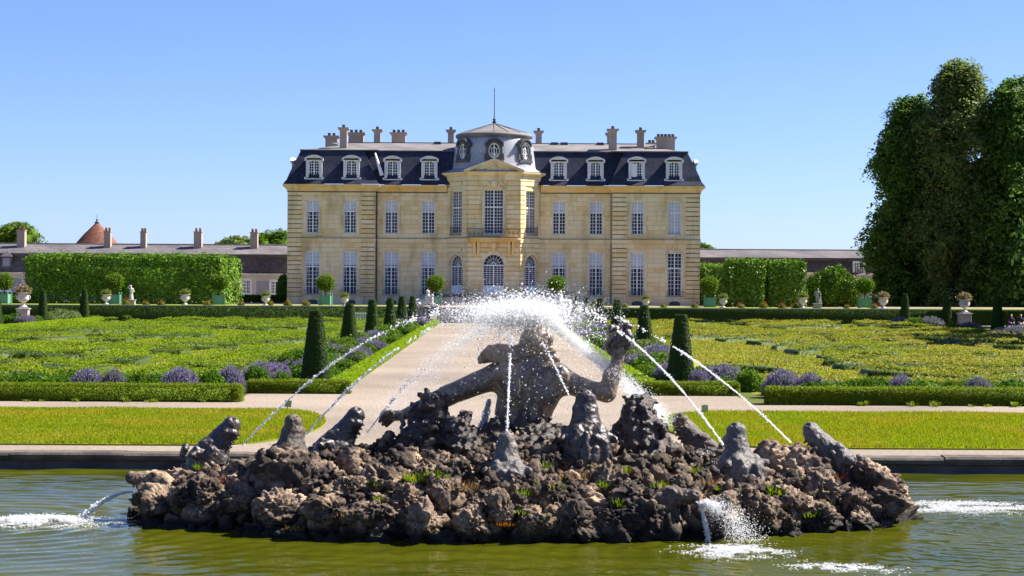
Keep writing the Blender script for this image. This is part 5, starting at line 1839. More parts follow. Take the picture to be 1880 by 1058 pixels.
# ------------------------------------------------------------------ orange trees in boxes, urns, flowers on the terrace
def make_planter(seed, mat='citrus'):
    r = thing('planter_tree', (0, 0, 0), 'x', 'potted tree', 'orange trees in green boxes')
    m = MB()
    m.box(-0.52, 0.52, -0.52, 0.52, 0.1, 1.05)
    for sx in (-1, 1):
        m.box(sx * 0.44 - 0.02, sx * 0.44 + 0.02, -0.555, -0.521, 0.12, 1.03)
    for z in (0.16, 0.93): m.box(-0.46, 0.46, -0.55, -0.521, z, z + 0.06)
    bx = m.build('box', MATS['green_paint'], r)
    for sx in (-1, 1):
        for sy in (-1, 1):
            p = MB()
            p.box(sx * 0.545 - 0.065, sx * 0.545 + 0.065, sy * 0.545 - 0.065, sy * 0.545 + 0.065, 0, 1.16)
            p.lathe([(0.05, 1.16), (0.085, 1.22), (0.07, 1.28), (0.02, 1.31)], sx * 0.545, sy * 0.545, 8)
            p.build('corner_post', MATS['green_paint'], bx)
    m = MB()
    m.box(-0.5, 0.5, -0.5, 0.5, 1.0, 1.052)
    m.build('soil', MATS['soil'], bx)
    m = MB()
    m.path([(0, 0, 1.0), (0.03, 0, 1.5), (0, 0, 2.0)], [0.07, 0.055, 0.05], 8)
    for i in range(5):
        a = i * 1.3
        m.tube((0, 0, 1.8), (0.5 * math.cos(a), 0.5 * math.sin(a), 2.3), 0.03, 0.012, 6)
    m.build('trunk', MATS['bark'], r)
    V = ICO[4][0] * (1 + 0.3 * (fbm(ICO[4][0] * 2.4 + seed, 3, seed)[:, None] - 0.5)) * np.array([0.84, 0.84, 0.72]) + np.array([0, 0, 2.38])
    leafy('crown', V, ICO[4][1], 2400, 0.18, mat, seed, r, None, 0.11, 0.16, 2.5, 0.35)
    return r
pl = [make_planter(140), make_planter(141, 'light_leaf')]
PLN = [(8, 183, 0, 'potted orange tree in a green box at the left edge before the service wing'), (211, 183, 0, 'potted orange tree in a green box beside the white statue'), (402, 183, 1, 'potted orange tree in a green box at the sunlit end of the hornbeam block'), (598, 184, 0, 'potted orange tree in a green box before the left pavilion of the mansion'),
       (800, 186, 0, 'potted orange tree half hidden behind the left sphinx'), (1022, 186, 0, 'potted orange tree half hidden behind the right sphinx'), (1303, 185, 0, 'potted orange tree in a green box at the right corner of the mansion'), (1587, 184, 1, 'potted tree in a green box in the shade under the tall trees')]
def place(proto, done, loc, label, rz=0.0, scale=1.0):
    if proto.name not in used:
        used.add(proto.name)
        proto.location = loc
        proto.rotation_euler = (0, 0, rz)
        proto.scale = (scale,) * 3
        proto['label'] = label
        WLOC[proto.name] = Vector(loc)
        return proto
    return copy_tree(proto, None, loc, rz, scale, label)
for i, (px, Y, k, lb) in enumerate(PLN):
    q = at(px, 523, Y)
    place(pl[k], None, (q.x, Y, TZ), lb, 0.12 * (i % 3 - 1), 0.9)
def make_urn(seed, flower, tall=False):
    r = thing('stone_urn', (0, 0, 0), 'x', 'urn', 'stone urns along the terrace')
    m = MB()
    k = 1.0
    m.box(-0.3, 0.3, -0.3, 0.3, 0, 0.09)
    m.lathe([(0.27, 0.09), (0.24, 0.14), (0.10, 0.22), (0.085, 0.32), (0.14, 0.38), (0.26, 0.44), (0.36, 0.56), (0.385, 0.68), (0.36, 0.76), (0.345, 0.92), (0.37, 0.98), (0.46, 1.03), (0.47, 1.07), (0.40, 1.08), (0.36, 1.02), (0.0, 1.0)], 0, 0, 20)
    u = m.build('vase', MATS['white_stone'], r)
    for s in (-1, 1):
        h = MB()
        ps = [(s * (0.36 + 0.1 * math.sin(math.pi * i / 6)), 0, 0.58 + 0.3 * i / 6) for i in range(7)]
        h.path(ps, [0.035] * 7, 6)
        h.build('handle', MATS['white_stone'], u)
    V = ICO[3][0] * (1 + 0.3 * (fbm(ICO[3][0] * 2.4 + seed, 3, seed)[:, None] - 0.5)) * np.array([0.5, 0.5, 0.3]) + np.array([0, 0, 1.2])
    pln = leafy('plants', V, ICO[3][1], 500, 0.11, 'peony_leaf', seed, r, None, 0.05, 0.05, 3, 0.3)
    leafy('flowers', V, ICO[3][1], 420 if flower == 'pink_flower' else 240, 0.10, flower, seed + 1, pln, None, 0.07, 0.05, 3, 0.3, core=False)
    return r
urn = {'p': make_urn(150, 'pink_flower'), 'o': make_urn(151, 'ochre_flower')}
for px, Y, k, sc, lb in ((43, 173.2, 'p', 1.3, 'large white stone urn of pink flowers on a pedestal at the far left'), (195, 178, 'o', 0.9, 'white stone urn beside the green box near the white statue'), (340, 177.5, 'o', 0.95, 'white stone urn standing alone before the dark hornbeam block'), (488, 177.5, 'o', 0.85, 'stone urn left of the mansion beyond the sunlit hornbeam end'),
                         (633, 178, 'o', 0.8, 'small stone urn before the left pavilion of the mansion'), (1186, 178, 'o', 0.75, 'small stone urn with orange flowers before the right pavilion'), (1328, 178, 'o', 0.85, 'stone urn with trailing ochre flowers beside the right corner box'), (1474, 178, 'o', 0.95, 'white stone urn just left of the grey statue'), (1622, 177, 'p', 1.0, 'stone urn heaped with pink flowers on the right terrace edge'), (1771, 172.6, 'p', 1.15, 'tall white urn of pink flowers on a high pedestal before the trees')):
    q = at(px, 523, Y)
    big = sc > 1.1
    z = (at(px, 566 if px < 100 else 575, Y).z if big else TZ + 0.03)
    place(urn[k], None, (q.x, Y, z), lb, 0.3, sc)
    if big:
        m = MB()
        w = 0.5
        m.box(q.x - w - 0.08, q.x + w + 0.08, Y - w - 0.08, Y + w + 0.08, -0.05, 0.22)
        m.box(q.x - w, q.x + w, Y - w, Y + w, 0.22, z - 0.16)
        m.frustum(q.x, Y, z - 0.16, z - 0.08, w, w, w + 0.1, w + 0.1)
        m.box(q.x - w - 0.1, q.x + w + 0.1, Y - w - 0.1, Y + w + 0.1, z - 0.08, z)
        tag(m.build('pedestal', MATS['pale_stone'], None, (q.x, Y, 0), bevel=0.02), ('square stone pedestal carrying the large urn at the far left' if px < 100 else 'square stone pedestal carrying the tall urn before the trees'), 'pedestal')
def make_geranium(seed):
    r = thing('geranium', (0, 0, 0), 'x', 'flowers', 'red geraniums along the terrace')
    V, F = dome_vf(0.4, 0.35, 0.5, seed, 0.3)
    leafy('foliage', V, F, 260, 0.13, 'light_leaf', seed, r, None, 0.05, 0.05, 3, 0.3)
    V2 = V * np.array([1, 1, 1.15]) + np.array([0, 0, 0.12])
    leafy('flowers', V2, F, 95, 0.10, 'red_flower', seed + 1, r, None, 0.06, 0.1, 3, 0.3, core=False)
    return r
ger = make_geranium(160)
for px, wh in ((232, 'beside the pedestal of the white statue'), (268, 'first right of the white statue'), (296, 'second right of the white statue'), (381, 'before the green box at the hornbeam end'), (443, 'at the corner of the sunlit hornbeam end'), (496, 'beside the urn left of the mansion'), (529, 'at the left corner of the mansion'), (562, 'before the first ground floor window'), (1094, 'right of the right sphinx'), (1148, 'between the right obelisks and the drainpipe'), (1218, 'before the last pavilion windows'), (1276, 'before the right corner of the mansion'), (1361, 'below the taller hornbeam block'), (1402, 'between the two clipped hornbeam blocks'), (1436, 'below the square hornbeam block'), (1462, 'touching the urn near the grey statue'), (1555, 'right of the grey statue'), (1606, 'beside the pink flowered urn')):
    Y = 178.4
    q = at(px, 523, Y)
    place(ger, None, (q.x, Y, TZ), f'red geranium clump on the terrace {wh}', px * 0.7, 0.7 + 0.35 * ((px * 7) % 5) / 5)

# statues and sphinxes
def figure(pose):
    """a small standing stone figure, feet at the origin, 1.35 high"""
    s = SDF((-0.55, -0.4, -0.02), (0.55, 0.4, 1.5), 0.018)
    if pose == 'draped':
        s.cap((0, 0, 0.0), (0.02, 0, 0.62), 0.19, 0.13, 0.04)
        s.cap((0.02, 0, 0.6), (0.0, 0, 0.98), 0.13, 0.14, 0.04)
        s.cap((-0.12, 0, 1.02), (0.14, 0, 1.0), 0.075, 0.075, 0.05)
        s.cap((0, 0, 1.02), (-0.02, -0.01, 1.15), 0.05, 0.05, 0.03)
        s.ell((-0.03, -0.02, 1.24), (0.085, 0.1, 0.11), 0.02)
        s.cap((-0.15, 0, 1.02), (-0.3, -0.05, 1.12), 0.06, 0.05, 0.03)
        s.cap((-0.3, -0.05, 1.12), (-0.14, -0.08, 1.3), 0.05, 0.035, 0.03)
        s.cap((0.15, 0, 1.0), (0.24, -0.02, 0.76), 0.06, 0.05, 0.03)
        s.cap((0.24, -0.02, 0.76), (0.12, -0.13, 0.66), 0.05, 0.04, 0.03)
        for i in range(9):
            a = -2.8 + i * 0.4
            s.cap((0.2 * math.cos(a), 0.2 * math.sin(a), 0.02), (0.1 * math.cos(a + .3), 0.12 * math.sin(a + .3), 0.75), 0.03, 0.015, 0.03)
    else:
        s.cap((-0.09, 0.02, 0.03), (-0.085, 0, 0.34), 0.05, 0.065, 0.02)
        s.cap((-0.085, 0, 0.34), (-0.07, 0, 0.66), 0.07, 0.095, 0.03)
        s.cap((0.12, -0.05, 0.03), (0.1, -0.06, 0.34), 0.05, 0.065, 0.02)
        s.cap((0.1, -0.06, 0.34), (0.06, 0, 0.66), 0.07, 0.095, 0.03)
        for x, y in ((-0.09, 0.02), (0.12, -0.05)): s.cap((x, y, 0.03), (x, y - 0.13, 0.025), 0.04, 0.03, 0.02)
        s.cap((0, 0, 0.68), (0, 0, 1.0), 0.125, 0.15, 0.05, sq=(1, 0.75, 1))
        s.cap((-0.16, 0, 1.04), (0.16, 0, 1.06), 0.07, 0.07, 0.05)
        s.cap((0, 0, 1.05), (0.02, -0.01, 1.17), 0.05, 0.05, 0.03)
        s.ell((0.03, -0.02, 1.27), (0.085, 0.1, 0.115), 0.02)
        s.cap((-0.18, 0, 1.04), (-0.27, 0.02, 0.8), 0.055, 0.045, 0.03)
        s.cap((-0.27, 0.02, 0.8), (-0.15, -0.1, 0.66), 0.045, 0.035, 0.03)
        s.cap((0.18, 0, 1.05), (0.28, 0.0, 0.82), 0.055, 0.045, 0.03)
        s.cap((0.28, 0.0, 0.82), (0.26, -0.05, 0.58), 0.045, 0.035, 0.03)
        s.cap((0.27, 0.05, 0.0), (0.25, 0.05, 0.62), 0.11, 0.07, 0.04)
    s.noise(0.008, 12, 4)
    return s.mesh()
for px, Y, pose, mat, nm, lb in ((241, 180, 'draped', 'white_stone', 'white', 'white stone statue of a draped figure with one arm raised before the dark hornbeam block'), (1501, 181, 'nude', 'grey_statue', 'grey', 'grey stone statue of a standing figure before the rounded dark bush')):
    q = at(px, 523, Y)
    r = thing('statue', (q.x, Y, TZ), lb, 'statue', 'statues on the terrace')
    m = MB()
    m.box(q.x - 0.42, q.x + 0.42, Y - 0.35, Y + 0.35, TZ - 0.02, TZ + 0.1)
    m.box(q.x - 0.36, q.x + 0.36, Y - 0.3, Y + 0.3, TZ + 0.1, TZ + 0.42)
    m.box(q.x - 0.42, q.x + 0.42, Y - 0.35, Y + 0.35, TZ + 0.42, TZ + 0.5)
    m.build('plinth', MATS['pale_stone' if pose == 'draped' else 'grey_statue'], r, bevel=0.015)
    V, F = figure(pose)
    mesh_np('figure', V * (1.0, 1.0, 1.0) + np.array([q.x, Y, TZ + 0.495]), F, MATS[mat], r, smooth=True)
s = SDF((-1.1, -0.5, -0.05), (1.1, 0.5, 1.55), 0.025)
s.cap((-0.75, 0, 0.32), (0.1, 0, 0.42), 0.34, 0.30, 0.06)            # lying body
s.ell((-0.72, 0.0, 0.34), (0.4, 0.36, 0.36), 0.06)
s.cap((0.02, 0, 0.42), (0.12, 0, 0.98), 0.28, 0.2, 0.08)             # chest
s.cap((0.12, 0, 0.95), (0.14, 0, 1.14), 0.1, 0.09, 0.04)
s.ell((0.15, 0, 1.27), (0.15, 0.14, 0.18), 0.03)
s.ell((0.10, 0, 1.36), (0.17, 0.18, 0.14), 0.03)
for y in (-0.2, 0.2):
    s.cap((0.15, y, 0.66), (0.36, y, 0.16), 0.13, 0.1, 0.05)
    s.cap((0.36, y, 0.1), (0.98, y, 0.09), 0.1, 0.09, 0.04)
    s.cap((-0.7, y * 1.6, 0.2), (-0.25, y * 1.7, 0.1), 0.2, 0.09, 0.05)
s.cap((0.46, -0.16, 0.2), (0.50, -0.14, 0.72), 0.17, 0.15, 0.05)     # child riding on the paws
s.ell((0.52, -0.15, 0.98), (0.14, 0.14, 0.16), 0.03)
s.cap((0.5, -0.2, 0.7), (0.2, -0.24, 0.95), 0.07, 0.05, 0.03)
s.cap((0.46, -0.22, 0.28), (0.78, -0.26, 0.2), 0.1, 0.07, 0.03)
s.noise(0.012, 8, 6)
SV, SF = s.mesh()
for s_, px, w in ((1, 795, 'left'), (-1, 1022, 'right')):
    Y = 174.2
    x = -5.95 if s_ > 0 else 6.05
    r = thing('sphinx_statue', (x, Y, 0), f'white stone sphinx with a child on its paws, {w} of the garden stairs', 'sphinx', 'sphinxes at the garden stairs')
    V = SV * 0.98
    F = SF
    if s_ < 0:
        V = V * np.array([-1, 1, 1])
        F = F[:, ::-1]
    mesh_np('sphinx', V + np.array([x, Y, 1.44]), F, MATS['white_stone'], r, smooth=True)
    m = MB()
    m.box(x - 1.06, x + 1.06, Y - 0.62, Y + 0.62, 1.33, 1.44)
    m.box(x - 0.98, x + 0.98, Y - 0.55, Y + 0.55, 0.16, 1.329)
    m.box(x - 1.05, x + 1.05, Y - 0.6, Y + 0.6, -0.05, 0.16)
    m.build('plinth', MATS['step_stone'], r, bevel=0.02)
m = MB()
for k in range(9):
    m.box(-STX + 0.6, STX - 0.6, TY - 3.3 + 0.36 * k, TY + 3.2, TZ * k / 9 - 0.02 + 0.003 * k, TZ * (k + 1) / 9 + 0.004)
for s_ in (-1, 1):
    a, b = sorted((s_ * (STX - 0.6), s_ * (STX - 0.02)))
    m.prism([(TY - 3.3, -0.02), (TY + 3.2, -0.02), (TY + 3.2, TZ + 0.02), (TY - 0.4, TZ + 0.02), (TY - 3.3, 0.35)], a, b, 'x')
tag(m.build('garden_stairs', MATS['step_stone'], None, (0, TY, 0), bevel=0.015), 'broad stone stairs leading from the gravel walk up to the terrace', 'stairs')

# small things of the garden
q = at(668, 523, 171)
r = thing('white_barrier', (q.x, 171, 0), 'small white barrier of upright bars before the long hedge beside the obelisks', 'barrier')
m = MB()
for z in (0.12, 0.82): m.box(q.x - 0.98, q.x + 0.98, 170.98, 171.02, z, z + 0.06)
m.build('rail', MATS['white_paint'], r)
for i in range(15):
    m = MB()
    x = q.x - 0.94 + i * 1.88 / 14
    m.box(x - 0.022, x + 0.022, 170.965, 170.979, 0.0, 0.95)
    m.build('bar', MATS['white_paint'], r)
m_plain('sign_green', (0.07, 0.12, 0.05), 0.6, 0.2)
for px, py, tilt, lb in ((527, 752, 0.12, 'little dark green lawn sign on the grass corner left of the walk'), (1294, 761, -0.05, 'little green lawn sign on a short stake right of the walk')):
    q = ground(px, py, 0.03)
    r = thing('lawn_sign', tuple(q), lb, 'sign', 'lawn signs')
    M = Matrix.Translation(q) @ Matrix.Rotation(tilt, 4, 'Y') @ Matrix.Rotation(0.5, 4, 'Z')
    m = MB(M)
    m.box(-0.012, 0.012, -0.008, 0.008, -0.1, 0.26)
    m.build('stake', MATS['iron'], r)
    m = MB(M)
    m.box(-0.10, 0.10, -0.02, -0.009, 0.07, 0.25)
    m.build('plate', MATS['sign_green'], r, bevel=0.004)

# two people sitting in the shade
m_plain('skin', (0.45, 0.28, 0.21), 0.55, 0.06)
m_plain('hair', (0.03, 0.02, 0.015), 0.5, 0.2)
m_plain('dark_cloth', (0.02, 0.02, 0.028), 0.85, 0.2)
m_plain('maroon_cloth', (0.06, 0.015, 0.03), 0.85, 0.2)
m_plain('blue_cloth', (0.04, 0.07, 0.25), 0.85, 0.15)
m_plain('pale_cloth', (0.45, 0.45, 0.52), 0.85, 0.1)
m_plain('bench_wood', (0.06, 0.045, 0.035), 0.8, 0.2)
def person(x, y, z, topm, legm, label, seed, skirt):
    r = thing('person', (x, y, z), label, 'person', 'people resting in the shade')
    def put(s, name, mat):
        V, F = s.mesh()
        mesh_np(name, V + np.array([x, y, z]), F, MATS[mat], r, smooth=True)
    B = ((-0.45, -0.75, -0.02), (0.45, 0.3, 1.4), 0.016)
    s = SDF(*B)
    s.ell((0, -0.02, 1.17), (0.078, 0.098, 0.115), 0.02)
    s.ell((0, -0.1, 1.14), (0.05, 0.04, 0.06), 0.02)
    s.ell((0, -0.125, 1.155), (0.014, 0.02, 0.02), 0.01)
    for e in (-1, 1): s.ell((e * 0.08, -0.01, 1.16), (0.015, 0.02, 0.03), 0.01)
    s.cap((0, 0, 0.95), (0, -0.01, 1.1), 0.055, 0.05, 0.02)
    s.cap((0, 0.02, 0.55), (0, 0, 0.9), 0.12, 0.13, 0.03, sq=(1, .7, 1))
    for e in (-1, 1):
        s.cap((e * 0.17, 0, 0.9), (e * 0.25, -0.08, 0.66), 0.048, 0.04, 0.02)
        s.cap((e * 0.25, -0.08, 0.66), (e * 0.12, -0.3, 0.6), 0.038, 0.028, 0.02)
        s.ell((e * 0.10, -0.34, 0.60), (0.035, 0.05, 0.022), 0.02)
        for f in range(4): s.cap((e * (0.08 + 0.016 * f), -0.37, 0.60), (e * (0.075 + 0.016 * f), -0.425 + 0.008 * abs(f - 1), 0.575), 0.009, 0.007, 0.008)
        s.cap((e * 0.07, -0.33, 0.61), (e * 0.045, -0.365, 0.605), 0.011, 0.008, 0.008)
        s.cap((e * 0.09, 0.0, 0.5), (e * 0.11, -0.42, 0.5), 0.075, 0.06, 0.02)
        s.cap((e * 0.11, -0.42, 0.49), (e * 0.11, -0.44, 0.06), 0.055, 0.036, 0.02)
        s.cap((e * 0.11, -0.43, 0.04), (e * 0.12, -0.6, 0.03), 0.04, 0.03, 0.02)
    put(s, 'body', 'skin')
    s = SDF(*B)
    s.cap((0, 0.02, 0.52), (0, 0, 0.9), 0.15, 0.155, 0.04, sq=(1, .75, 1))
    for e in (-1, 1): s.cap((e * 0.15, 0, 0.9), (e * 0.24, -0.06, 0.7), 0.064, 0.056, 0.03)
    put(s, 'top', topm)
    s = SDF(*B)
    for e in (-1, 1):
        s.cap((e * 0.09, 0.02, 0.5), (e * 0.115, -0.42, 0.5), 0.095, 0.078, 0.03)
        s.cap((e * 0.115, -0.42, 0.49), (e * 0.11, -0.44, 0.12), 0.07, 0.055, 0.02)
    s.cap((-0.06, 0.03, 0.5), (0.06, 0.03, 0.5), 0.12, 0.12, 0.04)
    put(s, 'trousers', legm)
    s = SDF(*B)
    s.ell((0, 0.015, 1.2), (0.092, 0.1, 0.105), 0.02)
    s.cap((0, 0.05, 1.2), (0, 0.07, 1.0), 0.075, 0.04, 0.02)
    s.ell((0, -0.13, 1.14), (0.068, 0.06, 0.085), 0.01, sub=True)
    put(s, 'hair', 'hair')
    s = SDF(*B)
    for e in (-1, 1): s.cap((e * 0.11, -0.42, 0.04), (e * 0.12, -0.62, 0.03), 0.05, 0.038, 0.02)
    put(s, 'shoes', 'dark_cloth')
Yp = 160.0
xa, xb = at(1857, 523, Yp).x, at(1874.5, 523, Yp).x
zb = at(1866, 606, Yp).z
person(xa, Yp, zb, 'maroon_cloth', 'blue_cloth', 'person in a dark top and blue trousers sitting on the bench beside the shaded obelisk', 1, True)
person(xb, Yp, zb, 'dark_cloth', 'pale_cloth', 'person in black top and pale trousers sitting at the right edge of the view', 2, False)
r = thing('garden_bench', ((xa + xb) / 2, Yp, zb), 'dark backless bench under the two seated people', 'bench')
m = MB()
m.box(xa - 0.5, xb + 0.6, Yp - 0.2, Yp + 0.25, zb + 0.36, zb + 0.405)
m.build('seat', MATS['bench_wood'], r)
for x in (xa - 0.35, xb + 0.45):
    for y in (Yp - 0.15, Yp + 0.2):
        m = MB()
        m.box(x - 0.04, x + 0.04, y - 0.03, y + 0.03, -0.02, zb + 0.36)
        m.build('leg', MATS['bench_wood'], r)

# ------------------------------------------------------------------ the fountain
def m_rock(name, stops, rough, wet=False, scale=2.2, bs=0.8, spec=0.3):
    m, t, b = nt(name)
    co = N_(t, 'NewGeometry').outputs['Position']
    n1 = noise_tex(t, scale, 7, 0.65, vec=co)
    n2 = noise_tex(t, 22, 5, 0.7, vec=co)
    n3 = noise_tex(t, 0.9, 3, 0.5, vec=co)
    oi = N_(t, 'ObjectInfo')
    a = N_(t, 'Math', operation='MULTIPLY_ADD')
    t.links.new(oi.outputs['Random'], a.inputs[0])
    a.inputs[1].default_value = 0.12
    t.links.new(n1.outputs['Fac'], a.inputs[2])
    col = ramp(t, a.outputs[0], stops).outputs['Color']
    f = ramp(t, n2.outputs['Fac'], [(0.32, (0.35, 0.34, 0.34)), (0.66, (1.6, 1.5, 1.4))])
    col = mixc(t, 0.85, col, f.outputs['Color'], 'MULTIPLY')
    # moss and ochre lichen in patches
    if not wet:
        f = ramp(t, n3.outputs['Fac'], [(0.60, (0, 0, 0)), (0.74, (0.55, 0.55, 0.55))])
        col = mixc(t, f.outputs['Color'], col, (0.15, 0.11, 0.04))
    # tide mark: stone stained dark where the water laps
    sp = N_(t, 'SeparateXYZ')
    t.links.new(co, sp.inputs[0])
    mr = N_(t, 'MapRange')
    mr.inputs[1].default_value, mr.inputs[2].default_value = -0.2, -0.02
    t.links.new(sp.outputs['Z'], mr.inputs[0])
    col = mixc(t, mr.outputs[0], (0.022, 0.020, 0.016), col)
    t.links.new(col, b.inputs['Base Color'])
    b.inputs['Roughness'].default_value = rough
    b.inputs['Specular IOR Level'].default_value = spec
    vo = N_(t, 'TexVoronoi', Scale=14.0)
    t.links.new(co, vo.inputs['Vector'])
    nb = bump(t, b, vo.outputs['Distance'], 0.5, 0.03)
    bump(t, b, n2.outputs['Fac'], bs, 0.03, nb)
    MATS[name] = m
m_rock('rock', [(0.36, (0.020, 0.016, 0.014)), (0.50, (0.060, 0.045, 0.035)), (0.60, (0.19, 0.14, 0.10)), (0.76, (0.40, 0.31, 0.22))], 0.85)
m_rock('wet_rock', [(0.36, (0.022, 0.017, 0.014)), (0.58, (0.050, 0.037, 0.029)), (0.8, (0.10, 0.072, 0.052))], 0.32, True, 3.0, 1.0, 0.5)
m_rock('dark_cast', [(0.36, (0.030, 0.026, 0.026)), (0.58, (0.060, 0.050, 0.046)), (0.85, (0.13, 0.105, 0.085))], 0.36, True, 3.0, 0.35, 0.5)
m_rock('grey_cast', [(0.36, (0.060, 0.056, 0.056)), (0.58, (0.105, 0.098, 0.095)), (0.85, (0.19, 0.172, 0.155))], 0.48, True, 2.6, 0.6, 0.4)
m_rock('brown_cast', [(0.36, (0.045, 0.035, 0.029)), (0.58, (0.085, 0.065, 0.050)), (0.85, (0.18, 0.135, 0.095))], 0.5, True, 2.6, 0.7, 0.4)
m_rock('statue_lead', [(0.34, (0.070, 0.060, 0.054)), (0.46, (0.13, 0.103, 0.080)), (0.62, (0.30, 0.225, 0.15))], 0.30, True, 1.9, 0.25, 0.6)
def m_drop(name, clear):
    m, t, b = nt(name)
    b.inputs['Base Color'].default_value = (0.93, 0.95, 0.97, 1)
    b.inputs['Roughness'].default_value = 0.15
    tr = N_(t, 'BsdfTranslucent')
    tr.inputs['Color'].default_value = (1, 1, 1, 1)
    tp = N_(t, 'BsdfTransparent')
    mx, my = N_(t, 'MixShader'), N_(t, 'MixShader')
    mx.inputs[0].default_value = 0.62
    t.links.new(b.outputs[0], mx.inputs[1])
    t.links.new(tr.outputs[0], mx.inputs[2])
    my.inputs[0].default_value = clear
    t.links.new(mx.outputs[0], my.inputs[1])
    t.links.new(tp.outputs[0], my.inputs[2])
    t.links.new(my.outputs[0], t.nodes['Material Output'].inputs['Surface'])
    MATS[name] = m
m_drop('water_drop', 0.2)
m_drop('fine_mist', 0.68)

IX0, IY0, IA, IB = 0.30, 31.3, 6.05, 3.1
def isl_r(x, y):
    th = np.arctan2((y - IY0) / IB, (x - IX0) / IA)
    w = 1 + 0.045 * np.sin(3 * th + 1) + 0.035 * np.sin(7 * th + 2) + 0.025 * np.sin(11 * th)
    return np.hypot((x - IX0) / IA, (y - IY0) / IB) / w
def isl_h(x, y):
    r = np.clip(isl_r(x, y), 0, 1)
    return -0.42 + 0.88 * np.sqrt(np.clip(1 - r ** 5, 0, 1)) + 0.55 * np.exp(-(r / 0.42) ** 2)
def surf(px, py):
    """first point of the island met by the sight line through a pixel"""
    for Y in np.arange(27.8, 34, 0.03):
        p = at(px, py, Y)
        if p.z <= isl_h(p.x, p.y) + 0.10 and isl_r(p.x, p.y) < 1: return p
    return at(px, py, 31)
ISL = thing('rock_island', (IX0, IY0, Z_W), 'rugged brown rockwork island of the fountain standing in the pool', 'rock island')
nr, nth = 150, 760
t = np.linspace(0.02, 1, nr) ** 0.8
r = np.sin(t * math.pi / 2)
th = np.linspace(0, 2 * math.pi, nth, endpoint=False)
R, T = np.meshgrid(r, th, indexing='ij')
W = 1 + 0.045 * np.sin(3 * T + 1) + 0.035 * np.sin(7 * T + 2) + 0.025 * np.sin(11 * T)
X = IX0 + IA * R * W * np.cos(T)
Y = IY0 + IB * R * W * np.sin(T)
P = np.stack([X, Y, isl_h(X, Y)], -1).reshape(-1, 3)
N = np.stack([(P[:, 0] - IX0) / IA * 0.7, (P[:, 1] - IY0) / IB, np.full(len(P), 0.55)], 1)
N /= np.linalg.norm(N, axis=1)[:, None]
f1, f2 = worley(P * np.array([2.3, 2.3, 2.8]) + fbm(P * 2.5, 2, 5)[:, None] * 0.8, 7)
g1, g2 = worley(P * 5.5, 17)
D = -0.22 * np.exp(-((f2 - f1) / 0.10) ** 2) + 0.34 * (0.6 - np.abs(2 * fbm(P * 1.5, 4, 9) - 1) * 2) + 0.16 * (0.5 - np.abs(2 * fbm(P * 4.5, 4, 31) - 1) * 2) + 0.06 * (fbm(P * 12, 3, 21) - 0.5) - 0.10
P = P + N * D[:, None]
i = (np.arange(nr - 1)[:, None] * nth + np.arange(nth)[None, :])
j = (np.arange(nr - 1)[:, None] * nth + (np.arange(nth)[None, :] + 1) % nth)
mesh_np('rock_bed', P, np.stack([i, i + nth, j + nth, j], -1).reshape(-1, 4), MATS['rock'], ISL, smooth=True)

def rock_vf(seed, sub=4, lump=1.0, stretch=(1, 1, 1), fine=1.0):
    """angular weathered boulder: a few broken faces, ledges, pits"""
    V, F = ICO[sub]
    rs = np.random.default_rng(seed)
    o = np.array([seed * 3.7, seed * 1.3, seed * 2.1])
    n = rs.normal(size=(15, 3))
    n /= np.linalg.norm(n, axis=1)[:, None]
    c = rs.uniform(0.50, 1.0, 15)
    W = V + 0.28 * (np.stack([fbm(V * 1.9 + o + 9 * k, 3, seed + k) for k in range(3)], 1) - 0.5)
    W /= np.linalg.norm(W, axis=1)[:, None]
    q = W @ n.T
    d = np.min(np.where(q > 0.12, c / np.maximum(q, 0.12), 9), axis=1)
    d = np.clip(d, 0.4, 1.25)
    rid = 1 - np.abs(2 * fbm(V * 2.1 + o, 4, seed) - 1) * 2
    d += lump * 0.34 * (rid - 0.5) + lump * 0.30 * (fbm(V * 1.2 + o, 2, seed + 8) - 0.5)
    if sub >= 5:
        h1, h2 = worley(V * 3.4 + o, seed + 3)
        d -= lump * 0.34 * np.clip(0.42 - h1, 0, 1)
    rf = 1 - np.abs(2 * fbm(V * 5.2 + o, 4, seed + 2) - 1) * 2
    d += fine * 0.24 * (rf - 0.5)
    d += fine * 0.22 * (fbm(V * 6.0 + o, 4, seed + 5) - 0.5)
    return V * d[:, None] * np.array(stretch), F
def rot_np(V, rx, ry, rz):
    from mathutils import Euler
    return V @ np.array(Euler((rx, ry, rz)).to_matrix()).T
rr = random.Random(44)
spots = []
for px, py, rp in ((868, 962, 42), (775, 958, 44), (690, 942, 40), (612, 938, 46), (538, 872, 52), (505, 930, 48), (440, 922, 44), (382, 905, 40), (330, 915, 38), (285, 925, 36), (250, 945, 26), (700, 885, 40), (660, 850, 34), (985, 965, 40), (1048, 958, 44), (1118, 962, 42), (1180, 955, 40), (1010, 905, 34), (1120, 880, 44),
                   (1150, 905, 36), (1325, 950, 40), (1395, 935, 46), (1450, 925, 44), (1510, 900, 42), (1560, 925, 44), (1605, 885, 40), (1625, 930, 40), (1575, 960, 36), (1500, 955, 40), (1440, 975, 38), (1645, 905, 28), (1480, 860, 40), (1420, 850, 34), (1590, 868, 26), (820, 905, 32), (640, 900, 34), (470, 870, 36), (740, 910, 30), (920, 940, 34), (1195, 985, 32), (1310, 975, 30), (1205, 950, 30), (1232, 978, 26)):
    p = surf(px, py)
    spots.append((p.x, p.y, p.z, rp / FPX * p.y * 0.88))
for k in range(150):
    a = rr.uniform(math.pi * 0.95, math.pi * 2.05) if k % 4 else rr.uniform(0, math.pi)
    q = rr.uniform(0.5, 0.99)
    x, y = IX0 + IA * q * math.cos(a), IY0 + IB * q * math.sin(a)
    spots.append((x, y, float(isl_h(x, y)) - 0.04, rr.uniform(0.10, 0.27)))
spots.sort(key=lambda s: -s[3])
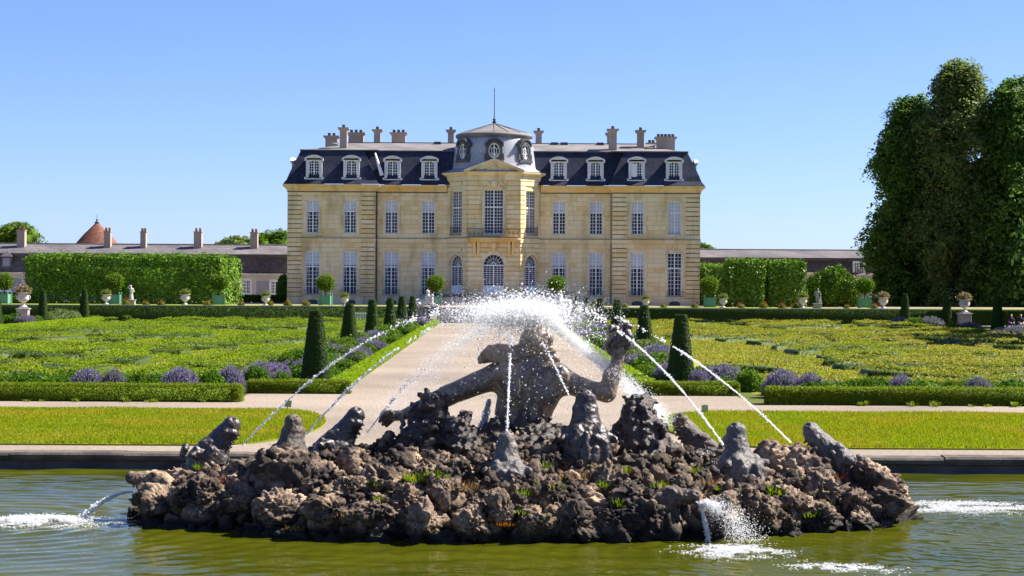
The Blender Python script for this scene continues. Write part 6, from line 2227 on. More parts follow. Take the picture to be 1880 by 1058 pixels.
for k, (x, y, z, s) in enumerate(spots[:96]):
    V, F = rock_vf(200 + k, 5, 1.0, (rr.uniform(0.9, 1.3), rr.uniform(0.8, 1.1), rr.uniform(0.7, 1.0)))
    V = rot_np(V, rr.uniform(-.3, .3), rr.uniform(-.3, .3), rr.uniform(0, 6.28)) * s
    mesh_np('rock', V + np.array([x, y, z]), F, MATS['rock'], ISL, smooth=True)
parts = []
for k, (x, y, z, s) in enumerate(spots[96:] + [(lambda a, q: (IX0 + IA * q * math.cos(a), IY0 + IB * q * math.sin(a), None, rr.uniform(0.03, 0.125)))(rr.uniform(math.pi, 2 * math.pi), rr.uniform(0.3, 1.0)) for _ in range(900)]):
    if z is None: z = float(isl_h(x, y)) + rr.uniform(-0.02, 0.16)
    V, F = rock_vf(400 + k % 23, 3, 1.3, (1.2, 0.9, 1.0), 1.6)
    parts.append((rot_np(V, rr.uniform(0, 3), rr.uniform(0, 3), rr.uniform(0, 6.28)) * s + np.array([x, y, z]), F))
V, F = join(parts)
tag(mesh_np('rubble', V, F, MATS['rock'], ISL, smooth=True), kind='stuff')

# dark wet pinnacles of tufa, each a stack of knobs grown together
def pinnacle(name, label, knobs, Y, mat='wet_rock', amp=0.10):
    """knobs: (px, py, radius px, depth offset)"""
    pts = [(at(px, py, Y + dy), rp / FPX * Y) for px, py, rp, dy in knobs]
    lo = [min(p[i] - 1.35 * q for p, q in pts) for i in range(3)]
    hi = [max(p[i] + 1.35 * q for p, q in pts) for i in range(3)]
    s = SDF(lo, hi, 0.022)
    for p, q in pts: s.ell(tuple(p), (q, q * 0.9, q), 0.05)
    idx = np.argwhere(np.abs(s.F) < 0.3)
    G = s.lo + idx * s.h
    w1, _ = worley(G * 6.5, 5)
    v1, _ = worley(G * 13, 9)
    s.F[idx[:, 0], idx[:, 1], idx[:, 2]] += ((w1 - 0.45) * 0.17 + (v1 - 0.45) * 0.075 + amp * (fbm(G * 3, 3, 2) - 0.5)).astype(np.float32)
    V, F = s.mesh()
    b = pts[0][0]
    o = mesh_np(name, V, F, MATS[mat], None, (b.x, b.y, b.z), smooth=True)
    return tag(o, label, 'rock', 'tufa pinnacles of the island')
pinnacle('rock_pinnacle', 'tallest black wet rock pinnacle beside the outstretched left hand', [(785, 850, 62, 0), (790, 800, 46, 0), (778, 770, 34, 0.1), (795, 745, 30, 0), (806, 730, 14, 0.05), (756, 820, 36, -0.1), (755, 855, 34, -.2), (812, 780, 26, -.1)], 31.0)
pinnacle('rock_pinnacle', 'second black rock pinnacle leaning right beside the tallest one', [(845, 860, 48, 0), (845, 815, 36, 0), (838, 785, 26, 0), (848, 775, 18, .1), (868, 835, 26, -.1)], 30.6)
pinnacle('rock_pinnacle', 'black knobbly rock cone in the right half below the raised forearm', [(1172, 835, 62, 0), (1172, 795, 46, 0), (1170, 765, 34, 0), (1163, 745, 20, 0), (1184, 742, 18, 0.1), (1198, 790, 26, -.1), (1140, 815, 34, 0)], 31.0)
pinnacle('rock_pinnacle', 'broad low dark rock heap between the woman and the middle sea dog', [(985, 845, 62, 0), (1015, 815, 42, 0), (910, 800, 30, .2), (960, 790, 24, .2), (1000, 790, 24, .1), (1035, 800, 20, .1), (920, 835, 42, -.1)], 30.9)
pinnacle('rock_pinnacle', 'dark rock mass between the black cone and the grey sea dogs', [(1270, 870, 42, 0), (1225, 850, 36, 0), (1300, 850, 30, .1), (1120, 835, 34, 0), (1095, 815, 18, .1)], 31.2)
pinnacle('rock_pinnacle', 'brown lumpy rock heap between the two grey sea dogs', [(1435, 865, 46, 0), (1470, 850, 36, 0), (1415, 835, 28, .1), (1500, 870, 36, 0)], 31.0, 'rock')
pinnacle('rock_pinnacle', 'big brown rock bulge below the second sea dog from the left', [(540, 880, 58, 0), (505, 865, 48, 0), (575, 870, 34, 0), (520, 905, 50, -.1)], 29.7, 'rock')
pinnacle('rock_pinnacle', 'dark rock mass under the open-jawed sea dog left of the pinnacles', [(640, 885, 40, 0), (695, 872, 36, .1), (600, 880, 34, 0), (672, 868, 26, .2)], 30.6, 'rock')
pinnacle('rock_pinnacle', 'dark rock mass under the leftmost upright sea dog', [(440, 885, 40, 0), (385, 888, 34, .1), (490, 880, 32, .1), (335, 885, 28, .2)], 31.0, 'rock')

def sea_dog(up, lo_, seed, mane=True, ear=1.0, behind=0):
    """head of a baying sea dog about 1 m long; forward +x, origin in the skull"""
    s = SDF((-0.75, -0.55, -0.62), (0.8, 0.55, 0.95), 0.0165)
    u, l = math.radians(up), math.radians(lo_)
    d, n = np.array([math.cos(u), 0, math.sin(u)]), np.array([-math.sin(u), 0, math.cos(u)])
    e = np.array([math.cos(l), 0, math.sin(l)])
    s.ell((-0.02, 0, 0), (0.31, 0.28, 0.29), 0.05)
    s.cap((-0.08, 0, -0.05), (-0.2, 0, -0.55), 0.30, 0.33 - 0.05 * behind, 0.10)
    a = np.array([0.02, 0, 0.04]) + 0.06 * n
    s.cap(a, a + d * 0.58, 0.245 + 0.03 * behind, 0.135, 0.06)
    if behind:                                                                          # broad brow and nape, parted by a furrow
        s.ell((-0.04, 0, -0.06), (0.34, 0.34, 0.42), 0.08)
        for y in (-0.15, 0.15):
            s.ell((-0.20, y, -0.05), (0.19, 0.165, 0.36), 0.03)
            for k in range(4): s.cap((-0.37, y * 0.5, 0.12 - 0.13 * k), (-0.34, y * 1.7, 0.05 - 0.13 * k), 0.045, 0.03, 0.03)
    tip = a + d * 0.60
    s.ell(tip + n * 0.03, (0.115, 0.13, 0.10), 0.04)
    for y in (-0.07, 0.07):
        s.ell(tip + d * 0.09 + n * 0.05 + np.array([0, y, 0]), (0.035, 0.03, 0.035), 0.015, sub=True)
        b = a + d * 0.12 + n * 0.16
        s.ell(b + np.array([0, y * 2.1, 0]), (0.10, 0.085, 0.075), 0.03)             # brow
        s.ell(a + d * 0.2 + n * 0.11 + np.array([0, y * 2.5, 0]), (0.055, 0.035, 0.05), 0.015)
        for k in range(3):                                                              # wrinkles up the muzzle
            q = a + d * (0.26 + 0.1 * k) + n * (0.15 - 0.022 * k)
            s.cap(q + np.array([0, y * 0.3, 0]), q + np.array([0, y * 2.2, 0]) - n * 0.09, 0.05, 0.03, 0.012)
        s.ell(a + d * 0.45 - n * 0.03 + np.array([0, y * 1.5, 0]), (0.16, 0.07, 0.08), 0.03)  # flews
        s.cap((-0.14, y * 3.6, 0.12), np.array([-0.26, y * 5.4, 0.02 + 0.1 * ear]), 0.10, 0.05, 0.03, sq=(1, 0.7, 1))
        s.ell((-0.14, y * 5.2, 0.10), (0.05, 0.03, 0.06), 0.02, sub=True)
    j = np.array([0.04, 0, -0.14])
    s.cap(j, j + e * 0.5, 0.15, 0.085, 0.05, sq=(1, 1.15, 0.8))
    s.ell(j + e * 0.52, (0.09, 0.10, 0.07), 0.04)
    mid = d + e
    mid = mid / np.linalg.norm(mid)
    gape = max(0.05, math.sin((u - l) / 2) * 0.5 - 0.05) * 0.66
    if up - lo_ > 30: s.cap((0.17, 0, -0.03), np.array([0.17, 0, -0.03]) + mid * 0.62, 0.05, gape, 0.03, True)
    s.cap(j + e * 0.16 + np.array([0, 0, 0.12]), j + e * 0.44 + np.array([0, 0, 0.10]), 0.05, 0.035, 0.02)   # tongue
    for y in (-1, 1):
        for k in range(5):
            q = j + e * (0.2 + 0.075 * k) + np.array([0, y * (0.125 - 0.01 * k), 0.055])
            s.cap(q, q + np.array([0, 0, 0.075]), 0.026, 0.012, 0.012)
            q = a + d * (0.22 + 0.075 * k) - n * 0.13 + np.array([0, y * (0.115 - 0.012 * k), 0])
            s.cap(q, q - n * 0.07, 0.026, 0.012, 0.012)
    r = random.Random(seed)
    if mane:
        for k in range(46):
            q = r.uniform(0, 2 * math.pi)
            z = r.uniform(-0.55, 0.22)
            rad = 0.30 + 0.06 * (z < -0.2)
            x, y = -0.10 + rad * math.cos(q) - 0.1 * (0.2 - z), rad * math.sin(q)
            if x > 0.08: continue
            s.cap((x, y, z), (x - r.uniform(0.02, 0.07), y * 1.12, z - r.uniform(0.09, 0.17)), r.uniform(0.04, 0.065), 0.025, 0.025)
    s.noise(0.022, 8, seed, 4)
    return s.mesh()
DOG = {}
JAW = {}
def put_dog(label, px, py, Y, yaw, sc, mat, up=66, lo_=6, seed=1, mane=True, ear=1.0, behind=0, tilt=0.0):
    key = (up, lo_, seed, mane, ear, behind)
    if key not in DOG: DOG[key] = sea_dog(*key)
    V, F = DOG[key]
    c = at(px, py, Y)
    M = (Matrix.Rotation(math.radians(yaw), 3, 'Z') @ Matrix.Rotation(math.radians(tilt), 3, 'Y'))
    W = (V * sc) @ np.array(M).T + np.array(c)
    o = mesh_np('sea_dog', W, F, MATS[mat], None, tuple(c), smooth=True)
    tag(o, label, 'sculpture', 'sea dog heads of the fountain')
    u, l = math.radians(up), math.radians(lo_)
    m = Vector((0.30 * (math.cos(u) + math.cos(l)), 0, 0.30 * (math.sin(u) + math.sin(l)) - 0.03))
    return c + M @ (m * sc)
J = {}
J['a'] = put_dog('black sea dog head with gaping jaws, first upright head from the left', 388, 846, 31.7, 2, 1.05, 'dark_cast', 54, 4, 1)
J['b'] = put_dog('brown sea dog with blunt raised muzzle above the big rock bulge', 534, 850, 30.2, 62, 0.98, 'brown_cast', 80, 18, 2, True, 1.0, 1)
J['c'] = put_dog('black open-jawed sea dog left of the tallest pinnacle', 620, 828, 31.2, 2, 1.02, 'dark_cast', 56, 12, 3)
J['d'] = put_dog('grey sea dog seen from behind, snout straight up in the middle of the island', 929, 876, 29.5, 92, 0.92, 'grey_cast', 86, 30, 4, False, 1.0, 1)
J['e'] = put_dog('tall dark sea dog muzzle rising under the raised arm of the woman', 1074, 816, 30.4, 98, 1.12, 'dark_cast', 86, 28, 5, True, 0.6, 1)
J['f'] = put_dog('weathered grey sea dog with open jaws behind the black rock cone', 1284, 832, 31.8, 176, 0.95, 'brown_cast', 52, 2, 6)
J['g'] = put_dog('largest pale grey sea dog with raised muzzle and round ears', 1352, 868, 30.3, 122, 1.02, 'grey_cast', 84, 24, 7, True, 1.4, 1)
J['h'] = put_dog('grey sea dog at the right end turning its muzzle inward', 1530, 852, 31.3, 174, 1.0, 'grey_cast', 48, -8, 8, True, 0.4)
J['i'] = put_dog('tan flat sea dog head at the left tip spouting over the water', 292, 893, 30.7, 184, 0.72, 'rock', 8, -26, 9, False, 0.2)
J['j'] = put_dog('low sea dog with hooded beak spraying water at the right front', 1226, 920, 28.75, -24, 0.66, 'brown_cast', 4, -50, 10, False, 0.2)
put_dog('brown sea dog hidden at the right tip of the island', 1612, 905, 31.9, 4, 0.62, 'rock', 8, -26, 9, False, 0.2)

# the woman: bust seen from behind, leaning back, arms spread
SY = 31.55
SX = FPX / SY
SCY = thing('fountain_statue', tuple(at(965, 800, SY)), 'dark lead statue of a woman seen from behind with both arms spread on the island', 'statue')
def w3(px, py, dy=0.0):
    p = at(px, py, SY)
    return (p.x, p.y + dy, p.z)
k_ = 1 / SX
s = SDF(w3(690, 815, -0.75), w3(1175, 585, 0.75), 0.0165)
def C(p, q, r0, r1, k=6, sq=(1, 1, 1), sub=False): s.cap(p, q, r0 * k_, r1 * k_, k * k_, sub, sq)
C(w3(952, 830, 0.05), w3(958, 765, 0.02), 52, 46, 10, (1, 0.72, 1))        # waist
C(w3(960, 765, 0.02), w3(972, 712, -0.02), 46, 62, 14, (1, 0.70, 1))       # ribs
C(w3(928, 690, -0.02), w3(1016, 694, -0.02), 29, 29, 14, (1, 1.15, 1))     # shoulder girdle
C(w3(944, 720, -0.34), w3(930, 684, -0.33), 19, 23, 7, (1, 0.6, 1))       # shoulder blades
C(w3(1006, 724, -0.35), w3(1022, 690, -0.34), 19, 23, 7, (1, 0.6, 1))
C(w3(978, 664, -0.14), w3(935, 678, -0.24), 15, 13, 8)                      # trapezius
C(w3(982, 664, -0.14), w3(1025, 682, -0.24), 15, 13, 8)
C(w3(974, 684, -0.46), w3(957, 800, -0.42), 15, 14, 8, (1, 1, 1), True)
C(w3(943, 715, -0.30), w3(940, 785, -0.25), 15, 13, 8)                     # muscles beside the spine
C(w3(995, 720, -0.31), w3(972, 788, -0.25), 15, 13, 8)    # furrow of the spine
C(w3(980, 680, 0.0), w3(984, 645, -0.03), 25, 23, 10)                      # neck
s.ell(w3(986, 625, -0.02), (27 * k_, 31 * k_, 32 * k_), 6 * k_)            # head thrown back
s.ell(w3(984, 612, 0.2), (20 * k_, 14 * k_, 22 * k_), 8 * k_)              # face turned up and away
C(w3(984, 603, 0.28), w3(984, 596, 0.34), 6, 5, 4)
C(w3(916, 688, -0.02), w3(824, 725, -0.1), 24, 18.5, 12)                     # left arm
C(w3(824, 725, -0.1), w3(790, 741, -0.08), 18.5, 17.5, 6)
C(w3(790, 741, -0.08), w3(748, 759, -0.05), 17, 10.5, 6)
s.ell(w3(730, 763, -0.05), (20 * k_, 15 * k_, 10 * k_), 6 * k_)            # left hand
for a, b, c_, z in ((718, 756, 700, 762), (716, 761, 698, 770), (718, 765, 703, 776), (722, 769, 710, 779)):
    dy = -0.16 + 0.055 * (z - 762) / 6
    C(w3(a, b, dy), w3(c_ + 5, z - 4, dy), 5.2, 4.6, 3)
    C(w3(c_ + 5, z - 4, dy), w3(c_, z + 3, dy), 4.6, 3.6, 2)
C(w3(738, 768, -0.16), w3(742, 777, -0.2), 5, 4.2, 3)
C(w3(742, 777, -0.2), w3(737, 784, -0.22), 4.2, 3.4, 2)
C(w3(1028, 697, -0.02), w3(1070, 713, -0.02), 24, 18, 12)
C(w3(1070, 713, -0.02), w3(1114, 722, -0.02), 18, 16, 6)                  # right arm, bent up
C(w3(1114, 722, -0.02), w3(1124, 690, 0.0), 16.5, 16.5, 6)
C(w3(1124, 690, 0.0), w3(1134, 660, 0.02), 16.5, 10.5, 5)
C(w3(1134, 660, 0.02), w3(1135, 646, 0.03), 10.5, 13, 4)
s.ell(w3(1135, 640, 0.03), (18 * k_, 12 * k_, 17 * k_), 5 * k_)            # right palm
for a, b, c_, d_ in ((1121, 633, 1117, 608), (1129, 628, 1127, 599), (1139, 627, 1141, 598), (1148, 632, 1152, 606)):
    C(w3(a, b, 0.0), w3((a + c_) / 2, (b + d_) / 2, -0.1), 5.6, 5.2, 3)
    C(w3((a + c_) / 2, (b + d_) / 2, -0.1), w3(c_, d_, -0.06), 5.2, 4, 3)
C(w3(1120, 646, 0.0), w3(1113, 632, -0.08), 6, 5, 3)
C(w3(1113, 632, -0.08), w3(1119, 622, -0.13), 5, 4, 3)
s.noise(0.006, 5, 3)
V, F = s.mesh()
mesh_np('body', V, F, MATS['statue_lead'], SCY, smooth=True)
s = SDF(w3(868, 700, -0.5), w3(1045, 590, 0.4), 0.018)
rr = random.Random(12)
s.ell(w3(984, 628, -0.08), (31 * k_, 30 * k_, 32 * k_), 0.03)
s.ell(w3(984, 604, 0.24), (24 * k_, 16 * k_, 30 * k_), 0.02, sub=True)
for i in range(20):                                                          # locks over neck and shoulders
    a, b = w3(984 + rr.uniform(-26, 26), 625 + rr.uniform(-8, 20), -0.16), w3(975 + rr.uniform(-50, 50), 650 + rr.uniform(0, 14), -0.18 + rr.uniform(-.05, .05))
    s.cap(a, b, rr.uniform(8, 12) * k_, rr.uniform(5, 8) * k_, 0.025)
C(w3(945, 655, -0.12), w3(915, 648, -0.1), 22, 17, 8)                        # thick coil swinging out to the left
C(w3(915, 648, -0.1), w3(886, 659, -0.08), 17, 9, 6)
for i in range(16):
    x = rr.uniform(892, 945)
    s.cap(w3(x, 650 + rr.uniform(-14, 14), -0.2), w3(x - 12, 654 + rr.uniform(-12, 12), -0.24), 7 * k_, 5 * k_, 0.02)
s.noise(0.02, 9, 8)
V, F = s.mesh()
mesh_np('hair', V, F, MATS['statue_lead'], SCY, smooth=True)
s = SDF(w3(1100, 660, -0.4), w3(1172, 580, 0.4), 0.016)
for i in range(30):                                                          # knobbly lump held in the raised hand
    s.ell(w3(1136 + rr.uniform(-17, 17), 618 + rr.uniform(-20, 20), rr.uniform(-0.12, 0.12)), [rr.uniform(6, 11) * k_ for _ in range(3)], 0.02)
s.ell(w3(1136, 620), (18 * k_, 18 * k_, 22 * k_), 0.02)
s.noise(0.02, 10, 2)
V, F = s.mesh()
mesh_np('stone_lump', V, F, MATS['dark_cast'], SCY, smooth=True)

# ------------------------------------------------------------------ water in the air
B1, B2 = ICO[1], ICO[2]
def drops(C_, R_, rng, ico=B1, squash=None):
    V, F = ico
    n = len(C_)
    A = np.repeat(C_[:, None], len(V), 1) + V[None] * R_[:, None, None] * (rng.uniform(0.75, 1.3, (n, 1, 3)) if squash is None else squash)
    return A.reshape(-1, 3), (F[None] + (np.arange(n) * len(V))[:, None, None]).reshape(-1, F.shape[1])
def jet(label, A, B, sag, seed, r0=0.026, breakup=0.5, spread=0.05):
    r0 *= 0.6
    rng = np.random.default_rng(seed)
    A, B = np.array(A), np.array(B)
    L = np.linalg.norm(B - A) + sag
    n = int(L / 0.006)
    t = np.sort(rng.random(n))
    P = A + (B - A) * t[:, None] + np.array([0, 0, 4 * sag])[None] * (t * (1 - t))[:, None]
    br = np.clip((t - breakup) / (1 - breakup), 0, 1)
    pulse = vnoise(np.stack([t * L * 7, 0 * t, 0 * t + seed], 1), seed)
    # unbroken stream close to the mouth
    tb = np.linspace(0, breakup, 90)
    PB = A + (B - A) * tb[:, None] + np.array([0, 0, 4 * sag])[None] * (tb * (1 - tb))[:, None] + rng.normal(size=(90, 3)) * 0.004
    m = MB()
    m.path([tuple(p) for p in PB], list(r0 * (0.42 + 0.5 * vnoise(np.stack([tb * L * 9, 0 * tb, 0 * tb + seed], 1), seed + 3))), 7)
    V0 = np.array(m.v)
    F0 = [np.array([f for f in m.f if len(f) == 4])]
    keep = rng.random(n) < np.where(br > 0, np.clip(pulse * 1.5 - 0.25 - 0.25 * br, 0.06, 1), 1)
    P += rng.normal(size=(n, 3)) * (0.008 + 0.006 * pulse + spread * br ** 1.5)[:, None]
    r = r0 * (0.6 + 0.5 * pulse) * (1 - 0.25 * br) * rng.uniform(0.35, 1.1, n)
    V, F = join([(V0, F0), drops(P[keep], r[keep] * np.where(t[keep] < breakup, 0.7, 1), rng, B2)])
    tag(mesh_np('water_jet', V, F, MATS['water_drop'], None, tuple(A), smooth=True), label, 'water jet', 'arching water jets')
top = lambda px, py, dy=0.0: (lambda p: (p.x, p.y + dy, p.z))(at(px, py, SY))
jet('long thin water jet from the leftmost black sea dog arching over the woman', J['a'], top(880, 556, 0.2), 0.47, 1)
jet('water jet from the brown blunt-muzzled sea dog up towards the splash', J['b'], top(885, 572), 0.36, 2)
jet('broken misty water jet from the open-jawed sea dog beside the pinnacles', J['c'], top(900, 590), 0.25, 3, 0.02, 0.15, 0.12)
jet('vertical water jet rising from the grey middle sea dog across the back of the woman', tuple(Vector(J['d']) + Vector((0.02, 0, 0.28))), top(938, 606, -0.5), 0.0, 4, 0.028, 0.72, 0.03)
jet('water jet from the tall dark muzzle rising along the shoulder of the woman', tuple(Vector(at(1044, 726, 30.6))), top(980, 600, -0.25), 0.03, 5, 0.022, 0.5, 0.05)
jet('thin water jet from the weathered sea dog behind the black cone', J['f'], top(1065, 582), 0.16, 6, 0.016, 0.4, 0.07)
jet('strong water jet from the largest pale grey sea dog', J['g'], top(1030, 552), 0.36, 7, 0.03, 0.55)
jet('long water jet from the grey sea dog at the right end of the island', J['h'], top(1000, 545, 0.2), 0.46, 8, 0.024, 0.5)
rng = np.random.default_rng(77)
def spray(name, label, P, R, seed, cat='splash', mat='water_drop'):
    V, F = drops(P, R, np.random.default_rng(seed), B1)
    return tag(mesh_np(name, V, F, MATS[mat], None, tuple(P.mean(0))), label, cat, kind='stuff')
# droplets thrown up from the woman's mouth, followed along their flight
n = 19000
o = np.array(top(983, 603, 0.1))
v = np.stack([rng.normal(-0.25, 1.15, n), rng.normal(0.2, 0.9, n), rng.normal(2.25, 0.62, n)], 1)
t = rng.random(n) ** 0.8 * 0.95
P = o + v * t[:, None] + np.array([0, 0, -4.9]) * (t ** 2)[:, None]
k = P[:, 2] > 0.9
spray('splash', 'white burst of spray above the head of the woman', P[k], (0.002 + 0.011 * rng.random(n) ** 4)[k] * np.where(t[k] < 0.5, 1.25, 0.8), 1)
n = 6500
c = np.stack([rng.normal(0, 1, n) * 0.40, rng.normal(0, 0.22, n), rng.normal(0, 0.115, n)], 1) + np.array(top(945, 575))
spray('splash', 'dense white crest of the splash above the statue', c, (0.003 + 0.019 * rng.random(n) ** 4) * np.exp(-np.abs(c[:, 0] - top(945, 575)[0]) * 0.5), 2)
n = 5000
c = np.stack([rng.normal(0, 0.17, n), rng.normal(0, 0.15, n), rng.normal(0, 0.075, n)], 1) + np.array(top(968, 578))
spray('splash', 'solid white core of the spray at the lips of the statue', c, 0.005 + 0.018 * rng.random(n) ** 3, 3)
n = 40000
c = np.stack([rng.normal(0, 1, n) * 0.55, rng.normal(0, 0.35, n), rng.normal(0, 0.16, n)], 1) + np.array(top(948, 580))
spray('splash', 'soft fine mist hanging round the burst of spray', c, 0.002 + 0.004 * rng.random(n), 4, mat='fine_mist')
# water falling outwards, right and left
def veil(label, pts, n, seed, wid, rmin, rmax):
    rng = np.random.default_rng(seed)
    Q = np.array([top(*p) for p in pts])
    t = rng.random(n) * (len(Q) - 1)
    i = np.minimum(t.astype(int), len(Q) - 2)
    f = (t - i)[:, None]
    P = Q[i] * (1 - f) + Q[i + 1] * f
    P += rng.normal(size=(n, 3)) * (wid * (0.4 + 0.6 * t / (len(Q) - 1)))[:, None] * np.array([1, 1.6, 0.8])
    spray('falling_water', label, P, rng.uniform(rmin, rmax, n), seed, 'falling water', 'fine_mist')
veil('white veil of water falling from the splash down to the black rock cone', [(1010, 590), (1060, 630), (1120, 680), (1185, 740), (1215, 775)], 22000, 11, 0.11, 0.002, 0.008)
veil('fine mist falling left of the statue over the gravel walk', [(895, 600, 0.4), (830, 640, 0.5), (760, 710, 0.5), (690, 785, 0.6)], 11000, 12, 0.17, 0.002, 0.006)
veil('water running down beside the waist of the statue', [(898, 735), (890, 770), (878, 810)], 3200, 13, 0.035, 0.006, 0.016)
# spouts over the pool and foam where they fall
def pool_jet(label, A, v, tmax, n, seed, jit, rmin, rmax, sheet=0.0):
    rng = np.random.default_rng(seed)
    t = rng.random(n) * tmax
    vv = np.array(v) + rng.normal(size=(n, 3)) * jit + rng.uniform(-1, 1, (n, 1)) * np.array([0.05, sheet, sheet * 0.3])
    P = np.array(A) + vv * t[:, None] + np.array([0, 0, -4.9]) * (t ** 2)[:, None]
    k = P[:, 2] > Z_W
    V, F = drops(P[k], rng.uniform(rmin, rmax, n)[k], rng, B1)
    return tag(mesh_np('water_spout', V, F, MATS['water_drop'], None, tuple(A)), label, 'water spout')
def foam(label, cx, cy, rx, ry, h, n, seed, ang=0.0, rm=0.011):
    n *= 4
    rng = np.random.default_rng(seed)
    a = rng.normal(size=(n, 2)) * 0.5
    k = vnoise(np.stack([a[:, 0] * 4, a[:, 1] * 4, 0 * a[:, 0]], 1), seed) > 0.36
    a = a[k]
    x, y = a[:, 0] * rx, a[:, 1] * ry
    c, s_ = math.cos(ang), math.sin(ang)
    z = Z_W + np.abs(rng.normal(0, 1, len(a))) * h * 0.7 * np.exp(-(a ** 2).sum(1))
    P = np.stack([cx + x * c - y * s_, cy + x * s_ + y * c, z], 1)
    V, F = drops(P, rng.uniform(0.3, 1, len(a)) * rm, rng, B1, np.array([1.8, 1.3, 0.45]))
    return tag(mesh_np('foam', V, F, MATS['water_drop'], None, (cx, cy, Z_W)), label, 'foam', kind='stuff')
pool_jet('water spouting low over the pool from the tan head at the left tip', J['i'], (-2.7, -0.25, -0.05), 0.5, 1900, 21, 0.10, 0.005, 0.016, 0.12)
q = ground(70, 958, Z_W)
foam('white foam where the left spout strikes the pool', q.x, q.y, 0.95, 0.55, 0.06, 3600, 22, 0.0)
q = ground(1770, 932, Z_W)
foam('white foam streak on the pool beyond the right tip of the island', q.x, q.y, 1.5, 0.8, 0.035, 3200, 23, 0.0)
q = ground(1350, 1012, Z_W)
foam('foam below the spraying head at the right front', q.x, q.y, 0.6, 0.6, 0.03, 1700, 24, -0.5)
q = ground(1545, 1042, Z_W)
foam('small foam streak drifting on the pool at the lower right', q.x, q.y, 0.6, 0.35, 0.015, 700, 25, -0.3)
q = ground(1180, 1045, Z_W)
pool_jet('dense stream pouring from the hooded head into the pool', tuple(at(1278, 922, 28.4)), (0.55, -0.15, -0.1), 0.55, 2200, 26, 0.06, 0.004, 0.012, 0.0)
pool_jet('fan of fine spray from the hooded head at the right front', tuple(at(1280, 925, 28.4)), (1.9, -0.1, 0.35), 0.62, 9000, 27, 0.42, 0.0025, 0.007, 0.2)

# ------------------------------------------------------------------ weeds on the rock
m_leaf('weed', (0.10, 0.17, 0.012), (0.17, 0.26, 0.016), (0.30, 0.32, 0.03), 0.4)
m_leaf('dry_weed', (0.22, 0.12, 0.05), (0.32, 0.19, 0.07), (0.40, 0.28, 0.08), 0.35)
m_leaf('red_weed', (0.16, 0.03, 0.02), (0.26, 0.06, 0.03), (0.38, 0.12, 0.03), 0.3)
m_leaf('orange_moss', (0.38, 0.10, 0.015), (0.50, 0.17, 0.02), (0.48, 0.28, 0.03), 0.2)
m_leaf('yellow_flower', (0.60, 0.40, 0.02), (0.70, 0.50, 0.02), (0.75, 0.55, 0.04), 0.3)
def weed(px, py, h, w, mat, label, n=70, flower=False, flat=False, cat='weed'):
    p = surf(px, py)
    sc = p.y / FPX
    rng = np.random.default_rng(int(px * 7 + py))
    H, Wd = h * sc * 0.62, w * sc
    a = rng.uniform(0, 2 * math.pi, n)
    q = rng.random(n) ** 0.5
    B = np.stack([Wd * 0.5 * q * np.cos(a), Wd * 0.4 * q * np.sin(a) - 0.03, np.zeros(n)], 1)
    d = np.stack([0.5 * q * np.cos(a), 0.5 * q * np.sin(a) - 0.1, rng.uniform(0.5, 1.1, n)], 1)
    if flat: d[:, 2] *= 0.4
    ln = H * rng.uniform(0.5, 1.1, n)
    T = B + d * ln[:, None]
    t = np.stack([-np.sin(a), np.cos(a), 0 * a], 1)
    wv = (ln * rng.uniform(0.06, 0.15, n))[:, None]
    M = B * 0.45 + T * 0.55
    V = np.stack([B, M + t * wv, T, M - t * wv], 1).reshape(-1, 3) + np.array(p)
    Fq = np.arange(4 * n).reshape(n, 4)
    o = mesh_np('weed', V, Fq, MATS[mat], None, tuple(p))
    tag(o, label, cat, 'weeds growing on the island')
    if flower:
        P = T[::3] + np.array(p)
        Vf, Ff = leaves(P, np.tile(np.array([0, -0.5, 0.8]), (len(P), 1)), 0.04, rng, 0.6, 1.1)
        mesh_np('flowers', Vf, Ff, MATS['yellow_flower'], o)
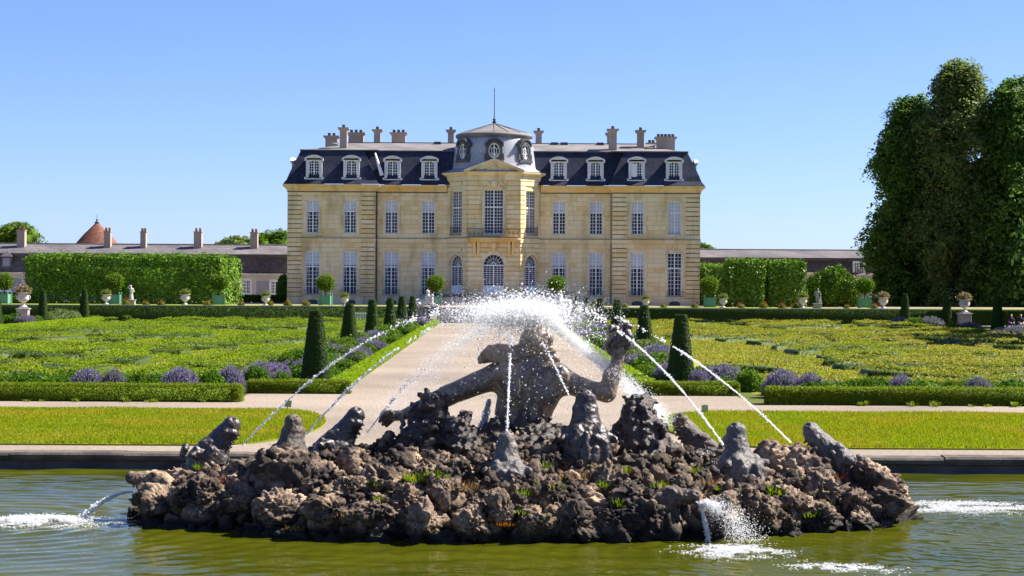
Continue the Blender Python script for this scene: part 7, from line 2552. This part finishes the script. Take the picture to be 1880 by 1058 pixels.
for a in ((386, 874, 26, 44, 'weed', 'bright green weed tuft behind the tan left-tip head'), (366, 862, 22, 18, 'weed', 'small green weed above the left-tip head'), (372, 898, 20, 20, 'weed', 'green weed low between boulders near the left tip'), (425, 884, 18, 80, 'red_weed', 'dark red weed patch under the leftmost upright sea dog'), (464, 872, 16, 24, 'weed', 'pale green weed beside the big rock bulge'),
          (330, 940, 16, 20, 'weed', 'green weed just above the water near the left tip'), (540, 975, 20, 40, 'dry_weed', 'dry grass tuft at the waterline below the rock bulge'), (635, 950, 28, 60, 'dry_weed', 'ochre dry weed patch on the boulders left of the middle'), (762, 885, 34, 44, 'weed', 'yellow-green weed below the tallest pinnacle'), (796, 882, 36, 34, 'weed', 'bright green weed below the second pinnacle'),
          (690, 895, 24, 22, 'weed', 'small green weed left of the tallest pinnacle'), (695, 922, 24, 20, 'weed', 'green weed between two boulders left of the middle'), (828, 878, 14, 24, 'weed', 'low weed at the foot of the second pinnacle'), (850, 900, 28, 70, 'dry_weed', 'dry brown weed patch left of the middle grey head'), (963, 910, 26, 28, 'weed', 'broad-leaved green weed right of the middle grey head'), (1010, 898, 30, 60, 'weed', 'large bright weed patch right of the middle grey head'),
          (1000, 862, 30, 20, 'weed', 'upright weed with yellow tip below the dark rock heap'), (1050, 880, 26, 70, 'dry_weed', 'reddish dry grass below the tall dark muzzle'), (930, 965, 16, 44, 'orange_moss', 'bright orange moss patch at the waterline in the middle'), (960, 945, 18, 30, 'weed', 'yellow weed above the orange moss'), (1015, 940, 16, 22, 'weed', 'small yellow-green weed on a front boulder'), (1108, 895, 24, 22, 'weed', 'green weed right of the reddish dry grass'),
          (1150, 870, 28, 24, 'weed', 'green weed on the boulder below the black cone'), (1215, 818, 28, 20, 'weed', 'yellow weed on the side of the black cone'), (1220, 895, 24, 50, 'weed', 'yellow-green weed above the hooded head'), (1275, 868, 20, 20, 'weed', 'weed with yellow leaves between black cone and pale head'), (1300, 890, 24, 40, 'dry_weed', 'reddish dry weed left of the largest pale head'), (1318, 900, 16, 22, 'weed', 'green weed at the foot of the largest pale head'),
          (1135, 930, 30, 30, 'weed', 'green weed left of the hooded head'), (1165, 945, 20, 24, 'weed', 'low weed on the boulder left of the hooded head'), (1424, 918, 52, 22, 'weed', 'tall upright green weed among the right boulders'), (1440, 935, 26, 16, 'weed', 'thin green weed beside the tall upright weed'), (1486, 950, 30, 44, 'weed', 'bright green grass tuft near the right waterline'), (1455, 845, 24, 26, 'weed', 'green weed between the two grey right heads'),
          (1480, 885, 18, 40, 'weed', 'low yellow-green weed below the right-end head'), (1530, 880, 26, 50, 'red_weed', 'dark red weed at the foot of the right-end head'), (1512, 882, 18, 20, 'weed', 'small green weed right of the red weed')):
    weed(*a)
weed(1505, 930, 20, 40, 'weed', 'yellow-flowered weed among the right boulders', 40, True)
weed(902, 870, 34, 12, 'weed', 'thin flowering weed beside the ear of the middle head', 12, True)

# stray tufts along the foot of the border hedges and on the gravel edge
rr = random.Random(31)
for s_, w in ((-1, 'left'), (1, 'right')):
    for i in range(9):
        x = s_ * rr.uniform(8.2, 15)
        y = 56.0 - rr.uniform(0, 0.35)
        rng = np.random.default_rng(500 + i + (50 if s_ > 0 else 0))
        n = 40
        a = rng.uniform(0, 2 * math.pi, n)
        q = rng.random(n)
        H = rr.uniform(0.07, 0.2)
        B = np.stack([0.10 * q * np.cos(a), 0.08 * q * np.sin(a), 0 * a], 1)
        d = np.stack([0.8 * q * np.cos(a), 0.8 * q * np.sin(a), rng.uniform(0.5, 1, n)], 1)
        T = B + d * H
        t = np.stack([-np.sin(a), np.cos(a), 0 * a], 1) * (H * rng.uniform(0.08, 0.2, n))[:, None]
        M_ = B * 0.45 + T * 0.55
        V = np.stack([B, M_ + t, T, M_ - t], 1).reshape(-1, 3) + np.array([x, y, 0.0])
        tag(mesh_np('weed', V, np.arange(4 * n).reshape(n, 4), MATS['weed'], None, (x, y, 0)), f'small green weed in the gravel at the foot of the {w} border hedge', 'weed', f'weeds below the {w} border hedge')
